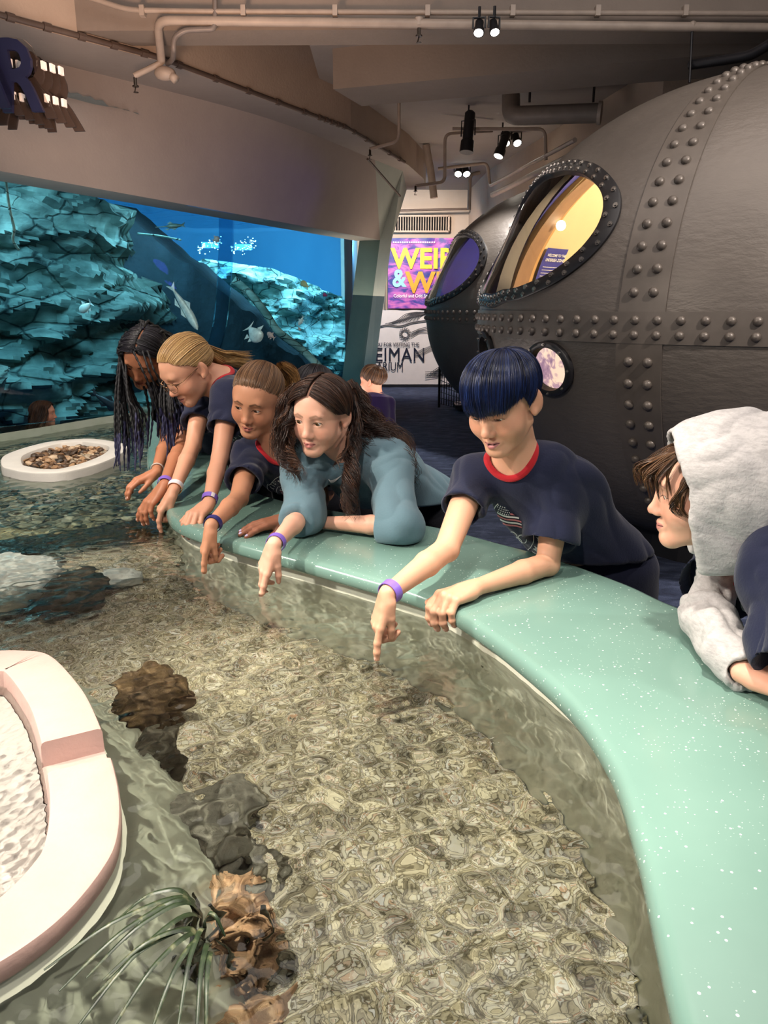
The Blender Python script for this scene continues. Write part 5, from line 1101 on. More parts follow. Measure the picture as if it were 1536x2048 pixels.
M_band_p = simple('purple_wristband', '7E5FC0', .4, var=.05); M_band_o = simple('orange_wristband', 'F0A25A', .4, var=.05); M_band_w = simple('white_band_tab', 'DDD8DC', .4); M_band_d = simple('dark_band_print', '2A2A6A', .4)
M_shirt = cloth_mat('navy_jersey', '1E2238', .12, .25); M_collar = cloth_mat('red_rib', 'A82028', .06, .3, 300); M_pants = cloth_mat('black_trousers', '17181F', .1); M_pnavy = cloth_mat('navy_trousers', '1F2236', .1)
M_shoe = simple('dark_trainer', '22242A', .6); M_sweat = cloth_mat('teal_grey_fleece', '627D88', .07, .2, 180); M_hood = cloth_mat('heather_fleece', 'B9B5B4', .05, .3, 200, .55); M_purple = cloth_mat('purple_jersey', '1E0F38', .1)
def person(name_label, loc, **k):
    e = empty('person', loc, name_label, 'person'); return e
def legs(parent, hipL, hipR, ftL, ftR, m, shoe=M_shoe, r=.075, pel=None):
    W = SDF(); 
    for h_, f_ in ((hipL, ftL), (hipR, ftR)):
        h_, f_ = np.array(h_, float), np.array(f_, float); kn = (h_ + f_) / 2 + np.array([-.02, -.03, .02]); W.cone(h_, kn, r, r * .8, .04); W.cone(kn, f_ + [0, 0, .07], r * .8, r * .65, .03)
    if pel is not None: W.ell(pel[0], pel[1], pel[2] if len(pel) > 2 else None, .05)
    o = cloth_obj('trousers', parent, W, .010, m, .004, 9, 3)
    for f_ in (ftL, ftR):
        S = SDF(); f_ = np.array(f_, float); S.cone(f_ + [0, .03, .035], f_ + [-.03, -.13, .028], .036, .030, .02); S.half((0, 0, .006), (0, 0, -1), .002); cloth_obj('shoe', parent, S, .008, shoe, 0)
    return o
def torso_frame(pelv, neck, shL, shR):
    U = nrm(neck - pelv); X = nrm(shR - shL); X = nrm(X - U * (X @ U)); F = np.cross(U, X); return basis(X, F, U)     # x right, y forward, z up
def build_kid(label, P, opts):
    """P: neck, pelv, shL, shR, (elL, wrL), (elR, wrR) joints in world space; opts styling"""
    neck, pelv, shL, shR = (np.array(P[k], float) for k in ('neck', 'pelv', 'shL', 'shR')); c, R, s = np.array(P['head'], float), P['R'], opts.get('s', 1.)
    ft = np.array(opts.get('feet', (pelv[0], pelv[1] + .1))); e = empty('person', (ft[0], ft[1], 0), label, 'person')
    g = opts.get('g', 1.); Bt = torso_frame(pelv, neck, shL, shR); up = Bt[:, 2]; fwd = Bt[:, 1]; L = np.linalg.norm(neck - pelv)
    W = SDF(); head_prims(W, R, c, s, opts)
    W.cone(c + R @ (np.array([0, -.030, -.035]) * s), neck - fwd * .005 - up * .01, .046 * s, .050 * g, .022); W.cone(c + R @ (np.array([0, .0, -.075]) * s), neck + fwd * .02 - up * .03, .034 * s, .04 * g, .03)
    chest = neck - up * L * .34; W.ell(chest, np.array([.125, .082, L * .34]) * np.array([g, g, 1]), Bt, .04); W.ell(pelv + up * L * .30, np.array([.090, .060, L * .22]) * np.array([g, g, 1]), Bt, .04)
    for sh in (shL, shR): W.cone(neck - up * .035, sh, .045 * g, .042 * g, .03)
    nails = []; arms = {}
    for q in ('L', 'R'):
        if 'el' + q not in P: continue
        sh = P['sh' + q]; el = np.array(P['el' + q], float); wr = np.array(P['wr' + q], float); ar = opts.get('arm', 1.) * g
        W.cone(sh, el, .039 * ar, .0280 * ar, .015); mid = el + (wr - el) * .35; W.cone(el, mid, .0275 * ar, .0280 * ar, .008); W.cone(mid, wr, .0280 * ar, .0178 * ar, .008); W.ell(el + nrm(el - (np.array(sh) + wr) / 2) * .006, (.0225 * ar,) * 3, None, .010)
        H = P.get('h' + q)
        if H: nails += hand_prims(W, wr, H['d'], H['n'], H['side'], H['curl'], H.get('hs', opts.get('hs', .95)), H.get('spread', 1.), H.get('thumb', (.5, .3, .2, .2)))
        arms[q] = (np.array(sh), el, wr)
    body = skin_obj(e, W, opts.get('h', .0026), opts['skin'], R, c, s, opts)
    if opts.get('eyes'): put_eyes(e, R, c, s, opts['eyes'], opts.get('gaze', (0, 25)))
    # nails
    if opts.get('nails', True) and nails:
        sp_ = MB().sphere((0, 0, 0), (1, 1, 1), 8, 6); repeats('fingernail', (sp_.V, sp_.F), [xf(p - np.array(e.location), basis(np.cross(v, nn) * r * .72, v * r * .95, nn * r * .35)) for p, v, nn, r in nails], opts.get('nailmat') or M_nail, e, True)
    # shirt
    S = SDF(); t_ = opts.get('loose', .012); rs = opts.get('sleeve_r', .056) * g
    S.ell(chest, np.array([.125 * g + t_ * 1.1, .082 * g + t_, L * .34 + t_]), Bt, .05); S.ell(pelv + up * L * .22, np.array([.112 * g + t_ * 1.6, .078 * g + t_ * 1.6, L * .34]), Bt, .06); S.ell(pelv + up * L * .02, np.array([.116 * g + t_ * 1.6, .086 * g + t_ * 1.6, L * .27]), Bt, .05)
    for sh in (shL, shR): S.cone(neck - up * .04, sh, .048 * g + t_ * .5, .046 * g + t_ * .5, .04)
    for q, (sh, el, wr) in arms.items():
        sl = opts.get('sleeve' + q, opts.get('sleeve', .62)); r_ = opts.get('sleeve_r' + q, opts.get('sleeve_r', .056)) * g; B_ = SDF()
        if sl <= 1: ax = nrm(el - sh); en = sh + (el - sh) * sl; B_.cone(sh, en, .047 * g + t_ * .5, r_, .035); B_.cone(en, en + ax * .03, r_, r_, .01); re = r_
        else:
            ax = nrm(wr - el); cu = opts.get('cuff', .8); S.cone(sh, el, .048 * g + t_ * .6, r_, .06); en = el + (wr - el) * (sl - 1); B_.cone(el, en, r_ * 1.0, r_ * cu, .03); B_.cone(en, en + ax * .03, r_ * cu, r_ * cu, .01); re = r_ * cu
        B_.cone(en + ax * .03, en - ax * .035, re - .005, re - .014, .002, True); S.clip(B_, en, ax, .03)
    nk = opts.get('neck_r', .056) * g; na = nrm(up * 1. + nrm(c - neck) * .35 + fwd * opts.get('neck_tilt', 0)); n0 = neck - na * .10 + fwd * opts.get('neck_f', .014); n1 = n0 + na * .24
    if opts.get('collar', True): S.cone(n0, n1, nk, nk * 1.15, .006, True)
    if opts.get('cut'): 
        for a in opts['cut']: S.half(*a)
    def floor_(X, lo=None, hi=None):       # cloth rests on the counter
        d = S(X, lo, hi); return np.maximum(d, ZF + .0005 - X[:, 2]) if opts.get('rest') else d
    an = opts.get('aniso'); an = np.eye(3) - .55 * np.outer(up, up) if an is None else an; fd_ = (lambda V: np.clip((np.sqrt(((V - n0) ** 2).sum(1) - ((V - n0) @ nrm(n1 - n0)) ** 2) - nk - .006) / .05, 0, 1)) if opts.get('collar', True) else None
    shirt = cloth_obj(opts.get('top', 'shirt'), e, S, opts.get('hc', .005), opts['shirt_m'], opts.get('wr', .0045), opts.get('wfq', 11), opts.get('seed', 1), None, an, floor_, fd_)
    if opts.get('collar', True) and opts.get('collar_m'):
        S3 = SDF(); S3.P = [p for p in S.P if not p[6]]; ax = nrm(n1 - n0); uu = nrm(np.cross(ax, fwd)); vv = np.cross(ax, uu); th = np.linspace(0, 2 * math.pi, 73)[:-1]; loop = []
        ts = np.linspace(0, 1, 160); rr_ = nk * (1 + .15 * ts)
        for a_ in th:
            ray_ = n0 + ts[:, None] * (n1 - n0) + rr_[:, None] * (math.cos(a_) * uu + math.sin(a_) * vv); dd = S3(ray_); k_ = np.where(dd < 0)[0]; loop.append(ray_[k_[-1]] if len(k_) else ray_[60])
        loop = np.array(loop)
        for _ in range(6): loop = (np.roll(loop, 1, 0) + np.roll(loop, -1, 0) + 2 * loop) / 4
        lw = opts.get('collar_w', .0085); prof = [(math.cos(q) * .0042, math.sin(q) * lw) for q in np.linspace(0, 2 * math.pi, 13)]; rows = []
        Rd = loop - loop.mean(0); Tn = np.roll(loop, -1, 0) - np.roll(loop, 1, 0); Tn /= np.linalg.norm(Tn, axis=1)[:, None]; eps = 1e-3
        Nn = np.stack([S3(loop + np.eye(3)[k] * eps) - S3(loop - np.eye(3)[k] * eps) for k in range(3)], 1); Nn /= np.linalg.norm(Nn, axis=1)[:, None]; Bn = np.cross(Tn, Nn)
        if ((Bn * Rd).sum(1)).mean() < 0: Bn = -Bn
        for pa, pb in prof: rows.append(loop + Nn * (pa + .001) + Bn * (pb + lw * .7))
        V, F = loft(rows, True); mesh_obj('collar', V - np.array(e.location), F, opts['collar_m'], e, smooth=True)
    if opts.get('emblem'):
        em = opts['emblem']; o_ = chest + up * em.get('up', -.01) + Bt[:, 0] * em.get('x', 0); project_print('shirt_print', emblem(em.get('s', 1.)), e, shirt, o_, -Bt[:, 0], up, -fwd, [M_prw, M_prr])
    if opts.get('emblem_at'):
        u, v, es, ang, sk = opts['emblem_at']; rd = nrm(_ray(u, v)); tl = Vector(e.location); bvv = BVHTree.FromObject(shirt, bpy.context.evaluated_depsgraph_get()); hh = bvv.ray_cast(Vector(CAM) - tl, Vector(rd), 6)
        if hh[0] is not None:
            xx = np.array([1., 0, 0]); xx = nrm(xx - rd * (xx @ rd)); yy = np.cross(xx, rd); a_ = R_(ang); project_print('shirt_print', emblem(es), e, shirt, np.array(hh[0] + tl), math.cos(a_) * xx - math.sin(a_) * yy, nrm(yy + sk * xx), rd, [M_prw, M_prr], .0016, 2, .05)
    X = Bt[:, 0]; hp = pelv - np.array([0, 0, .02]); hL, hR = hp - X * .075, hp + X * .075; fl = np.array([ft[0], ft[1], 0]); Xh = nrm(X * [1, 1, 0])
    legs(e, hL, hR, fl - Xh * .09, fl + Xh * .09, opts.get('pants', M_pants), pel=(pelv - up * .01, np.array([.120 * g, .090 * g, .14]), Bt))
    return e, body, shirt, Bt, arms
M_nail = simple('fingernail', 'E2B5A4', .3, var=.03)
# ================================================================ HAIR STYLES
def clumped(N, K, g, scale, ind):
    k = g.integers(0, K, N); return g.normal(0, scale, K)[k] + g.normal(0, ind, N)
def to_world(X, R, c, s): return c + (X * s) @ R.T
def flow_hair(name, e, R, c, s, m, start, end_, off, N=2200, K=170, r=.0011, mm=14, seed=3, capn=96, cap_in=.003, jit=(.05, .03, .0025), azr=(-math.pi, math.pi), cap=True, sj=0., lift=None, tone=None):
    """strands flowing over the head: start(az) and end_(az) give directions, off(az, t) the height over the scalp"""
    g = np.random.default_rng(seed); t = np.linspace(0, 1, mm)[None, :, None]; parts = []
    def path(az, ja, je, jo):
        A = start(az + ja * .6); A = A + (je * sj)[:, None] * np.array([0, 0, 1.]); B = end_(az + ja); B = B + je[:, None] * np.array([0, 0, 1.]); D = slerp(A[:, None, :], B[:, None, :], t); return scalp(D, off(az[:, None], t[..., 0]) + jo[:, None] * np.sin(np.pi * np.clip(t[..., 0] * .9 + .1, 0, 1)))
    if cap:
        az = np.linspace(azr[0], azr[1], capn, endpoint=azr[1] - azr[0] < 6.2); z = np.zeros(capn); P = path(az, z, z, z - cap_in); parts.append(grid_part(to_world(P, R, c, s), .12))
        if azr[1] - azr[0] < 6.2: v, f, tn = parts[0]; parts[0] = (v, f[:-(mm - 1)], tn)
    az = g.uniform(azr[0], azr[1], N); P = path(az, clumped(N, K, g, jit[0], jit[0] * .4), clumped(N, K, g, jit[1], jit[1] * .4), np.abs(clumped(N, K, g, jit[2], jit[2] * .4)))
    if lift is not None: P = lift(P, az, g)
    rr = r * np.interp(np.linspace(0, 1, mm), [0, .1, .8, 1], [.6, 1, .9, .25]); tn = np.clip(.5 + clumped(N, K, g, .22, .12), 0, 1) if tone is None else tone(az, g)
    parts.append(strand_part(to_world(P, R, c, s), rr, seed, tn)); return hair_obj(name, parts, m, e)
def lock(guides, N, rad, g, wave=(0, 1), mm=26, flare=1., r=.0011, seed=0, taper=True):
    """a bundle of strands along world-space guide points"""
    G = catmull(np.array(guides, float), 8); s = np.r_[0, np.cumsum(np.linalg.norm(np.diff(G, axis=0), axis=1))]; q = np.linspace(0, s[-1], mm); G = np.stack([np.interp(q, s, G[:, k]) for k in range(3)], 1)
    T = np.gradient(G, axis=0); T /= np.linalg.norm(T, axis=1)[:, None]; U = np.cross(T, [.2, .3, 1.]); U /= np.linalg.norm(U, axis=1)[:, None]; W = np.cross(T, U)
    K = max(3, N // 14); k = g.integers(0, K, N); cx = g.normal(0, 1, (K, 2)); cx /= np.maximum(1, np.linalg.norm(cx, axis=1))[:, None]; ox = (cx[k] + g.normal(0, .22, (N, 2))) * rad
    f = np.interp(np.linspace(0, 1, mm), [0, .25, 1], [.55, 1, flare]); ph = g.uniform(0, 6.28, K)[k] + g.normal(0, .25, N); fr = wave[1] * (1 + .25 * g.normal(size=K)[k])
    a = wave[0] * np.interp(np.linspace(0, 1, mm), [0, .3, 1], [.1, .8, 1.2])
    w1 = a[None] * np.sin(fr[:, None] * q[None] + ph[:, None]); w2 = a[None] * np.cos(fr[:, None] * q[None] + ph[:, None])
    end = g.uniform(.82, 1.0, N) if taper else np.ones(N); tt = np.linspace(0, 1, mm)[None] * end[:, None]; ii = np.clip(tt * (mm - 1), 0, mm - 1.001); i0 = ii.astype(int); fr_ = (ii - i0)[..., None]
    sm = lambda A: A[i0] * (1 - fr_) + A[i0 + 1] * fr_
    P = sm(G) + sm(U) * (ox[:, :1] * f[None] + w1)[..., None] + sm(W) * (ox[:, 1:] * f[None] + w2)[..., None]
    rr = r * np.interp(np.linspace(0, 1, mm), [0, .1, .8, 1], [.7, 1, .8, .2]); tn = np.clip(.5 + g.normal(0, .25, K)[k] + g.normal(0, .12, N), 0, 1); return strand_part(P, rr, seed, tn)
H_blue = hair_mat('blue_dyed_hair', '05060C', '0A1434', '1A3064', .36); H_blond = hair_mat('blond_hair', '7A5A38', 'B8935F', 'DCBB86'); H_lbrown = hair_mat('light_brown_hair', '3A281A', '6E5038', '9A7654'); H_dbrown = hair_mat('dark_brown_hair', '160D08', '33211A', '5E3E2A'); H_black = hair_mat('black_hair', '08070A', '141216', '2A2530'); H_mbrown = hair_mat('brown_hair', '24160E', '4A311F', '765335')
def pony_hair(e, R, c, s, m, gather, front=40, temple=12, nape=-42, off0=-.0015, off1=.010, seed=5, N=4200, r=.00075):
    """hair drawn back smoothly to a gathering point"""
    gd = nrm(gather)
    def hl(az):
        a = np.abs(np.degrees((az + math.pi) % (2 * math.pi) - math.pi)); el = np.interp(a, [0, 28, 52, 72, 84, 92, 110, 140, 180], [front, front - 3, front - 17, temple, temple - 16, temple - 20, -20, nape + 5, nape]); return azel(az, np.radians(el))
    return flow_hair('hair', e, R, c, s, m, hl, lambda az: np.broadcast_to(gd, az.shape + (3,)) + 0 * az[..., None], lambda az, t: off0 + (off1 - off0) * np.sin(np.pi * np.clip(t, 0, 1) * .55) ** .6 , N=N, K=260, r=r, seed=seed, jit=(.02, .02, .0022), mm=16, sj=1.6)
# ---- boy with blue hair
SK_boy = skin_mat('skin_fair_tan', 'D3A184', 'B9747A', '2A1C18', .6)
hc = at_d(1003, 801, 1.75)
HB = head_frame(1003, 27, 24, -3)
def aim(u0, v0, u1, v1, w, dw=0.): return at_d(u1, v1, w + dw) - at_d(u0, v0, w)
def depth_of(p): return float((np.array(p) - CAM) @ _fw)
wR = on_z(775, 1188, .945)
boy, boy_body, boy_shirt, Bt, arms = build_kid('boy with a dark blue bowl haircut leaning on the counter and pointing into the water', dict(
    head=hc, R=HB, neck=at_d(1030, 915, 1.85), pelv=at_d(1205, 1140, 2.10), shL=at_d(1122, 962, 1.87), shR=at_d(950, 952, 1.91),
    elL=on_z(1095, 1128, .920), wrL=on_z(948, 1176, .915), hL=dict(d=(-.80, -.60, -.06), n=(-.12, -.1, 1), side=1, curl=[(.75, .75, .4), (.85, .75, .4), (.9, .75, .4), (.9, .75, .4)], thumb=(.35, .1, .1, .05)),
    elR=on_z(893, 1098, .985), wrR=wR, hR=dict(d=aim(775, 1188, 740, 1290, depth_of(wR), .02), n=(-.93, -.38, .1), side=-1, hs=.86, curl=POINT, thumb=(.15, .35, .2, .1))),
    dict(skin=SK_boy, s=.935, eyes='brown', gaze=(0, 28), mouth=.0015, lid=.004, open=.0030, shirt_m=M_shirt, collar_m=M_collar, emblem_at=(1026, 1056, .88, 20, -.12), feet=(.72, 2.15), pants=M_pnavy, sleeveR=.47, sleeve_rR=.053, sleeveL=.74, sleeve_rL=.068, neck_r=.050, neck_f=.008, wr=.020, wfq=10, loose=.014, hs=1.0, seed=11, face_w=1.06, rest=True, hc=.0042, ear=1.08))
def b_end(az):
    a = np.degrees((az + math.pi) % (2 * math.pi) - math.pi); el = np.interp(a, [-180, -140, -116, -104, -92, -84, -76, -62, -48, -30, 0, 30, 55, 75, 90, 110, 140, 180], [-46, -42, -32, 4, 8, -22, -16, 11, 9, 2, -1, -2, -5, -14, -22, -26, -42, -46]); return azel(az, np.radians(el))
cw = azel(np.array(math.pi), np.array(R_(62)))
flow_hair('hair', boy, HB, hc, .935, H_blue, lambda az: cw + .10 * azel(az, az * 0) , b_end, lambda az, t: .005 + (.004 + .010 * np.abs(np.cos(az))) * np.sin(np.pi * np.clip(t * .82 + .08, 0, 1)) , N=7000, K=420, r=.00075, seed=4, jit=(.05, .045, .003), mm=16)
a = arms['R']; band_obj('wristband', boy, a[2] + (a[1] - a[2]) * .04, a[1], .0235, .019, M_band_p, (M_band_w, set(range(12, 17))))
# ---- girl with long wavy hair in the teal-grey sweatshirt
SK_g3 = skin_mat('skin_fair', 'E0AD94', 'BF6F6E', '6A4A38', .55)
P_ = (640, 826); c3 = at_d(*P_, 2.20); R3 = head_frame(640, 27, 13, 4)
wR = on_z(548, 1090, .935); wL = at_d(655, 1052, depth_of(on_z(655, 1052, .915)))
g3, _b, _s, B3, ar3 = build_kid('girl with long wavy dark hair in a teal-grey sweatshirt resting both arms on the counter', dict(
    head=c3, R=R3, neck=at_d(700, 905, 2.34), pelv=at_d(835, 1020, 2.72), shL=at_d(778, 930, 2.30), shR=at_d(612, 925, 2.36),
    elL=on_z(800, 1052, .935), wrL=on_z(640, 1045, .915), hL=dict(d=(-.9, .35, -.05), n=(0, -.2, 1), side=1, curl=RELAX, hs=.85),
    elR=on_z(604, 1030, .945), wrR=wR, hR=dict(d=aim(548, 1090, 515, 1172, depth_of(wR), .03), n=(-.80, -.60, .1), side=-1, hs=.9, curl=[(.05, .06, .05), (.25, .35, .2), (.5, .6, .4), (.7, .8, .5)], thumb=(.3, .35, .1, .1))),
    dict(skin=SK_g3, s=.93, eyes='hazel', gaze=(8, 10), lid=.0010, open=.0056, shirt_m=M_sweat, collar_m=M_sweat, top='sweatshirt', feet=(.20, 2.95), loose=.034, sleeve=1.22, sleeve_r=.062, sleeve_rR=.060, cuff=.80, neck_r=.051, neck_f=-.006, wr=.016, wfq=9, seed=23, rest=True, collar_w=.009, hs=.88, face_w=1.0, hc=.0045, g=.97))
def part_hair(name, e, R, c, s, m, endel, off=.007, N=1500, seed=9, partx=.0, endaz=None):
    """centre-parted hair lying over the skull down to endel on both sides"""
    g = np.random.default_rng(seed); mm = 14; t = np.linspace(0, 1, mm)[None, :, None]; parts = []
    for q in (1, -1):
        def path(u, ja, jo):
            A = azel(np.where(u < .5, 0., math.pi), np.where(u < .5, R_(38) + u * 2 * R_(52), R_(90) - (u - .5) * 2 * R_(70))); A = A + np.array([q * .05 + partx, 0, 0]); a = np.interp(u, [0, .25, .6, 1], [62, 82, 105, 165]) + ja
            B = azel(q * np.radians(a), np.radians(np.interp(a, [50, 80, 110, 170], endel))); D = slerp(A[:, None, :], B[:, None, :], t); return scalp(D, off + .008 * np.sin(np.pi * t[..., 0] * .7) + jo[:, None])
        u = np.linspace(0, 1, 40); P = path(u, 0 * u, 0 * u - .003); v, f, tn = grid_part(to_world(P, R, c, s), .12); parts.append((v, f[:-(mm - 1)], tn))
        u = g.uniform(0, 1, N); P = path(u, clumped(N, 120, g, 4, 2), np.abs(clumped(N, 120, g, .002, .001))); parts.append(strand_part(to_world(P, R, c, s), .0009 * np.interp(np.linspace(0, 1, mm), [0, .1, .9, 1], [.5, 1, 1, .6]), seed + q, np.clip(.5 + clumped(N, 120, g, .22, .12), 0, 1)))
    return parts
hp = part_hair('hair', g3, R3, c3, .93, H_dbrown, [4, -2, -24, -48]); gg = np.random.default_rng(31)
for gd, n, rd, wv in (
    ([(588, 800, 2.17), (573, 850, 2.17), (570, 900, 2.17), (585, 935, 2.15), (600, 962, 2.12)], 150, .017, (.010, 72)),
    ([(600, 770, 2.22), (572, 830, 2.23), (565, 890, 2.24), (575, 930, 2.24)], 260, .022, (.010, 62)),
    ([(585, 790, 2.26), (570, 860, 2.30), (585, 920, 2.30)], 200, .022, (.010, 62)),
    ([(705, 790, 2.27), (712, 850, 2.27), (704, 905, 2.22), (702, 950, 2.16), (700, 1000, 2.14), (703, 1042, 2.13)], 200, .012, (.011, 64)),
    ([(703, 850, 2.25), (690, 895, 2.20), (672, 925, 2.15), (676, 945, 2.13)], 26, .006, (.005, 70)),
    ([(700, 780, 2.32), (712, 850, 2.36), (735, 900, 2.31), (748, 935, 2.28)], 320, .028, (.011, 62)),
    ([(700, 770, 2.36), (735, 850, 2.36), (782, 886, 2.32), (806, 935, 2.29), (808, 985, 2.30)], 420, .030, (.012, 64)),
    ([(690, 765, 2.38), (740, 850, 2.40), (792, 888, 2.37), (815, 940, 2.34)], 380, .032, (.012, 64)),
    ([(690, 765, 2.34), (722, 852, 2.34), (765, 892, 2.29), (788, 948, 2.26)], 260, .024, (.012, 66))):
    hp.append(lock([at_d(*p) for p in gd], n, rd, gg, wv, 34, 1.0, .00085, len(hp)))
hair_obj('hair', hp, H_dbrown, g3)
a = ar3['R']; band_obj('wristband', g3, a[2] + (a[1] - a[2]) * .06, a[1], .0232, .018, M_band_p, (M_band_w, set(range(20, 23))))
# swoosh mark
x = np.linspace(0, 1, 16); up_ = np.c_[x * .046, .021 * x ** 1.6 + .000]; lo_ = np.c_[np.r_[x * .046], .021 * x ** 1.6 - .0105 * np.sin(np.pi * np.clip(x, 0, 1) ** .55) ** 1.0 * (1 - x) ** .55]
lo_[0] = (-.004, .004); up_[0] = (-.004, .004); Vs = np.r_[up_, lo_]; _bv = BVHTree.FromObject(_s, bpy.context.evaluated_depsgraph_get()); _tl = Vector(g3.location); _h = _bv.ray_cast(Vector(CAM) - _tl, Vector(nrm(_ray(671, 960))), 5)
_n = -nrm(_ray(671, 960)); _x = np.array([1., 0, 0]); _y = np.cross(_n, _x)
project_print('logo', [(Vs * 1.0 - [.02, 0], [(k, k + 1, 16 + k + 1, 16 + k) for k in range(15)], 0)], g3, _s, np.array(_h[0] + _tl), _x, _y, -_n, [M_prw], .0025, 2, .04)
# ---- girl with the brown ponytail
SK_g2 = skin_mat('skin_tan', 'C08A6B', 'A8605A', '3A2418', .8)
c2 = at_d(513, 796, 2.42); R2 = head_frame(513, 24, 20, 10)
wR = on_z(422, 1052, .935)
g2, _b, s2_obj, B2, ar2 = build_kid('girl with light brown hair tied back, in a navy shirt, pointing down between two friends', dict(
    head=c2, R=R2, neck=at_d(562, 892, 2.52), pelv=at_d(640, 1010, 2.92), shL=at_d(630, 925, 2.52), shR=at_d(500, 915, 2.52),
    elL=at_d(640, 1000, 2.5), wrL=on_z(570, 1040, .915),
    elR=on_z(478, 996, .955), wrR=wR, hR=dict(d=aim(422, 1052, 398, 1142, depth_of(wR), .03), n=(-.93, -.38, .1), side=-1, hs=.88, curl=POINT, thumb=(.15, .35, .2, .1))),
    dict(skin=SK_g2, s=.94, eyes='brown', gaze=(14, 10), lid=.0012, open=.0050, shirt_m=M_shirt, collar_m=M_collar, emblem=dict(s=1.0, up=-.02, x=.0), feet=(-.05, 3.10), sleeve=.62, sleeve_r=.058, neck_r=.050, neck_f=.008, wr=.018, wfq=10, loose=.013, seed=31, rest=True, face_w=1.04))
hp = pony_hair(g2, R2, c2, .94, H_lbrown, (.0, -.85, .55), front=38, seed=6)
gg = np.random.default_rng(8); hair_obj('ponytail', [lock([at_d(*p) for p in gd], n, rd, gg, (.004, 30), 28, 1.1, .0009, k) for k, (gd, n, rd) in enumerate((([(560, 732, 2.53), (578, 755, 2.58), (585, 800, 2.60), (588, 860, 2.58)], 420, .026), ([(562, 730, 2.55), (584, 765, 2.62), (592, 830, 2.62)], 260, .022)))], hair_mat('golden_brown_hair', '4A331F', '8A6238', 'C79A62'), g2)
a = ar2['R']; band_obj('wristband', g2, a[2] + (a[1] - a[2]) * .06, a[1], .0232, .018, M_band_d, (M_band_p, set(list(range(4, 8)) + list(range(14, 18)))))
# ---- blond girl with glasses
SK_g1 = skin_mat('skin_light', 'CF9A7E', 'B86F68', 'A8835A', .5)
c1_ = at_d(372, 738, 2.65); R1 = head_frame(372, 62, 36, 0)
wR = on_z(347, 982, .940); wL = on_z(417, 1008, .928)
g1, _b, s1_obj, B1, ar1 = build_kid('blond girl with glasses bending over the counter between the braided girl and the ponytailed girl', dict(
    head=c1_, R=R1, neck=at_d(440, 758, 2.74), pelv=at_d(545, 905, 3.15), shL=at_d(460, 790, 2.62), shR=at_d(405, 795, 2.86),
    elL=at_d(440, 915, 2.53), wrL=wL, hL=dict(d=on_z(378, 1040, .895) - on_z(417, 1008, .92), n=(-.1, -.25, 1), side=1, curl=[(.55, .55, .35), (.6, .6, .4), (.65, .6, .4), (.7, .6, .4)], thumb=(.4, .1, .1, .05), hs=.92),
    elR=at_d(386, 892, 2.72), wrR=wR, hR=dict(d=aim(347, 982, 303, 1045, depth_of(wR), .0), n=(-.75, -.35, .6), side=-1, hs=.9, curl=[(.35, .35, .2), (.95, 1.1, .7), (1.0, 1.2, .7), (1.05, 1.2, .7)], thumb=(.15, .35, .2, .1))),
    dict(skin=SK_g1, s=.94, eyes='hazel', gaze=(0, 22), mouth=.002, lid=.004, open=.003, shirt_m=M_shirt, collar_m=M_collar, feet=(-.38, 3.28), sleeve=.55, sleeve_r=.058, neck_r=.052, neck_f=.004, wr=.018, wfq=10, loose=.013, seed=41, rest=True, emblem=dict(s=1.0, up=-.03, x=0)))
pony_hair(g1, R1, c1_, .94, H_blond, (.0, -1., -.05), front=44, temple=16, seed=12, off0=.004, off1=.011)
gp = [c1_ + R1 @ (np.array([0, -.108, .008]) * .94), at_d(437, 716, 2.76), at_d(455, 718, 2.84), at_d(482, 722, 2.92), at_d(505, 722, 3.0)]
gg = np.random.default_rng(9); hair_obj('ponytail', [lock(gp, 420, .020, gg, (.002, 20), 26, 1.2, .0009, 3)], H_blond, g1)
th = np.linspace(0, 2 * math.pi, 24); u_ = R1[:, 0]; w_ = R1[:, 2]; pc = gp[0] - R1[:, 1] * .004; mesh_obj('hair_tie', *tube_geo(np.array([pc + .017 * (math.cos(q) * u_ + math.sin(q) * w_) for q in th]) - np.array(g1.location), .005, 8), M_blk, g1, smooth=True)
M_gold = simple('gold_wire', '8A6A4A', .25, .8); gl_ = None
mb = MB(); T1 = lambda p: c1_ + R1 @ (np.array(p) * .94) - np.array(g1.location)
for q in (1, -1):
    mb.tube([T1((q * .033 + .024 * math.cos(a), .102 - .010 * abs(math.cos(a)) * (1 if math.cos(a) * q > 0 else 0), -.006 + .021 * math.sin(a))) for a in np.linspace(0, 6.2832, 28)], .0011, 6)
    mb.tube([T1((q * .057, .093, .0)), T1((q * .074, .06, .002)), T1((q * .078, -.008, .004)), T1((q * .080, -.03, -.012))], .0013, 6)
mb.tube([T1((.010, .103, -.002)), T1((0, .106, .001)), T1((-.010, .103, -.002))], .0011, 6); gls = mb.build('glasses', M_gold, g1, smooth=True)
M_lensg = glassmix('spectacle_lens', (.97, .96, .97), 1.5, .01, 1.4)
for q in (1, -1): mesh_obj('lens', np.array([T1((q * .033 + .023 * math.cos(a), .1025 - .010 * abs(math.cos(a)) * (1 if math.cos(a) * q > 0 else 0), -.006 + .020 * math.sin(a))) for a in np.linspace(0, 6.2832, 25)[:-1]]), [tuple(range(24))], M_lensg, gls)
a = ar1['R']; band_obj('wristband', g1, a[2] + (a[1] - a[2]) * .08, a[1], .0232, .019, M_band_o, (M_band_w, set(range(20, 40))))
a = ar1['L']; band_obj('wristband', g1, a[2] + (a[1] - a[2]) * .10, a[1], .0232, .017, M_band_p, (M_band_w, set(range(30, 33))))
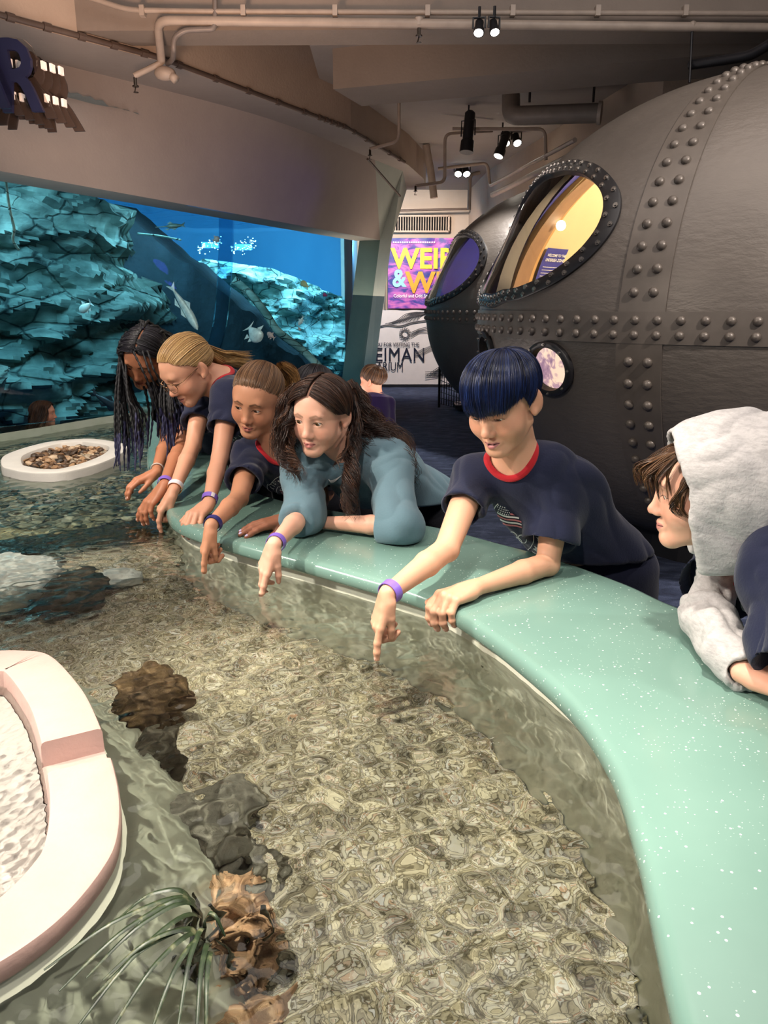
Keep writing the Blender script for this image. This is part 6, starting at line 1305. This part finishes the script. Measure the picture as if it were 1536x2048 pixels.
# ---- girl with long black box braids
SK_g0 = skin_mat('skin_brown', 'A87052', '96524A', '1A100C', .9)
c0 = at_d(288, 712, 2.98); R0 = head_frame(288, 30, 38, 14)
wR = on_z(312, 946, .945); wL = on_z(328, 972, .945)
g0_, _b, s0_obj, B0, ar0 = build_kid('girl with long black box braids hanging down toward the water', dict(
    head=c0, R=R0, neck=at_d(350, 752, 3.08), pelv=at_d(450, 890, 3.50), shL=at_d(385, 790, 2.98), shR=at_d(325, 775, 3.18),
    elL=at_d(362, 893, 2.84), wrL=wL, hL=dict(d=aim(328, 972, 284, 1022, depth_of(wL), -.02), n=(-.6, -.5, .6), side=1, curl=[(.2, .25, .2), (.35, .4, .3), (.4, .4, .3), (.45, .5, .3)], hs=.92),
    elR=at_d(335, 880, 3.05), wrR=wR, hR=dict(d=(-.75, -.5, -.25), n=(-.2, -.2, .95), side=-1, curl=RELAX, hs=.9)),
    dict(skin=SK_g0, s=.95, eyes='brown', gaze=(0, 16), lid=.002, open=.0046, shirt_m=M_shirt, collar_m=M_collar, feet=(-.75, 3.55), sleeve=.55, sleeve_r=.058, neck_r=.05, neck_f=.004, wr=.018, wfq=10, loose=.013, seed=51, rest=True, h=.003))
pr_ = part_hair('hair', g0_, R0, c0, .95, H_black, [20, 6, -20, -44], off=.005, N=900, seed=19)
hb = hair_obj('hair', pr_, H_black, g0_)
M_braid = simple('braided_hair', '0C0B0E', .6, var=.4, scale=60, bump=.4, bscale=200, spec=.25); M_braidb = simple('indigo_braid_end', '15153A', .6, var=.3, scale=60)
gb = np.random.default_rng(77); nb = 0
def braid(P, r, parent):
    G = catmull(np.array(P, float), 14); n_ = max(30, int(np.linalg.norm(np.diff(G, axis=0), axis=1).sum() / .0035)); s_ = np.r_[0, np.cumsum(np.linalg.norm(np.diff(G, axis=0), axis=1))]; q = np.linspace(0, s_[-1], n_); G = np.stack([np.interp(q, s_, G[:, k]) for k in range(3)], 1)
    rr = r * (1 + .22 * np.sin(q / .0042)) * np.interp(q / s_[-1], [0, .05, .8, 1], [.8, 1, .85, .35]); V, F = tube_geo(G, rr, 7); o = mesh_obj('braid', np.array(V) - np.array(g0_.location), F, None, parent, smooth=True, mats=[M_braid, M_braidb], fmat=[1 if (k // 7) > n_ * .78 and len(P) > 4 else 0 for k in range(len(F))]); return o
def root(az, el): return to_world(scalp(azel(np.array(R_(az)), np.array(R_(el))), .006), R0, c0, .95)
# toward the picture's left (her right side and brow)
for k in range(26):
    az = gb.uniform(35, 100); el = gb.uniform(10, 60); a_ = root(az, el); b_ = root(min(az + 18, 112), gb.uniform(2, 14)); b_ = b_ + (b_ - c0) * .10; u1 = gb.uniform(228, 292); v1 = gb.uniform(880, 945); dd = 2.92 + gb.uniform(-.06, .10)
    m1 = at_d(u1 * .6 + 232 * .4, 790, dd); braid([a_, (a_ + b_) / 2 + ((a_ + b_) / 2 - c0) * .12, b_, m1, at_d(u1, v1 - 60, dd - .02), at_d(u1 + gb.normal(0, 5), v1, dd - .03)], .0052, hb)
for k in range(9):
    u1 = gb.uniform(296, 330); a_ = root(gb.uniform(-20, 30), gb.uniform(45, 70)); b_ = root(gb.uniform(60, 95), gb.uniform(-5, 10)); v1 = gb.uniform(850, 905); dd = 2.98 + gb.uniform(0, .08); braid([a_, (a_ + b_) / 2 + ((a_ + b_) / 2 - c0) * .14, at_d(u1 - 12, 765, dd), at_d(u1, 820, dd), at_d(u1 + gb.normal(0, 5), v1, dd)], .0050, hb)
for u0, u1, v1 in ((268, 300, 775), (286, 308, 768), (296, 318, 760)):       # strands across the face
    a_ = root(-8 - (u0 - 268) * .9, 42); braid([a_, at_d(u0, 705, 2.855), at_d((u0 + u1) / 2, 738, 2.835), at_d(u1, v1, 2.85), at_d(u1 + 22, v1 + 70, 2.88), at_d(u1 + 38, v1 + 130, 2.86)], .0040, hb)
for k in range(18):     # near side, hanging in front of the shirt
    az = gb.uniform(-100, -30); el = gb.uniform(15, 70); a_ = root(az, el); b_ = root(gb.uniform(-118, -92), gb.uniform(-6, 16)); u1 = gb.uniform(325, 368); v1 = gb.uniform(860, 925); dd = 2.80 + gb.uniform(-.03, .05); b_ = b_ + (b_ - c0) * .08
    braid([a_, (a_ + b_) / 2 + ((a_ + b_) / 2 - c0) * .12, b_, at_d(u1 - 6, 800, dd), at_d(u1, v1 - 50, dd), at_d(u1 + gb.normal(0, 6), v1, dd)], .0050, hb)
for k in range(16):     # over the back
    az = gb.uniform(120, 240); a_ = root(az, gb.uniform(20, 75)); b_ = root(gb.uniform(150, 215), gb.uniform(0, 25)); dd = 3.12 + gb.uniform(0, .10); b_ = b_ + (b_ - c0) * .12
    braid([a_, (a_ + b_) / 2 + ((a_ + b_) / 2 - c0) * .14, b_, at_d(370 + gb.uniform(-10, 15), 690 + gb.uniform(-10, 12), dd), at_d(415 + gb.uniform(-8, 18), 705 + gb.uniform(-10, 12), dd + .08), at_d(440 + gb.uniform(-8, 12), 740, dd + .14)], .0055, hb)
a = ar0['L']; band_obj('wristband', g0_, a[2] + (a[1] - a[2]) * .06, a[1], .0235, .019, M_band_p, (M_band_d, set(range(10, 16))))
a = ar0['R']; band_obj('bracelet', g0_, a[2] + (a[1] - a[2]) * .10, a[1], .0225, .006, simple('bead_bracelet', 'B9A9A0', .35))
# ---- kid in the grey hood
SK_k6 = skin_mat('skin_pale', 'D9A58C', 'BF7A74', '4A3020', .7)
c6 = at_d(1408, 980, 1.42); R6 = head_frame(1412, 80, 6, 0)
wR6 = on_z(1490, 1345, .928)
k6, b6, s6, B6, ar6 = build_kid('kid in a grey hood and navy shirt leaning on the counter at the picture edge', dict(
    head=c6, R=R6, neck=at_d(1500, 1085, 1.50), pelv=at_d(1760, 1260, 1.72), shL=at_d(1560, 1125, 1.32), shR=at_d(1450, 1130, 1.62),
    elR=on_z(1408, 1235, .945), wrR=wR6, hR=dict(d=(.75, -.62, -.02), n=(-.2, -.3, 1), side=-1, curl=RELAX, hs=.95),
    elL=at_d(1600, 1330, 1.22), wrL=on_z(1640, 1460, .925), hL=dict(d=(.1, -.95, -.1), n=(0, -.1, 1), side=1, curl=RELAX)),
    dict(skin=SK_k6, s=.90, eyes='hazel', gaze=(0, 18), lid=.002, open=.0038, shirt_m=M_shirt, collar_m=M_collar, feet=(1.28, 1.75), sleeveL=.98, sleeve_rL=.070, sleeveR=.45, sleeve_rR=.075, neck_r=.060, neck_f=.02, wr=.022, wfq=9, loose=.026, seed=61, emblem=dict(s=1.0, up=-.02, x=.03), rest=True, hc=.0045))
# grey sleeve under the navy one
S = SDF(); sh, el, wr = ar6['R']; ax = nrm(wr - el); q = SDF(); q.cone(sh + (el - sh) * .25, el, .048, .043, .03); q.cone(el, el + (wr - el) * .75, .043, .038, .02); q.cone(el + (wr - el) * .75, wr + ax * .02, .037, .034, .008)
q.cone(wr + ax * .03, wr - ax * .03, .030, .022, .002, True); S.clip(q, wr, ax, .02)
def fl6(X, lo=None, hi=None): return np.maximum(S(X, lo, hi), ZF + .0005 - X[:, 2])
cloth_obj('hoodie_sleeve', k6, S, .004, M_hood, .020, 15, 5, None, None, fl6)
# hood: an open shell around the head
Hd = SDF(); T6 = lambda p: c6 + R6 @ np.array(p)
Hd.ell(T6((0, -.022, .028)), (.108, .125, .112), R6, .03); Hd.ell(T6((0, -.10, .020)), (.105, .13, .112), R6, .06); Hd.cone(T6((0, -.12, .0)), T6((0, -.20, -.05)), .10, .085, .06); Hd.cone(T6((0, .02, -.06)), T6((0, .0, -.115)), .086, .070, .05); Hd.cone(T6((0, -.06, -.08)), T6((0, -.12, -.115)), .09, .08, .05)
Hd.ell(T6((0, .06, .010)), (.088, .17, .098), R6, .012, True); Hd.ell(T6((0, .02, -.065)), (.072, .09, .10), R6, .012, True); Hd.half(T6((0, .060, .06)), R6 @ np.array([0, 1, -.22]), .006); Hd.half(T6((0, .0, -.142)), R6 @ np.array([0, .1, -1]), .006)
cloth_obj('hood', k6, Hd, .0042, M_hood, .016, 9, 15)
# hem seam of the hood
# hair under the hood
gg = np.random.default_rng(66); hp = []; g6 = lambda p: c6 + R6 @ (np.array(p) * .90)
for k in range(22):
    x0 = gg.uniform(-.075, .06); z0 = gg.uniform(.07, .092); f_ = abs(x0) / .08; tip = np.array([x0 * 1.0 + gg.normal(0, .01), .118 - .055 * f_ ** 2 + gg.normal(0, .008), .026 - .045 * f_ ** 2 + gg.normal(0, .012)])
    hp.append(lock([g6((x0 * .8, .05 - .03 * f_, z0)), g6((x0 * .9, .085 - .035 * f_, z0 - .008)), g6(((x0 + tip[0]) / 2, tip[1] + .004, .055 - .02 * f_)), g6(tip)], 26, .006, gg, (.002, 30), 14, .6, .0008, k))
for k in range(9):
    hp.append(lock([g6((-.066, .03, .06)), g6((-.076, .052, .02)), g6((-.074, .058 + gg.normal(0, .006), -.01)), g6((-.072, .056 + gg.normal(0, .01), -.035 + gg.normal(0, .01)))], 22, .006, gg, (.002, 30), 14, .6, .0008, 40 + k))
az_, el_ = np.meshgrid(np.radians(np.linspace(-100, 100, 40)), np.radians(np.linspace(40, 88, 12)), indexing='ij'); v, f, tn = grid_part(to_world(scalp(azel(az_, el_), .006), R6, c6, .90), .3); hp.append((v, f[:-11], tn))
hair_obj('hair', hp, H_mbrown, k6)
# ---- boy in the purple shirt by the aquarium
SK_b = skin_mat('skin_back', 'C58E74', 'A86A60', '3A2418'); cb = at_d(744, 760, 5.0); Rb = head_frame(744, 118, 4)
kb, _b, _s, _B, _a = build_kid('small boy in a purple shirt seen from behind beside the aquarium pier', dict(
    head=cb, R=Rb, neck=at_d(752, 788, 5.02), pelv=at_d(750, 892, 5.0), shL=at_d(722, 806, 4.93), shR=at_d(776, 806, 5.08),
    elL=at_d(716, 862, 4.88), wrL=at_d(712, 900, 4.75), elR=at_d(782, 866, 5.08), wrR=at_d(778, 912, 5.0)),
    dict(skin=SK_b, s=.80, shirt_m=M_purple, collar_m=M_purple, feet=(-.06, 4.98), sleeve=.75, sleeve_r=.05, neck_r=.045, neck_f=0., wr=.008, wfq=8, loose=.012, seed=71, h=.0045, hc=.008, g=.80, arm=.85, nails=False))
def sh_end(az):
    a = np.degrees((az + math.pi) % (2 * math.pi) - math.pi); return azel(az, np.radians(np.interp(np.abs(a), [0, 50, 80, 105, 140, 180], [20, 14, -14, -22, -40, -44])))
flow_hair('hair', kb, Rb, cb, .80, H_mbrown, lambda az: cw + .12 * azel(az, az * 0), sh_end, lambda az, t: .004 + .010 * np.sin(np.pi * np.clip(t * .85 + .1, 0, 1)), N=1200, K=140, r=.0016, seed=14, jit=(.08, .07, .004), mm=10)
# ---- girl behind the acrylic barrier
SK_c = skin_mat('skin_back_light', 'D0967A', 'B06A60', '3A2418'); cg = at_d(88, 826, 5.05); Rg = head_frame(88, -75, 2)
kg, _b, _s, _B, _a = build_kid('girl with long brown hair watching over the acrylic barrier in front of the aquarium', dict(
    head=cg, R=Rg, neck=at_d(78, 858, 5.05), pelv=at_d(70, 950, 5.05), shL=at_d(64, 872, 5.15), shR=at_d(94, 872, 4.95),
    elR=at_d(100, 868, 4.72), wrR=at_d(122, 858, 4.68), hR=dict(d=(.6, .3, -.4), n=(0, -.3, 1), side=-1, curl=RELAX, hs=.7), elL=at_d(90, 900, 5.2), wrL=at_d(110, 895, 5.1)),
    dict(skin=SK_c, s=.72, eyes='brown', shirt_m=M_pnavy, collar_m=M_pnavy, feet=(-2.33, 4.95), sleeve=.5, sleeve_r=.045, neck_r=.042, wr=.006, loose=.01, seed=81, h=.0045, hc=.008, g=.76, arm=.8, nails=False))
hp = part_hair('hair', kg, Rg, cg, .72, H_mbrown, [12, 0, -24, -46], N=500, seed=29); gg = np.random.default_rng(3)
for gd in ([(75, 812, 5.05), (66, 840, 5.08), (62, 872, 5.08)], [(80, 812, 5.0), (72, 845, 4.98), (68, 872, 4.97)], [(86, 812, 4.98), (80, 845, 4.95), (72, 868, 4.93)]): hp.append(lock([at_d(*p) for p in gd], 200, .03, gg, (.004, 30), 18, .9, .0016, 3))
hair_obj('hair', hp, H_mbrown, kg)
# ---- mostly hidden girl with a bun
SK_d = skin_mat('skin_hidden', '8A5A44', '7A4A40', '1A100C'); ch = at_d(626, 790, 2.75); Rh = head_frame(626, 30, 20)
kh, _b, _s, _B, _a = build_kid('mostly hidden girl whose dark hair bun shows above the wavy haired girl', dict(
    head=ch, R=Rh, neck=at_d(660, 868, 2.85), pelv=at_d(700, 1000, 3.05), shL=at_d(710, 905, 2.85), shR=at_d(610, 900, 2.92),
    elR=at_d(590, 985, 2.72), wrR=on_z(572, 1038, .918), hR=dict(d=(-.80, -.55, -.05), n=(0, -.2, 1), side=-1, curl=FLAT, hs=.9)),
    dict(skin=SK_d, s=.88, shirt_m=M_shirt, collar_m=M_collar, feet=(-.10, 3.2), sleeve=.6, sleeve_r=.055, neck_r=.05, wr=.008, loose=.012, seed=91, h=.0032, hc=.007, rest=True, nailmat=simple('lilac_nail_polish', 'B9A6C4', .25)))
pony_hair(kh, Rh, ch, .88, H_black, (.0, -.75, .75), seed=22, N=1000, r=.0013)
V, F = ico(4); pb = at_d(611, 750, 2.84); Vb = V * (.036, .036, .032) * (1 + .12 * fbm(V * 3, 3, 4))[:, None]; ob_ = mesh_obj('hair_bun', Vb + pb - np.array(kh.location), F, H_dbrown, kh, smooth=True); fattr(ob_, 'tone', np.clip(.4 + .5 * fbm(V * 6, 2, 3), 0, 1))
# ================================================================ LIGHT
def spot(name, loc, target, power, col=(1, .9, .8), size=R_(60), blend=.5, radius=.06, caus=False):
    l = bpy.data.lights.new(name, 'SPOT'); l.energy = power; l.color = col; l.spot_size = size; l.spot_blend = blend; l.shadow_soft_size = radius
    o = bpy.data.objects.new(name, l); COL.objects.link(o); o.location = loc
    o.rotation_euler = (Vector(target) - Vector(loc)).to_track_quat('-Z', 'Y').to_euler(); l.cycles.is_caustics_light = caus; return o
def point(name, loc, power, col=(1, 1, 1), radius=.1):
    l = bpy.data.lights.new(name, 'POINT'); l.energy = power; l.color = col; l.shadow_soft_size = radius
    o = bpy.data.objects.new(name, l); COL.objects.link(o); o.location = loc; return o
def area(name, loc, target, power, sx, sy, col=(1, 1, 1)):
    l = bpy.data.lights.new(name, 'AREA'); l.shape = 'RECTANGLE'; l.size = sx; l.size_y = sy; l.energy = power; l.color = col
    o = bpy.data.objects.new(name, l); COL.objects.link(o); o.location = loc
    o.rotation_euler = (Vector(target) - Vector(loc)).to_track_quat('-Z', 'Y').to_euler(); return o
w = bpy.data.worlds.new('hall_ambience'); scene.world = w; w.use_nodes = True
w.node_tree.nodes['Background'].inputs[0].default_value = (.80, .82, .95, 1); w.node_tree.nodes['Background'].inputs[1].default_value = .30
spot('pool_key_lamp', (-2.3, .9, 3.1), (-.2, 1.7, .8), 360, (1, .88, .75), R_(70), .6, .07, True)
spot('pool_front_lamp', (-.5, -.6, 3.2), (-.35, 1.3, .8), 150, (1, .90, .82), R_(75), .7, .09, True)
spot('pool_down_lamp', (-.12, .85, 4.05), (-.08, 1.2, .6), 720, (1, .92, .80), R_(31), .7, .09, True)  # added lamp, makes up for light lost through the water
spot('pool_side_lamp', (-2.9, 1.5, 2.35), (.1, 1.25, .65), 230, (1, .95, .85), R_(42), .6, .08, True)  # added low lamp to brighten the pool wall under water
spot('far_pool_lamp', (-1.7, 2.6, 3.1), (-1.35, 3.3, .7), 190, (1, .92, .82), R_(60), .6, .08, True)  # added lamp to lift the far pool bed the others miss
spot('counter_lamp', (2.2, 1.3, 3.2), (.7, 1.3, .9), 90, (1, .93, .86), R_(75), .7, .08)
sc = scene
sc.view_settings.view_transform = 'Standard'; sc.view_settings.look = 'None'; sc.view_settings.exposure = .15; sc.view_settings.gamma = 1
sc.cycles.use_denoising = True; sc.cycles.max_bounces = 8; sc.cycles.transmission_bounces = 6; sc.cycles.transparent_max_bounces = 16; sc.cycles.diffuse_bounces = 2; sc.cycles.glossy_bounces = 3; sc.cycles.use_adaptive_sampling = True; sc.cycles.adaptive_threshold = .08; sc.cycles.adaptive_min_samples = 16
sc.cycles.caustics_refractive = True; sc.cycles.caustics_reflective = False; sc.cycles.sample_clamp_indirect = 4; sc.cycles.use_light_tree = True
try: sc.cycles.denoiser = 'OPENIMAGEDENOISE'; sc.cycles.denoising_input_passes = 'RGB_ALBEDO_NORMAL'
except Exception: pass
for o in (poolW, ringW): o.cycles.is_caustics_caster = True
for o in list(bpy.data.objects):
    if o.name.startswith(('basin_', 'pool_gravel', 'river_gravel', 'coral', 'brown_rock', 'gray_b', 'round_s', 'white_r', 'dark_r', 'planter_floor', 'rim_wall', 'raised')): o.cycles.is_caustics_receiver = True
# hall lamps
spot('warm_fascia_lamp', (-1.2, 3.6, 2.2), (-1.4, 6.0, 3.7), 140, (1, .62, .42), R_(95), .9, .2)
spot('hull_lamp', (2.6, 1.2, 3.9), (1.9, 3.6, 1.5), 620, (1, .90, .82), R_(75), .7, .08)
spot('far_wall_lamp', (.4, 12.4, 3.3), (.5, 14.9, 1.6), 420, (1, .84, .72), R_(100), .8, .1)
spot('aisle_lamp', (.9, 8.2, 3.3), (.3, 7.0, 0), 260, (1, .95, .9), R_(90), .8, .1)
area('rear_ceiling_glow', (.7, 10.6, 1.6), (.8, 10.6, 3.5), 25, 1.2, 3., (1, .78, .62))
point('cabin_lamp', (2.5, 5.2, 2.1), 120, (1, .84, .55), .15)
point('blue_cabin_lamp', (2.0, 8.6, 1.7), 22, (.08, .06, 1), .15)
# tank lamps
for x, y, z, pw in ((-4.6, 6.2, 2.7, 120), (-3.4, 7.6, 2.75, 140), (-2.5, 9.6, 2.75, 150), (-1.8, 11.6, 2.75, 150), (-.8, 12.4, 2.75, 110)):
    spot('tank_lamp', (x, y, z), (x - 1.2, y + 1.4, .2), pw, (.44, .80, 1), R_(150), .9, .25)
area('tank_blue_lamp', (-2.2, 12.6, 2.8), (-2.6, 16, 1.4), 300, 4, 1, (.45, .72, 1))
area('tank_front_lamp', (-3.0, 6.9, 2.75), (-4.7, 8.6, .8), 62, 1.5, .5, (.44, .82, 1))  # added frontal light inside the tank to brighten the cliff
area('hall_ceiling_lamp', (.6, 3.4, 4.1), (.6, 4.4, 0), 80, 4, 3, (1, .90, .84))
area('hall_bounce_lamp', (-.8, 5.0, .95), (-.8, 5.4, 3.2), 25, 2, 1.2, (1, .86, .80))
